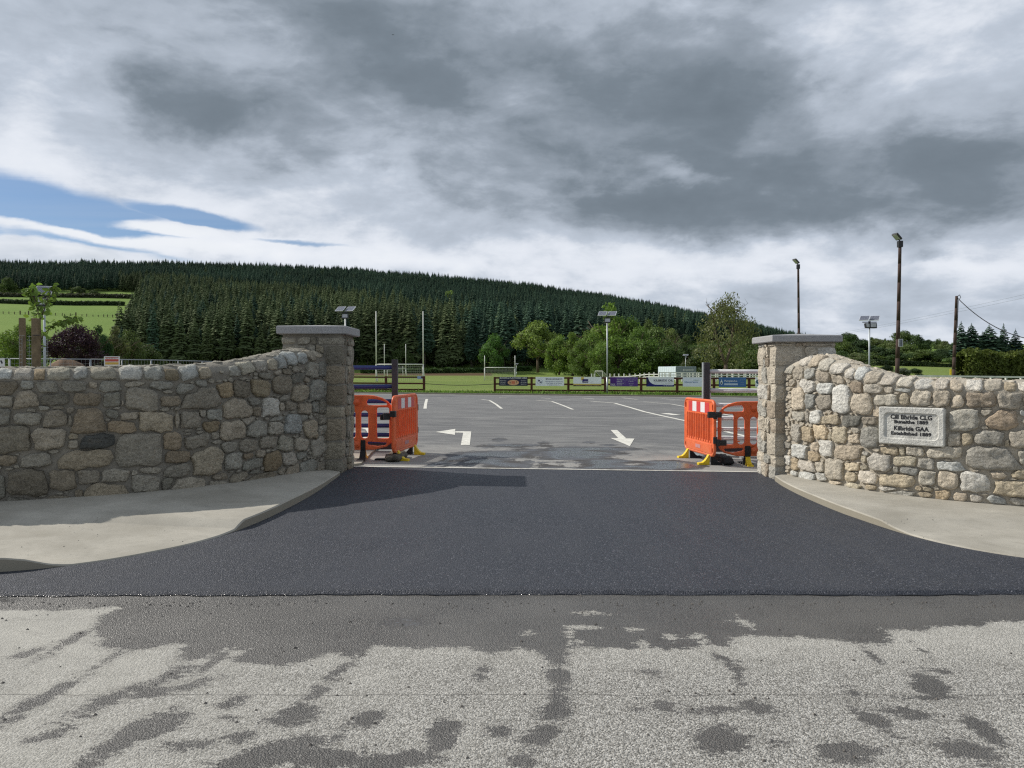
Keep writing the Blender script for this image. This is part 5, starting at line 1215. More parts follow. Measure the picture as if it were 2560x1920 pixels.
board(1796, 1864, (.045, .14, .36), 'mid blue board with white drop-shaped emblem', [('e', -.40, -.10, .09, .42, (.7, .75, .8), 1), ('p', [(-.435, 0), (-.365, 0), (-.40, .65)], (.7, .75, .8), 2), ('e', -.40, -.18, .045, .22, (.03, .08, .12), 3), ('t', 'Pumpland.ie', -.06, .25, .55, .47, (.75, .78, .85), 'C'), ('r', -.05, -.42, .50, .18, (.5, .58, .72), 1), ('t', '061 425577', .36, .45, .22, .18, (.3, .42, .65), 'C'), ('t', 'sales', .36, .0, .2, .12, (.3, .42, .65), 'C'), ('t', 'pumps', .36, -.4, .2, .14, (.3, .42, .65), 'C')])
board(1887, 1955, (.84, .87, .92), 'white board half behind the right pillar, with dark crescent', [('e', -.40, .1, .15, .42, (.03, .10, .2), 1), ('e', -.37, .2, .08, .26, (.62, .66, .7), 2), ('t', 'C', -.33, .15, .5, None, (.03, .2, .3), 'C'), ('r', -.30, -.62, .3, .07, (.1, .2, .3), 1)], .31)
# ragged grass along the fence foot
rng = np.random.RandomState(9); V = []; Fc = []
for _ in range(9000):
    px = rng.uniform(800, 2000); x, y = fence_xy(px); k_ = rng.rand(); y = y-0.25+rng.normal(0, .22) if k_ < .7 else far_edge(x)+rng.uniform(.12, .45)
    h = abs(rng.normal(.10, .06))+.03; w = .03+h*.15; a = rng.uniform(0, pi); dx, dy = cos(a)*w, sin(a)*w; lx, ly = rng.normal(0, .04, 2); k = len(V)
    V += [(x-dx, y-dy, 0), (x+dx, y+dy, 0), (x+lx, y+ly, h)]; Fc.append((k, k+1, k+2))
o = obj('verge_grass', V, Fc, M_LEAF, None, False, (.10, .17, .035)); tag(o, 'ragged tufts of longer grass along the foot of the brown fence', 'grass', kind='stuff')
# ================================================================== LAMPS
def solar_lamp(px, Y, ztop, label, rz=0.0, twin=True, lights=1, group='solar lamps on slim galvanised posts', zb=0.0, sc=1.0, tilt=35, yaw=-20):
    x = at(px, 900, Y)[0]; r = empty('solar_lamp', (x, Y, zb), rz, label, 'lamp post', group)
    H = ztop-zb; pr = .048*sc; mb = MB(); mb.bar((0, 0, 0), (0, 0, H-.45), pr, 10, pr*.85); mb.build('pole', M_GALV, r, True)
    mb = MB(); mb.bar((0, 0, 0), (0, 0, 1.1), pr*1.35, 10); mb.build('pole_base', M_GALV, r, True)
    mb = MB(); mb.box((0, 0, H-.44), (.42, .025, .025)); mb.box((0, 0, H-.5), (.05, .05, .12)); mb.build('bracket', M_BLACK, r)
    M = Matrix.Rotation(radians(yaw), 3, 'Z')@Matrix.Rotation(radians(tilt), 3, 'X')
    for sx in ((-1, 1) if twin else (0,)):
        c = Vector((sx*.30, 0, H-.20)); mb = MB(); mb.box(c, (.27, .25, .015), M=M); pf = mb.build('solar_panel', M_PANELF, r)
        mb = MB(); mb.box(c+M@Vector((0, 0, .010)), (.245, .225, .010), M=M); mb.build('cells', M_SOLAR, pf)
    for k in range(lights):
        cx = 0 if lights == 1 else (-.18+.36*k); a_ = 0 if lights == 1 else (.5 if k == 0 else -.2)
        M2 = Matrix.Rotation(a_, 3, 'Z')@Matrix.Rotation(radians(-12), 3, 'X'); c = Vector((cx, -.10, H-.66))
        mb = MB(); mb.box(c, (.20, .06, .15), M=M2); fl = mb.build('floodlight', M_BLACK, r, bevel=.02)
        mb = MB(); mb.box(c+M2@Vector((0, -.058, .01)), (.155, .008, .105), M=M2); mb.build('lens', M_GLASS, fl)
    return r
solar_lamp(1518, 49.2, at(1518, 776, 49.2)[2], 'tall solar lamp in front of the brown fence at the middle')
solar_lamp(864, 47, at(864, 764, 47)[2], 'solar lamp rising just behind the left gate pillar')
solar_lamp(2173, 46, at(2173, 787, 46)[2], 'solar lamp with two floodlights beyond the right wall', lights=2, yaw=-35)
solar_lamp(112, 28.5, at(112, 712, 28.5)[2], 'solar lamp half hidden by the young tree on the left', yaw=20, twin=False, tilt=40, zb=0)
for px, pt, Y in ((1395, 907, 260), (1468, 902, 225), (1549, 899, 200), (1714, 885, 164), (1291, 908, 235)):
    solar_lamp(px, Y, at(px, pt, Y)[2], {1395: 'tiny far lamp at the left end of the tree belt', 1468: 'tiny far lamp before the tree belt, left of the tall middle lamp', 1549: 'small far lamp standing just right of the tall middle lamp', 1714: 'small far lamp in front of the pale shed', 1291: 'tiny far lamp beside the right post of the small goal'}[px], group='far solar lamps round the playing field', sc=1.3, yaw=-30, zb=float(T(at(px, 900, Y)[0], Y)))
def big_pole(px_t, py_t, px_b, Y, dia, label, head=True, cat='floodlight pole'):
    a = at(px_b, 935, Y); b = at(px_t, py_t, Y); r = empty('floodlight_pole' if head else 'utility_pole', (a[0], Y, float(T(a[0], Y))), 0, label, cat)
    z0 = float(T(a[0], Y))-.3; sl = (b[0]-a[0])/(b[2]-a[2]); x0 = a[0]+(z0-a[2])*sl
    mb = MB(); n = 8
    for i in range(n):
        t0, t1 = i/n, (i+1)/n; f_ = lambda t: (x0+(b[0]-x0)*t, Y, z0+(b[2]-z0)*t); rr = lambda t: dia/2*(1.15-.35*t); mb.bar(f_(t0), f_(t1), rr(t0), 12, rr(t1))
    mb.build('pole', M_POLE, r, True, rel=True)
    if head:
        mb = MB(); mb.box((b[0], Y, b[2]+.05), (dia*.55, dia*.55, .22)); mb.bar((b[0], Y, b[2]+.2), (b[0]-.12, Y, b[2]+.5), .05, 8); mb.build('bracket', M_BLACK, r, rel=True)
        M = Matrix.Rotation(radians(20), 3, 'Z')@Matrix.Rotation(radians(40), 3, 'Y'); mb = MB(); mb.box(Vector((b[0]-.22, Y, b[2]+.58)), (.30, .25, .07), M=M); hd = mb.build('floodlight', M_BLACK, r, rel=True, bevel=.03)
        mb = MB(); mb.box(Vector((b[0]-.22, Y, b[2]+.58))+M@Vector((0, 0, -.075)), (.24, .19, .01), M=M)
        L = r.location; o = obj('lens', [(v[0]-L.x, v[1]-L.y, v[2]-L.z) for v in mb.v], mb.f, M_GLASS, hd)
    return r, b, (x0, z0)
big_pole(1995.5, 668, 1998, 75, .24, 'brown floodlight pole rising behind the right pillar cap')
r_, b_, _ = big_pole(2250, 612, 2243, 55, .27, 'tallest brown floodlight pole, with a small solar panel halfway up')
p = at(2252, 857, 54.7); mb = MB(); mb.box(p, (.16, .02, .27), .2); o = mb.build('solar_panel', M_PANELF, r_, rel=True)
mb = MB(); mb.box((p[0]-.004, p[1]-.016, p[2]), (.135, .014, .245), .2); L = r_.location; obj('cells', [(v[0]-L.x, v[1]-L.y, v[2]-L.z) for v in mb.v], mb.f, M_SOLAR, o)
mb = MB(); mb.beam(at(2239, 866, 55), at(2252, 862, 54.9), .04, .04); mb.build('bracket', M_BLACK, r_, rel=True)
r3, b3, _ = big_pole(2391.5, 740, 2384, 60, .25, 'dark utility pole with a sagging cable running off to the right', False, 'utility pole')
mb = MB(); mb.tube([at(2392, 742, 60), at(2399, 737, 60), at(2402, 743, 60), at(2396, 752, 60), at(2394, 800, 59.9), at(2394, 820, 59.9)], .022, 5); mb.build('wire_loops', M_BLACK, r3, rel=True)
mb = MB(); mb.box(at(2377, 930, 59.8), (.06, .03, .22)); mb.build('yellow_plate', M_YELLOW, r3, rel=True)
def cable(p, q, sag, r, label):
    pts = [tuple(np.array(p)*(1-t)+np.array(q)*t-np.array([0, 0, sag*4*t*(1-t)])) for t in np.linspace(0, 1, 28)]
    mb = MB(); mb.tube(pts, r, 5); return tag(mb.build('cable', M_BLACK), label, 'cable')
cable(at(2393, 744, 60), at(2900, 760, 40), 2.6, .032, 'thick twisted cable sagging from the utility pole out to the right')
M_WIRE = plain('far_wire', (.16, .18, .2), .8)
for k, (ya, yb) in enumerate(((828, 742), (832, 752))):
    pts = [np.array(at(2090, ya+6, 260))*(1-t)+np.array(at(2750, yb-50, 150))*t-np.array([0, 0, 2*t*(1-t)]) for t in np.linspace(0, 1, 20)]
    mb = MB(); mb.tube([tuple(p) for p in pts], .025, 4); tag(mb.build('overhead_wire', M_WIRE), ('upper' if k == 0 else 'lower')+' of two faint distant wires crossing the sky on the right', 'overhead wire')
# ================================================================== GOALS
def goal(pxl, pxr, Y, zcross, ztop, label, zb=0.0, depth=1.6, r=.05, net=True):
    xl, xr = at(pxl, 930, Y)[0], at(pxr, 930, Y)[0]; g_ = empty('goalposts', ((xl+xr)/2, Y, zb), 0, label, 'goalposts'); w = (xr-xl)/2
    for s_ in (-1, 1): mb = MB(); mb.bar((s_*w, 0, 0), (s_*w, 0, zcross), r*1.3, 10, r*1.2); mb.bar((s_*w, 0, zcross), (s_*w, 0, ztop), r*1.1, 10, r*.8); mb.build('upright', M_WHITE, g_, True)
    mb = MB(); mb.bar((-w, 0, zcross), (w, 0, zcross), r, 10); mb.build('crossbar', M_WHITE, g_, True)
    mb = MB()
    for s_ in (-1, 1): mb.bar((s_*w, 0, zcross-.05), (s_*(w+.1), depth, .0), r*.6, 8); mb.bar((s_*w, .05, .05), (s_*(w+.1), depth, .05), r*.5, 8)
    mb.build('net_frame', M_WHITE, g_)
    if net:
        mb = MB(); n = 22; q = .011*Y/110+.004
        for i in range(n+1): x = -w+2*w*i/n; mb.bar((x, .02, zcross-.05), (x, depth, 0), q, 3)
        for j in range(1, 10): t = j/10; mb.bar((-w, depth*t, (zcross-.05)*(1-t)), (w, depth*t, (zcross-.05)*(1-t)), q, 3)
        for s_ in (-1, 1):
            for j in range(1, 8): t = j/8; mb.bar((s_*w, depth*t, 0), (s_*w, depth*t, (zcross-.05)*(1-t)), q, 3)
        tag(mb.build('net', plain('net_cord', (.36, .38, .35), .9), g_), kind='stuff')
    return g_
goal(940.5, 1058, 107, at(1000, 911, 107)[2], at(940, 778, 107)[2], 'tall white near goalposts with a net, left of the opening', r=.075)
goal(1211.5, 1287.5, 116, at(1250, 919, 116)[2], at(1250, 889, 116)[2], 'smaller white goal with a net in front of the grass bank', r=.06)
goal(961, 1014.5, 225, at(990, 920.5, 225)[2], at(990, 860, 225)[2], 'far white goalposts framed by the near ones', r=.10, net=False)
goal(968, 1007, 180, at(990, 925, 180)[2], at(990, 915, 180)[2], 'low far goal frame between the tall goalposts', r=.05, net=False)
# small training goal at an angle
gx, gy = at(1497, 930, 150)[:2]; g_ = empty('training_goal', (gx, gy, 0), radians(-55), 'small tilted net goal beside the white fence', 'goal')
mb = MB()
for s_ in (-1, 1): mb.bar((s_*1.1, 0, 0), (s_*1.1, 0, 1.45), .05, 8); mb.bar((s_*1.1, 0, 1.45), (s_*1.1, 1.9, 0), .04, 8)
mb.bar((-1.1, 0, 1.45), (1.1, 0, 1.45), .05, 8); mb.build('frame', M_WHITE, g_)
mb = MB()
for i in range(13): x = -1.1+2.2*i/12; mb.bar((x, 0, 1.43), (x, 1.9, 0), .016, 3)
for j in range(10): t = j/9; mb.bar((-1.1, 1.9*t, 1.43*(1-t)), (1.1, 1.9*t, 1.43*(1-t)), .016, 3)
tag(mb.build('net', plain('grey_net', (.32, .33, .30), .9), g_), kind='stuff')
# ================================================================== WHITE FENCES AND SHED
def white_fence(pts, tops, railf, label, w=.07):
    r = empty('white_fence', (*at(pts[len(pts)//2][0], 930, pts[len(pts)//2][1])[:2], 0), 0, label, 'fence'); P = []
    for (px, Y), yt in zip(pts, tops):
        p = at(px, yt, Y); P.append(p); mb = MB(); mb.box((p[0], Y, p[2]/2), (w*1.1, w, p[2]/2)); mb.build('post', M_WHITE, r, rel=True)
    for i, (a, b) in enumerate(zip(P[:-1], P[1:])):
        for z in railf:
            za = a[2]+z if not callable(z) else z(i); zb = b[2]+z if not callable(z) else z(i+1)
            mb = MB(); mb.beam((a[0], a[1]-w, za), (b[0], b[1]-w, zb), .05, .13); mb.build('rail', M_WHITE, r, rel=True)
    return r
pp = [1479, 1486, 1525, 1536, 1547, 1560, 1574, 1588, 1600, 1611, 1623, 1635, 1648]
Yp = np.linspace(112, 104, len(pp)); drop = [-.9, -.9, -.55, -.5, -.48, -.44, -.38, -.30, -.22, -.14, -.10, -.10, -.1]
white_fence([(p, y) for p, y in zip(pp, Yp)], [934]*8+[933, 932, 931, 930.5, 930], [lambda i: at(pp[i], 934, Yp[i])[2]+drop[i], lambda i: at(pp[i], 934, Yp[i])[2]+drop[i]*1.35-.30], 'white fence whose rails climb towards the pale shed')
xs_ = list(np.arange(1648, 1905, 14.2)); white_fence([(x, 106) for x in xs_], [930.3+.006*(x-1648) for x in xs_], [-.07, -.40, -.72], 'long white three-rail fence running right in front of the pale shed')
xs_ = list(np.arange(1655, 1905, 17.5)); white_fence([(x, 124) for x in xs_], [930.5+.004*(x-1648) for x in xs_], [-.07, -.42, -.78], 'second white rail fence just beyond the long one')
xs_ = list(np.arange(2290, 2760, 37.5)); white_fence([(x, 58) for x in xs_], [938+.012*(x-2290)-.0 for x in xs_], [-.05, -.42, -.8], 'pale rail fence showing above the right wall under the hedge', .055)
sx0, sx1, sx2 = at(1646, 930, 138), at(1690, 930, 130), at(1740, 930, 136)
sr = empty('storage_shed', (sx1[0], 133, 0), 0, 'pale blue-grey sheeted container shed behind the white fence', 'shed')
zt_ = at(1690, 917, 130)[2]
def wall_sheet(a, b, name, mt, n):
    a = np.array(a[:2]); b = np.array(b[:2]); d = b-a
    for i in range(n):
        t0, t1 = i/n+.004, (i+1)/n-.004; p, q = a+d*t0, a+d*t1; nn = np.array([d[1], -d[0]])/np.hypot(*d)*.06
        V = [(*(p), 0), (*(q), 0), (*(q), zt_), (*(p), zt_), (*(p+nn), 0), (*(q+nn), 0), (*(q+nn), zt_), (*(p+nn), zt_)]
        obj(name, V, [(3, 2, 1, 0), (4, 5, 6, 7), (0, 1, 5, 4), (1, 2, 6, 5), (2, 3, 7, 6), (3, 0, 4, 7)], mt, sr, rel=True)
wall_sheet(sx0, sx1, 'side_sheet', M_SHED, 8); wall_sheet(sx1, sx2, 'front_sheet', plain('shaded_sheeting', (.20, .24, .27), .5, .4, .1), 7)  # same sheeting; the front's shade is put into a darker colour
c4 = (sx0[0]+sx2[0]-sx1[0], sx0[1]+sx2[1]-sx1[1]); V = [(*sx0[:2], zt_-.04), (*sx1[:2], zt_-.04), (*sx2[:2], zt_-.04), (*c4, zt_-.04)]
V += [(v[0], v[1], zt_+.06) for v in V]; obj('roof', V, [(3, 2, 1, 0), (4, 5, 6, 7), (0, 1, 5, 4), (1, 2, 6, 5), (2, 3, 7, 6), (3, 0, 4, 7)], M_SHED, sr, rel=True)
mb = MB(); mb.beam(at(1708, 925, 129.5), at(1734, 925, 129.9), .1, .12); mb.build('trim', M_WHITE, sr, rel=True)
# ================================================================== LEFT: SITE FENCE, SOIL, STAKES, YOUNG TREE
M_DGALV = plain('dull_galvanised', (.30, .32, .33), .6, .4, .3)
M_MESH = plain('fence_wire', (.22, .24, .24), .5, .4, .4)
fp = [(-420, 896.5, 33), (-190, 896.5, 32), (24, 896.7, 31.7), (226, 898.2, 32.5), (378, 899.5, 35), (506, 903, 39), (610, 907, 46)]
for i, (a, b) in enumerate(zip(fp[:-1], fp[1:])):
    pa_, pb_ = at(*a), at(*b); cx, cy = (pa_[0]+pb_[0])/2, (pa_[1]+pb_[1])/2
    r = empty('site_fence_panel', (cx, cy, 0), 0, ['galvanised mesh panel off to the left of the young tree', 'galvanised mesh panel at the far left edge', 'galvanised mesh panel behind the two stakes and young tree', 'galvanised mesh panel carrying the striped warning sign', 'galvanised mesh panel just right of the striped warning sign', 'rightmost galvanised mesh panel before the wall rises'][i], 'fence panel', 'galvanised site fence panels beyond the left wall')
    A_, B_ = Vector(pa_), Vector(pb_); d = (B_-A_)*.006; A_, B_ = A_+d, B_-d
    mb = MB(); mb.bar(A_, B_, .021, 8); mb.build('top_tube', M_DGALV, r, True, rel=True)
    for q in (A_, B_, (A_+B_)/2): mb = MB(); mb.bar((q.x, q.y, 0), q, .024, 8); mb.build('upright_tube', M_DGALV, r, True, rel=True)
    mb = MB(); n = 18
    for k in range(1, n): q = A_.lerp(B_, k/n); mb.bar((q.x, q.y, .2), q, .004, 3)
    for z in np.arange(.3, A_.z, .25): mb.bar((A_.x, A_.y, z), (B_.x, B_.y, z), .004, 3)
    tag(mb.build('wire_mesh', M_MESH, r, rel=True), kind='stuff')
Y_ = 32.6; a, b = at(262, 899.5, Y_), at(301, 914, Y_); r = empty('warning_sign', ((a[0]+b[0])/2, Y_-.05, (a[2]+b[2])/2), 0, 'white sign with red and yellow stripes hung on the site fence', 'warning sign')
w, h = (b[0]-a[0])/2, .42
mb = MB(); mb.box((0, 0, -.15), (w, .01, h)); mb.build('sheet', M_WHITE, r)
for z, c, hh_ in ((.215, (.35, .16, .12), .016), (.10, (.55, .10, .07), .05), (-.03, (.62, .40, .08), .05), (-.18, (.62, .40, .08), .05)): mb = MB(); mb.box((0, -.012, z), (w*.86, .002, hh_)); mb.build('print_stripe', plain('sign_print', c, .5), r)
text('lettering', 'SITE SAFETY', .07, plain('sign_print', (.3, .05, .05), .5), r, Matrix.Translation((0, -.014, .195))@Matrix.Rotation(pi/2, 4, 'X'), .001, width=w*1.5)
p = at(3, 905, 31.4); r = empty('site_notice', p, 0, 'white notice with a dark mark at the left edge of the photo', 'notice')
mb = MB(); mb.box((0, 0, -.06), (.14, .01, .22)); mb.build('sheet', M_WHITE, r); mb = MB(); mb.box((.02, -.012, 0), (.03, .002, .07), M=Matrix.Rotation(-.5, 3, 'Y')); mb.build('print_mark', M_BLACK, r)
def mound(x0, x1, Y, zt, dep, label, seed, col):
    V = []; n, m = 40, 14
    for i in range(n+1):
        for j in range(m+1):
            t, s_ = i/n, j/m; x = x0+(x1-x0)*t; y = Y+(s_-.5)*dep; e = sin(pi*min(max(t, 0), 1))**.5*sin(pi*s_)
            V.append((x, y, max(0, e)*(zt+0.55*noise.noise((x*.9, y*.9, seed))+.25*noise.noise((x*3, y*3, seed)))-.05))
    Fc = [(i*(m+1)+j, (i+1)*(m+1)+j, (i+1)*(m+1)+j+1, i*(m+1)+j+1) for i in range(n) for j in range(m)]
    o = obj('soil_heap', V, Fc, plain('dug_soil', col, .95, .1, 0, .4, 2.2, .9), smooth=True); return tag(o, label, 'soil heap')
mound(at(112, 900, 40)[0], at(232, 900, 40)[0], 40, 2.15, 5, 'brown heap of dug soil behind the site fence', 2, (.20, .135, .09))
mound(at(-60, 900, 44)[0], at(60, 900, 44)[0], 44, 1.6, 5, 'lower heap of dug soil behind the fence, further left', 6, (.20, .135, .09))
# stakes and young tree
def stake(pxc, wpx, py, Y, label, tilt=0):
    p = at(pxc, py, Y); w = wpx/F*Y/2*.88; r = empty('tree_stake', (p[0], Y, 0), 0, label, 'stake', 'square timber stakes beside the young tree')
    mb = MB(); mb.box((0, 0, p[2]/2), (w, w*.9, p[2]/2)); o = mb.build('stake_post', M_STAKE, r, bevel=.005)
    return r, p
s1, q1 = stake(55.5, 13.5, 795, 10.6, 'slimmer square timber stake at the left of the young tree')
s2, q2 = stake(89.5, 17.5, 796, 10.1, 'thicker square timber stake against the young tree')
mb = MB(); mb.tube([at(82, 838, 10.0), at(99, 838, 10.0)], .006, 5); mb.build('tree_tie', M_BLACK, s2, rel=True)
mb = MB()
for k, y in enumerate(np.arange(838, 925, 9.6)): mb.bar(at(48, y, 10.45), at(55+(7 if k == 0 else 0), y+1, 10.45), .0022, 4); mb.bar(at(68, y+3, 10.3), at(79, y+3, 10.3), .0022, 4); mb.bar(at(103, y+2, 10.3), at(121, y+2, 10.5), .0022, 4)
for x in (48, 55, 73, 79, 108, 118): mb.bar(at(x, 838, 10.45), at(x, 930, 10.45), .0016, 4)
tag(mb.build('tree_guard', M_GALV), 'thin galvanised wire mesh guard round the young tree and stakes', 'wire guard')
YT = 10.3; yt = empty('young_tree', at(101, 990, YT), 0, 'young broad-leaved sapling tied to two stakes by the left wall', 'tree')
def limb(pts, r0, r1):
    mb = MB(); P = [at(x, y, YT+dz) for x, y, dz in pts]; n = len(P)-1
    for i in range(n): mb.bar(P[i], P[i+1], r0+(r1-r0)*i/n, 6, r0+(r1-r0)*(i+1)/n)
    return mb
limb([(101, 1010, 0), (101, 930, 0), (101, 860, 0), (100, 800, 0)], .013, .010).build('trunk', M_BARK, yt, True, rel=True)
limbs = [[(100, 800, 0), (96, 782, 0), (91, 765, .02), (86, 745, .05), (80, 725, .05), (74, 716, .1)], [(100, 800, 0), (106, 785, 0), (113, 768, -.03), (118, 750, -.1), (124, 735, -.1), (133, 722, -.1), (142, 716, -.1)], [(101, 850, 0), (112, 832, -.05), (128, 818, -.1), (150, 805, -.15), (172, 797, -.2), (193, 793, -.2)],
         [(86, 745, .05), (76, 735, .1), (66, 728, .1)], [(96, 782, 0), (86, 790, .05), (78, 792, .05)]]
for l in limbs: limb(l, .008, .003).build('branch', M_BARK, yt, True, rel=True)
rng = np.random.RandomState(4); V = []; Fc = []
def leaf(c, L, rng):
    a = rng.uniform(0, 2*pi); t = rng.uniform(-1.2, .3); d = Vector((cos(a)*cos(t), sin(a)*cos(t), sin(t))); s_ = d.cross(Vector((rng.normal(), rng.normal(), rng.normal()))).normalized()*L*.30; u = d.cross(s_).normalized()*L*.08; c = Vector(c); k = len(V)
    V.extend([tuple(c), tuple(c+d*L*.35+s_+u), tuple(c+d*L*.8+s_*.6+u), tuple(c+d*L-u), tuple(c+d*L*.8-s_*.6+u), tuple(c+d*L*.35-s_+u), tuple(c+d*L*.5)])
    Fc.extend([(k, k+1, k+6), (k+1, k+2, k+6), (k+2, k+3, k+6), (k+3, k+4, k+6), (k+4, k+5, k+6), (k+5, k, k+6)])
for li, l in enumerate(limbs):
    P = [Vector(at(x, y, YT+dz)) for x, y, dz in l]; n = [70, 60, 70, 22, 10][li]
    for _ in range(n):
        t = rng.uniform(.12, 1.0)**.8*(len(P)-1.001); i = int(t); q = P[i].lerp(P[i+1], t-i)+Vector(rng.normal(0, .035, 3)); leaf(q, rng.uniform(.055, .10), rng)
for _ in range(22): q = at(*[(rng.uniform(98, 108)), rng.uniform(835, 920)], YT); leaf(q, rng.uniform(.03, .06), rng)
o = obj('foliage', V, Fc, M_LEAF, yt, False, (.13, .20, .045), rel=True); o['kind'] = 'stuff'
# bird far up
bp = at(982.5, 87, 70); r = empty('bird', bp, 0, 'tiny dark bird high in the clouds', 'bird')
V = [(-.13, 0, .012), (-.05, .03, -.006), (0, .05, 0), (.05, .03, -.006), (.13, 0, .012), (.05, -.03, -.004), (0, -.08, -.002), (-.05, -.03, -.004), (0, 0, .035), (0, 0, -.015)]
obj('body', V, [(0, 1, 8), (1, 2, 8), (2, 3, 8), (3, 4, 8), (4, 5, 8), (5, 6, 8), (6, 7, 8), (7, 0, 8), (1, 0, 9), (2, 1, 9), (3, 2, 9), (4, 3, 9), (5, 4, 9), (6, 5, 9), (7, 6, 9), (0, 7, 9)], M_BLACK, r)
# ================================================================== CONIFERS
def conifer_mesh(name, seed, h=16.0, w=2.5, base=.16, tiers=30, mt=M_CON_D):
    rng = np.random.RandomState(seed); V = []; Fc = []
    for t in range(tiers):
        f_ = t/(tiers-1); z = h*(base+(1-base)*(f_**.92)); r = w*(1-f_)**.80*rng.uniform(.80, 1.1)+.05
        if f_ < .12: r *= .55+f_*3.5
        n = max(4, int(10*(1-f_)+4)); a0 = rng.uniform(0, 6)
        for k in range(n):
            a = a0+2*pi*k/n+rng.normal(0, .18); L = r*rng.uniform(.72, 1.18); dr = L*rng.uniform(.18, .42); up = L*.10
            wd = L*.30+.10; ca, sa = cos(a), sin(a); b = len(V); zz = z+rng.normal(0, .12)
            V += [(0, 0, zz+.12), (ca*L*.5-sa*wd, sa*L*.5+ca*wd, zz-dr*.45), (ca*L*.5+sa*wd, sa*L*.5-ca*wd, zz-dr*.45), (ca*L, sa*L, zz-dr+up), (ca*L*.55, sa*L*.55, zz-dr*.05+.12), (ca*L*.75, sa*L*.75, zz-dr*1.25-.15)]
            Fc += [(b, b+1, b+4), (b, b+4, b+2), (b+1, b+3, b+4), (b+4, b+3, b+2), (b+4, b+3, b+5)]
    b = len(V); V += [(-.07, 0, h-.7), (.07, 0, h-.7), (0, 0, h+.65), (0, -.07, h-.7), (0, .07, h-.7)]; Fc += [(b, b+1, b+2), (b+3, b+4, b+2)]
    return mesh(name, V, Fc, mt)
def trunk_mesh(name, h=12, r=.17):
    mb = MB(); mb.bar((0, 0, -.5), (0, 0, h), r, 6, r*.4); return mesh(name, mb.v, mb.f, M_CTRUNK, True)
CM = [conifer_mesh('crown', 10+i, 16, [2.9, 2.5, 3.2, 2.7][i], [.24, .18, .28, .2][i], 30, M_CON_D) for i in range(4)]+[conifer_mesh('crown', 20+i, 15.5, [3.4, 3.0, 3.7][i], [.14, .20, .17][i], 28, M_CON_O) for i in range(3)]
TRM = trunk_mesh('trunk')
rng = np.random.RandomState(77); pts = []
def forest_left_px(Y): return float(np.interp(Y, [255, 300, 400, 470, 505], [306, 322, 346, 356, 352]))
Y = 258.0
while Y < 690:
    sp = np.interp(Y, [258, 300, 400, 480, 650], [4.6, 4.4, 3.7, 3.1, 2.9]); x0, x1 = (-1500-1280)/F*Y, (2120-1280)/F*Y; X = x0+rng.uniform(0, sp)
    while X < x1:
        x = X+rng.normal(0, .9); y = Y+rng.normal(0, 1.1); px = 1280+F*x/y; X += sp
        if rng.rand() < .03 or noise.noise((x*.05, y*.05, 2)) > .62: continue
        if y < 506+6*noise.noise((px*.02, 0, 0)) and px < forest_left_px(y)+26*noise.noise((y*.04, 3, 0)): continue
        lim = np.interp(y, [258, 300, 420, 560, 690], [1480, 1620, 1800, 1960, 2110])+14*noise.noise((y*.05, 8, 1))
        if px > lim: continue
        ol = (px < 1180+60*noise.noise((y*.02, 1, 1))) and y < 520+np.interp(px, [300, 700, 1180], [20, -40, -190])+30*noise.noise((x*.01, y*.01, 2)) and px > 300
        kind = (4+rng.randint(3)) if (ol and rng.rand() < .86) or rng.rand() < .03 else rng.randint(4)
        s_ = rng.uniform(.68, 1.22)*float(np.interp(y, [258, 300, 420, 520, 690], [1.20, 1.05, .84, .66, .60]))*(1+.10*noise.noise((x*.03, y*.03, 5)))
        if noise.noise((x*.015, y*.015, 9)) > .45: s_ *= .9
        pts.append((x, y, float(T(x, y)), s_, rng.uniform(0, 6.28), kind))
    Y += sp*.86
pts.sort(key=lambda p: p[1])
vis = [p for p in pts if -60 < 1280+F*p[0]/p[1] < 1520]
ind = vis[:300]; ids = set(id(p) for p in ind); rest = [p for p in pts if id(p) not in ids]
GL = 'spruces in the front rows of the hillside plantation'
for p in ind:
    ol = p[5] > 3
    r = empty('spruce_tree', p[:3], p[4], 'olive-green spruce in the front rows of the plantation' if ol else 'dark green spruce in the front rows of the plantation', 'spruce tree', 'olive '+GL if ol else 'dark '+GL, p[3])
    link('crown', CM[p[5]], r); link('trunk', TRM, r)
src = []
for i, m in enumerate(CM):
    o = bpy.data.objects.new('crown_source', m); src.append(o)
me = bpy.data.meshes.new('conifer_forest'); me.from_pydata([p[:3] for p in rest], [], [])
for nm, ix, ty in (('sc', 3, 'FLOAT'), ('rot', 4, 'FLOAT'), ('var', 5, 'INT')):
    a = me.attributes.new(nm, ty, 'POINT'); a.data.foreach_set('value', np.array([p[ix] for p in rest], dtype=np.int32 if ty == 'INT' else np.float32))
fo = bpy.data.objects.new('conifer_forest', me); COL.objects.link(fo); tag(fo, 'dense spruce plantation covering the hill up to the skyline', 'forest', kind='stuff')
ng = bpy.data.node_groups.new('forest_scatter', 'GeometryNodeTree'); ng.interface.new_socket('Geometry', in_out='INPUT', socket_type='NodeSocketGeometry'); ng.interface.new_socket('Geometry', in_out='OUTPUT', socket_type='NodeSocketGeometry')
gi = ng.nodes.new('NodeGroupInput'); go = ng.nodes.new('NodeGroupOutput'); jn = ng.nodes.new('GeometryNodeJoinGeometry'); ng.links.new(jn.outputs[0], go.inputs[0])
def attr(nm, ty): n = ng.nodes.new('GeometryNodeInputNamedAttribute'); n.data_type = ty; n.inputs[0].default_value = nm; return n.outputs[0]
asc, arot, avar = attr('sc', 'FLOAT'), attr('rot', 'FLOAT'), attr('var', 'INT')
cx_ = ng.nodes.new('ShaderNodeCombineXYZ'); ng.links.new(arot, cx_.inputs[2])
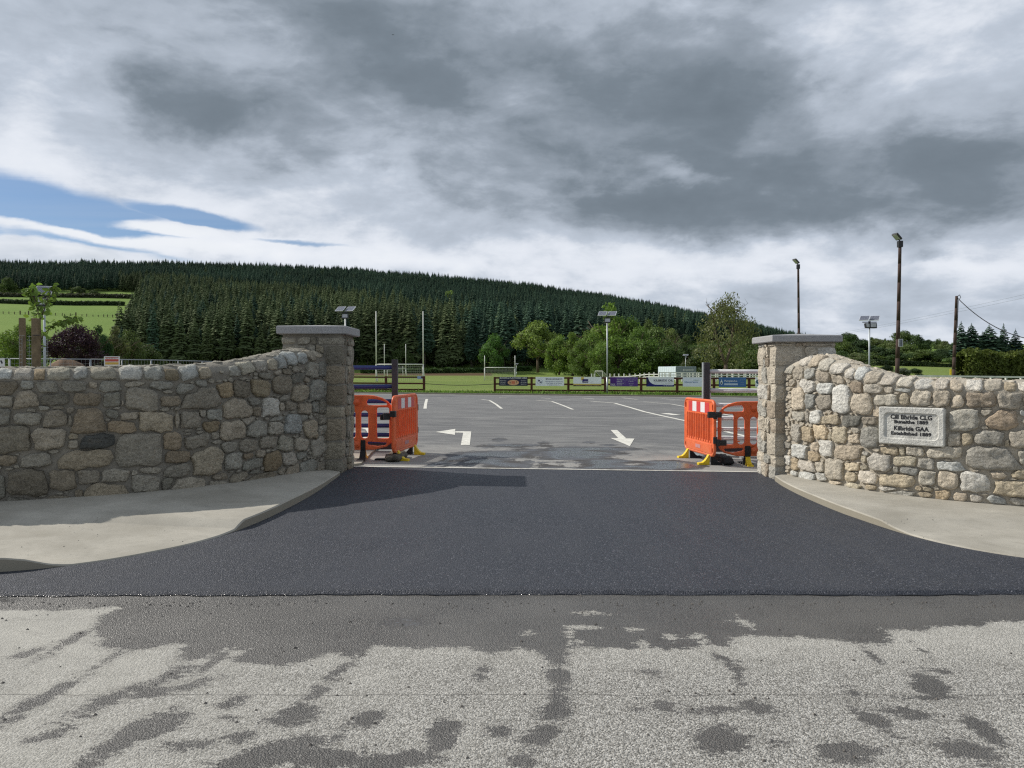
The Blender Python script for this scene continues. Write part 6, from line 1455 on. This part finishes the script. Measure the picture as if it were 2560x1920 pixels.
for i, o in enumerate(src):
    oi = ng.nodes.new('GeometryNodeObjectInfo'); oi.inputs['Object'].default_value = o; oi.transform_space = 'ORIGINAL'
    cmp_ = ng.nodes.new('FunctionNodeCompare'); cmp_.data_type = 'INT'; cmp_.operation = 'EQUAL'
    ins = [s for s in cmp_.inputs if s.type == 'INT']; ng.links.new(avar, ins[0]); ins[1].default_value = i
    ip = ng.nodes.new('GeometryNodeInstanceOnPoints'); ng.links.new(gi.outputs[0], ip.inputs['Points']); ng.links.new(cmp_.outputs[0], ip.inputs['Selection']); ng.links.new(oi.outputs['Geometry'], ip.inputs['Instance'])
    ng.links.new(cx_.outputs[0], ip.inputs['Rotation']); ng.links.new(asc, ip.inputs['Scale']); ng.links.new(ip.outputs[0], jn.inputs[0])
md = fo.modifiers.new('scatter', 'NODES'); md.node_group = ng
print('conifers', len(pts))
# ================================================================== BROADLEAF TREES
def crown_mesh(name, seed, lobes=26, per=150, q=.055, flat=.8, sparse=1.0, low=.0, cone=0.0):
    """leafy crown in a unit box: x,y in -1..1, z in 0..1"""
    rng = np.random.RandomState(seed); V = []; Fc = []
    cs = []
    for _ in range(lobes):
        a = rng.uniform(0, 2*pi); z = rng.uniform(low, 1)**.85; rad = (1-abs(2*(z-.42))**2.4*.78)*(1-cone*z); rad = max(rad, .15)*sqrt(rng.uniform(.15, 1))*.78
        cs.append((cos(a)*rad, sin(a)*rad, .10+z*.80, rng.uniform(.17, .34)))
    for (cx, cy, cz, cr) in cs:
        n = int(per*(cr/.25)**2*sparse)
        for _ in range(n):
            d = rng.normal(0, 1, 3); d /= np.linalg.norm(d); rr = cr*rng.uniform(.55, 1.08)*(1+.25*noise.noise((d[0]*3+cx*7, d[1]*3, d[2]*3+cz*7)))
            p = np.array([cx+d[0]*rr, cy+d[1]*rr, cz+d[2]*rr*.5*flat]); s_ = q*rng.uniform(.6, 1.35)
            nrm = d+rng.normal(0, .55, 3); nrm /= np.linalg.norm(nrm); t1 = np.cross(nrm, rng.normal(0, 1, 3)); t1 /= np.linalg.norm(t1); t2 = np.cross(nrm, t1)*np.array([1, 1, .6]); t1 = t1*np.array([1, 1, .6]); k = len(V)
            V += [tuple(p-t1*s_), tuple(p-t2*s_*.6), tuple(p+t1*s_), tuple(p+t2*s_*.6)]; Fc.append((k, k+1, k+2, k+3))
    V = np.array(V); V[:, :2] /= np.percentile(np.abs(V[:, :2]), 98.5); z0, z1 = np.percentile(V[:, 2], [.5, 99.6]); V[:, 2] = (V[:, 2]-z0)/(z1-z0)
    return mesh(name, V, Fc, M_LEAF)
def wood_mesh(name, seed, fork=.25, n=7):
    rng = np.random.RandomState(seed); mb = MB(); mb.bar((0, 0, -.04), (.01, 0, fork), .032, 8, .024)
    for k in range(n):
        a = 2*pi*k/n+rng.normal(0, .3); p = Vector((.01, 0, fork-.02+.04*rng.rand())); r = .017
        e = Vector((cos(a)*rng.uniform(.25, .6), sin(a)*rng.uniform(.25, .6), rng.uniform(.55, .9)))
        m_ = p.lerp(e, .45)+Vector((0, 0, .05)); mb.bar(p, m_, r, 5, r*.6); mb.bar(m_, e, r*.6, 5, r*.2)
        for _ in range(3):
            e2 = m_.lerp(e, rng.uniform(.1, .8)); e3 = e2+Vector((rng.normal(0, .2), rng.normal(0, .2), rng.uniform(.05, .2))); mb.bar(e2, e3, r*.3, 4, r*.1)
    return mesh(name, mb.v, mb.f, M_BARK, True)
CR = {'bushy': crown_mesh('crown', 9, 46, 200, .034, 1.0, low=.0), 'round': crown_mesh('crown', 1, 34, 210, .038, 1.0, low=.15), 'tall': crown_mesh('crown', 2, 36, 200, .038, .9, cone=.25), 'bush': crown_mesh('crown', 3, 32, 200, .042, .9, low=.0), 'bush2': crown_mesh('crown', 4, 28, 220, .042, 1.0, low=.0, cone=.15),
      'sparse': crown_mesh('crown', 5, 46, 95, .026, .8, low=.08), 'big': crown_mesh('crown', 6, 50, 200, .032, .9, low=.05), 'fine': crown_mesh('crown', 7, 44, 240, .030, .9, low=.0)}
WD = {k: wood_mesh('trunk', 30+i) for i, k in enumerate(('a', 'b', 'c'))}
def btree(name, px, yb, yt, wpx, Y, crown, col, label, cat='tree', crown_low=0.0, group=None, trunk=True, rz=None, zb=None):
    b = at(px, yb, Y); t = at(px, yt, Y); H = t[2]-b[2]; w = wpx/F*Y/2
    r = empty(name, b, random.uniform(0, 6) if rz is None else rz, label, cat, group)
    link('crown', CR[crown], r, (0, 0, H*crown_low), (0, 0, 0), (w*1.0, w*1.0, H*(1-crown_low)*.98), col)
    if trunk: link('trunk', WD[random.choice('abc')], r, (0, 0, 0), (0, 0, 0), (H*.95, H*.95, H*.95))
    return r
LG, MG, DG, YG = (.115, .175, .04), (.062, .105, .028), (.028, .052, .018), (.14, .19, .05)
# middle group
btree('round_tree', 1345, 927, 803, 104, 240, 'round', YG, 'round-crowned pale green tree on a bare trunk before the plantation', crown_low=.28)
btree('broadleaf_tree', 1398, 934, 838, 62, 215, 'bush', LG, 'small pale bushy tree at the left end of the tree belt')
btree('broadleaf_tree', 1432, 936, 832, 84, 212, 'tall', (.105, .155, .035), 'pale green tree second from the left in the belt')
btree('broadleaf_tree', 1478, 937, 828, 96, 205, 'big', LG, 'bushy green tree left of the tall middle lamp')
btree('broadleaf_tree', 1522, 936, 760, 118, 222, 'tall', (.12, .19, .035), 'tallest bright green tree of the belt, behind the middle lamp')
btree('broadleaf_tree', 1575, 937, 795, 128, 220, 'big', (.085, .14, .03), 'broad green tree right of the tall middle lamp')
btree('broadleaf_tree', 1545, 938, 840, 96, 195, 'bush', (.10, .16, .034), 'lower bushy tree in front at the foot of the middle lamp')
btree('broadleaf_tree', 1618, 938, 850, 104, 192, 'bush2', (.07, .115, .026), 'dark bushy tree left of the pale shed')
btree('broadleaf_tree', 1640, 936, 818, 100, 230, 'round', (.095, .14, .045), 'greyish green round tree above the pale shed', crown_low=.1)
btree('broadleaf_tree', 1676, 930, 822, 70, 250, 'round', (.12, .15, .055), 'pale round-topped tree above the right end of the shed', crown_low=.1)
btree('broadleaf_tree', 1622, 918, 800, 50, 300, 'round', (.07, .10, .03), 'small rounded tree standing out against the spruces')
btree('broadleaf_tree', 1668, 938, 866, 84, 188, 'bush', (.05, .085, .022), 'dark low tree directly behind the shed')
btree('broadleaf_tree', 1718, 938, 838, 74, 205, 'tall', (.045, .07, .024), 'narrow dark tree between the shed and the sparse tree')
btree('broadleaf_tree', 1752, 940, 870, 92, 180, 'bush2', (.06, .075, .035), 'brownish low tree left of the sparse tall tree')
btree('broadleaf_tree', 1800, 942, 880, 150, 175, 'bush', (.035, .055, .02), 'wide dark undergrowth tree behind the sparse tall tree')
btree('broadleaf_tree', 1868, 942, 842, 110, 165, 'big', (.07, .10, .03), 'green tree just left of the right pillar')
btree('broadleaf_tree', 1920, 940, 850, 130, 160, 'big', (.055, .085, .028), 'tree mostly hidden by the right pillar')
btree('broadleaf_tree', 1700, 920, 880, 60, 260, 'bush', (.03, .05, .02), 'dark tree between the belt and the spruces')
st_ = btree('sparse_tree', 1815, 948, 733, 142, 118, 'sparse', (.115, .125, .06), 'tall thin-leaved tree with forked trunk left of the right pillar', crown_low=.12, trunk=False)
b = at(1815, 948, 118); mb = MB(); H = at(1815, 733, 118)[2]-b[2]
rngb = np.random.RandomState(8)
mb.bar((-.1, 0, -.1), (-.05, 0, H*.17), .38, 10, .30)
for tx in (-1.4, 1.0):
    q0 = Vector((-.05, 0, H*.16)); q1 = Vector((tx*.7, .2, H*.36)); q2 = Vector((tx*1.3, .4, H*.65)); q3 = Vector((tx*1.5, .4, H*.82))
    mb.bar(q0, q1, .24, 8, .19); mb.bar(q1, q2, .19, 7, .11); mb.bar(q2, q3, .11, 6, .03)
    for k in range(16):
        t = rngb.uniform(.0, 1); s0 = q1.lerp(q2, t*2) if t < .5 else q2.lerp(q3, t*2-1); a = rngb.uniform(0, 6.28); L = rngb.uniform(1.0, 2.4)
        e = s0+Vector((cos(a)*L, sin(a)*L, L*.7)); mb.bar(s0, e, .06, 5, .015)
        for _ in range(3): e2 = s0.lerp(e, rngb.uniform(.4, 1)); mb.bar(e2, e2+Vector((rngb.normal(0, .6), rngb.normal(0, .6), rngb.uniform(.2, .9))), .025, 4, .008)
mb.build('trunk', M_BARK, st_, True); st_.rotation_euler = (0, 0, 0)
for px, yb, yt, w, Y, c, lb in ((1500, 938, 862, 60, 190, (.11, .17, .04), 'small pale bush in front of the tree belt, left of the middle lamp'), (1596, 938, 820, 84, 210, (.09, .15, .035), 'rounded tree wedged between the two broad middle trees'), (1455, 937, 852, 66, 198, (.09, .14, .035), 'small leafy tree in the left part of the belt'), (1702, 938, 850, 66, 215, (.06, .09, .03), 'green tree above the right corner of the shed'), (1780, 936, 862, 80, 200, (.04, .06, .025), 'dark bushy tree just left of the forked trunk'), (1838, 936, 835, 90, 190, (.06, .09, .03), 'bushy tree just right of the forked trunk')):
    btree('broadleaf_tree', px, yb, yt, w, Y, 'bushy', c, lb)
# trees within the plantation
for px, yb, yt, w, Y, c, lb in ((1125, 790, 728, 58, 430, (.13, .19, .045), 'bright green broadleaf tree among the hillside spruces'), (1236, 928, 835, 66, 250, (.07, .14, .035), 'bright green broadleaf tree low among the front spruces'), (1080, 800, 742, 40, 425, (.07, .11, .03), 'dull green broadleaf tree beside the bright one on the hillside'), (1010, 930, 850, 60, 256, (.06, .09, .03), 'dull green tree low behind the tall goalposts')):
    btree('hillside_tree', px, yb, yt, w, Y, 'round', c, lb)
# left side trees and bushes
btree('copper_beech', 188, 930, 812, 128, 72, 'fine', (.032, .016, .028), 'dark purple-leaved tree behind the site fence', crown_low=.0)
btree('broadleaf_tree', 62, 930, 812, 120, 84, 'fine', (.10, .15, .035), 'light green drooping tree behind the two stakes', crown_low=.0)
btree('broadleaf_tree', 8, 930, 850, 90, 90, 'fine', (.08, .12, .035), 'pale green bush at the left edge behind the site fence')
btree('broadleaf_tree', -80, 930, 835, 140, 92, 'big', (.05, .08, .028), 'dark tree outside the left edge of the photo')
btree('broadleaf_tree', 245, 930, 815, 74, 100, 'tall', (.035, .07, .025), 'dark green tree right of the purple-leaved tree')
btree('broadleaf_tree', 210, 932, 850, 90, 95, 'big', (.03, .05, .02), 'low dark tree behind the purple-leaved tree')
btree('broadleaf_tree', 290, 932, 818, 66, 122, 'tall', (.085, .095, .045), 'brownish green tree at the foot of the plantation edge')
btree('broadleaf_tree', 322, 932, 826, 74, 130, 'big', (.075, .10, .038), 'dull olive tree at the foot of the plantation edge')
btree('broadleaf_tree', 365, 934, 862, 80, 135, 'big', (.06, .085, .032), 'low olive tree below the plantation edge')
btree('hawthorn_tree', 346, 778, 735, 46, 455, 'round', (.14, .16, .11), 'upper of two pale rounded trees at the plantation edge', trunk=False)
btree('hawthorn_tree', 330, 793, 754, 38, 430, 'round', (.15, .17, .12), 'lower of two pale rounded trees at the plantation edge')
btree('broadleaf_tree', 20, 742, 694, 48, 500, 'round', (.06, .09, .03), 'round tree in front of the spruces at the far left', trunk=False)
btree('broadleaf_tree', -40, 745, 700, 60, 500, 'round', (.05, .08, .03), 'round tree beyond the left edge of the photo', trunk=False)
btree('broadleaf_tree', 196, 744, 716, 32, 498, 'bush', (.06, .085, .035), 'small bush at the top edge of the left field', trunk=False)
btree('broadleaf_tree', 235, 746, 725, 26, 498, 'bush', (.05, .075, .03), 'smaller bush right of the one at the field edge', trunk=False)
# hedges: one thing each, many bushes strung together as one foliage mass
def hedge(name, pts, w, q, n, col, label, lift=0.0, seed=1):
    rng = np.random.RandomState(seed); P = [Vector(p) for p in pts]; V = []; Fc = []
    root = empty(name, P[len(P)//2], 0, label, 'hedge')
    for _ in range(n):
        t = rng.uniform(0, len(P)-1.001); i = int(t); p = P[i].lerp(P[i+1], t-i); h = p.z-float(T(p.x, p.y)) if lift == 0 else lift
        zb = float(T(p.x, p.y)); top = h*(.88+.30*noise.noise((p.x*.5, p.y*.5, seed))+.12*noise.noise((p.x*1.9, p.y, seed)))
        a = rng.uniform(-pi*.05, pi*1.05); rr = 1+.18*noise.noise((p.x*1.3, a*2, 3))
        o_ = Vector((0, -cos(a)*w*rr, top*(.5+.5*sin(a)) if rng.rand() < .5 else top*rng.uniform(0, 1)))
        if o_.z < top*.9 and rng.rand() < .8: o_.y = -w*(.75+.35*noise.noise((p.x*1.3, o_.z*1.5, 5)))*rng.uniform(.85, 1.05)
        c = Vector((p.x, p.y, zb))+o_; nrm = Vector((rng.normal(0, .6), -.7+rng.normal(0, .6), .5+rng.normal(0, .6))).normalized(); t1 = nrm.cross(Vector(rng.normal(0, 1, 3))).normalized()*q*rng.uniform(.6, 1.4); t2 = nrm.cross(t1)*.6; k = len(V)
        V += [tuple(c-t1), tuple(c-t2), tuple(c+t1), tuple(c+t2)]; Fc.append((k, k+1, k+2, k+3))
    o = obj('foliage', V, Fc, M_LEAF, root, False, col, rel=True); o['kind'] = 'stuff'
    mb = MB()
    for a, b in zip(P[:-1], P[1:]):
        h = (lift or (a.z-float(T(a.x, a.y))))*.8; za, zb = float(T(a.x, a.y)), float(T(b.x, b.y)); k = len(mb.v)
        for (p, z) in ((a, za), (b, zb)): mb.v += [(p.x, p.y-w*.6, z-.2), (p.x, p.y-w*.6, z+h), (p.x, p.y+w*.6, z+h), (p.x, p.y+w*.6, z-.2)]
        mb.f += [(k, k+4, k+5, k+1), (k+1, k+5, k+6, k+2), (k+2, k+6, k+7, k+3)]
    mb.build('woody_core', plain('hedge_core', tuple(x*.35 for x in col), .95, .05), root, rel=True)
    return root
hedge('garden_hedge', [at(x, y, 80) for x, y in ((2402, 874), (2450, 868), (2520, 868), (2600, 872), (2700, 868), (2900, 872))], 1.3, .16, 26000, (.075, .095, .022), 'big clipped yellowish green hedge behind the white rails on the right', seed=4)
hedge('field_hedge', [at(2080, 896, 172), at(2180, 899, 168), at(2300, 905, 160), at(2405, 914, 150), at(2700, 920, 140)], 1.2, .28, 9000, (.022, .036, .014), 'long dark hedge sloping down across the right-hand fields', seed=5)
def field_pt(px, py):
    r = ray(px, py); ts = np.arange(80, 1500, 1.0); 
    for t in ts:
        if float(T(r[0]*t, r[1]*t)) > EYE+r[2]*t: return (r[0]*t, r[1]*t, EYE+r[2]*t)
    return at(px, py, 400)
hp = [field_pt(x, y) for x, y in ((-200, 757), (0, 758), (60, 760), (125, 762), (190, 763), (260, 763), (310, 764))]
hedge('field_hedge', hp, 1.5, .7, 5000, (.035, .052, .024), 'thin dark hedge running across the bright left-hand fields', lift=2.2, seed=6)
hp = [field_pt(x, y) for x, y in ((-200, 742), (0, 742), (120, 743), (240, 744), (330, 746))]
hedge('field_hedge', hp, 2, .7, 3500, (.05, .055, .032), 'rough brownish growth along the foot of the upper left spruces', lift=2.4, seed=7)
# field fence posts in the left field
fr = empty('field_fence', field_pt(160, 786), 0, 'row of small wooden posts across the bright left-hand field', 'fence'); mb = MB()
for i, x in enumerate(range(-160, 330, 13)):
    xx = x+random.uniform(-4, 4); p = field_pt(xx, 784+max(0, xx)*.031+.8); h = random.choice([1.1, 1.4, 1.4, 2.0]); w = .13 if h < 1.9 else .22
    m2 = MB(); m2.box((p[0], p[1], p[2]+h/2), (w, w, h/2)); m2.build('post', M_BARK, fr, rel=True)
    if i: mb.bar((prev[0], prev[1], prev[2]+.9), (p[0], p[1], p[2]+.9), .035, 4)
    prev = p
tag(mb.build('wires', M_BARK, fr, rel=True), kind='stuff')
# rough bushes on the grass bank before the forest
hp = [field_pt(x, 931) for x in (1060, 1100, 1150, 1200)]
hedge('bank_scrub', [(at(900, 0, 248)[0], 248, 0), (at(1060, 0, 248)[0], 248, 0), (at(1220, 0, 250)[0], 250, 0), (at(1330, 0, 254)[0], 254, 0)], 2.0, .32, 5000, (.045, .085, .025), 'low green scrub along the bank at the foot of the spruces', lift=1.5, seed=8)
# ================================================================== RIGHT HILLSIDE
RT = [(2120, 880, 832, 44), (2100, 900, 846, 60), (2150, 900, 848, 64), (2178, 868, 843, 16), (2192, 872, 846, 30), (2212, 872, 846, 10), (2222, 880, 850, 34), (2195, 905, 868, 60), (2257, 870, 827, 42), (2243, 882, 848, 40), (2292, 893, 837, 38), (2275, 900, 862, 60), (2320, 868, 849, 18), (2344, 873, 847, 22), (2362, 880, 852, 26), (2230, 906, 872, 60), (2310, 905, 875, 60), (2350, 906, 872, 60), (2376, 900, 862, 50), (2140, 918, 882, 60), (2100, 915, 878, 50), (2384, 880, 856, 30), (2335, 905, 884, 40), (2390, 912, 886, 40), (2060, 880, 842, 40), (2030, 860, 836, 34), (2180, 905, 880, 60)]
names = ['tree on the right skyline nearest the pillar cap', 'bushy tree just right of the pillar cap', 'large tree left of the lamp with two floodlights', 'tiny tree on the skyline left of the twin-floodlight lamp', 'small dark tree on the skyline behind the twin-floodlight lamp', 'slim tree on the skyline right of the twin-floodlight lamp', 'small rounded tree on the skyline between lamp and tallest pole', 'leafy tree on the slope below the twin-floodlight lamp head', 'largest domed dark tree on the skyline behind the tallest pole', 'rounded tree beneath the domed skyline tree', 'dark tall tree just right of the small pole-mounted panel', 'mid-slope tree below the pole-mounted panel', 'little round tree alone on the skyline', 'bushy tree on the skyline left of the utility pole', 'small tree touching the utility pole on its left', 'hedgerow tree low on the slope left of the tallest pole', 'hedgerow tree low on the slope right of the tallest pole', 'hedgerow tree on the slope well left of the utility pole', 'hedgerow tree on the slope close to the utility pole', 'low bush in front of the right slope by the pillar', 'bush half hidden beside the right pillar cap', 'far small tree behind the utility pole', 'pale low bush on the right slope', 'light green bush at the foot of the utility pole', 'tree peeping above the right pillar cap', 'small tree above the middle of the right pillar cap', 'shrubby tree low beside the twin-floodlight lamp post']
for i, ((px, yb, yt, w), nm) in enumerate(zip(RT, names)):
    p = field_pt(px, yb); Y = p[1] if p[1] < 600 else 420
    c = [(.045, .075, .028), (.085, .12, .04), (.032, .055, .022), (.065, .095, .035), (.10, .125, .055)][i % 5]
    if i in (22, 23): c = (.10, .15, .06)
    btree('hillside_tree', px, yb+2, yt, w*1.35, Y, ['bush', 'big', 'round', 'bush2'][i % 4], c, nm, trunk=(i in (3, 5, 12)))
# row of dark conifers behind the hedge
for px, yt, w, m, lb in ((2402, 805, 56, 0, 'leftmost dark conifer behind the hedge, beside the utility pole'), (2428, 810, 64, 2, 'second dark conifer behind the hedge'), (2472, 813, 74, 2, 'broad dark conifer in the middle of the row'), (2508, 810, 52, 1, 'tall narrow conifer right of the broad one'), (2538, 824, 54, 3, 'shorter ragged conifer near the right edge'), (2575, 836, 50, 0, 'conifer at the right edge of the photo'), (2455, 830, 44, 3, 'small conifer between the two broad ones')):
    Y = 150; b = at(px, 900, Y); H = at(px, yt, Y)[2]-b[2]+1.5; r = empty('conifer_tree', (b[0], Y, b[2]-1.5), random.uniform(0, 6), lb, 'conifer tree')
    k = H/16; s_ = w/F*Y/2/2.5; link('crown', CM[m], r, (0, 0, 0), (0, 0, 0), (s_, s_, k)); link('trunk', TRM, r, (0, 0, 0), (0, 0, 0), (1, 1, k))
for px, yb, yt, w, Y, c, lb in ((2218, 935, 912, 30, 90, (.02, .035, .015), 'small dark bush behind the right wall left of the tallest pole'), (2255, 940, 920, 44, 88, (.09, .11, .08), 'pale flowering bush at the foot of the tallest pole'), (2287, 938, 921, 36, 92, (.03, .05, .02), 'dark rounded bush right of the tallest pole foot')):
    btree('shrub', px, yb+3, yt, w, Y, 'bush', c, lb, 'shrub', trunk=False)

# loose grit and crumbs on the paving
rng = np.random.RandomState(12); V = []; Fc = []
def crumb(x, y, z, s_):
    k = len(V); o = [Vector((rng.uniform(.6, 1.2)*sx*s_, rng.uniform(.6, 1.2)*sy*s_, 0)) for sx, sy in ((-1, -1), (1, -1), (1, 1), (-1, 1))]
    V.extend([(x+p.x, y+p.y, z) for p in o]+[(x+rng.uniform(-.3, .3)*s_, y+rng.uniform(-.3, .3)*s_, z+s_*1.1)]); Fc.extend([(k+i, k+(i+1) % 4, k+4) for i in range(4)])
for _ in range(300):
    x = rng.uniform(-3.6, 3.6); y = rng.uniform(2.6, 5.2) if rng.rand() < .6 else 4.97+abs(rng.normal(0, .07))*-1; crumb(x, y, float(G(x, y))+.001, rng.uniform(.003, .008))
for _ in range(14):
    px, py = rng.uniform(0, 560), rng.uniform(1260, 1370); p = gp(px, py, .10); crumb(p[0], p[1], p[2]-.012, rng.uniform(.003, .006))
for _ in range(12):
    px, py = rng.uniform(2150, 2560), rng.uniform(1270, 1345); p = gp(px, py, .10); crumb(p[0], p[1], p[2]-.012, rng.uniform(.003, .006))
o = obj('loose_grit', V, Fc, plain('grit', (.12, .11, .10), .95, .1, 0, .4, 30)); tag(o, 'loose dark grit scattered over the road and footpaths', 'grit', kind='stuff')
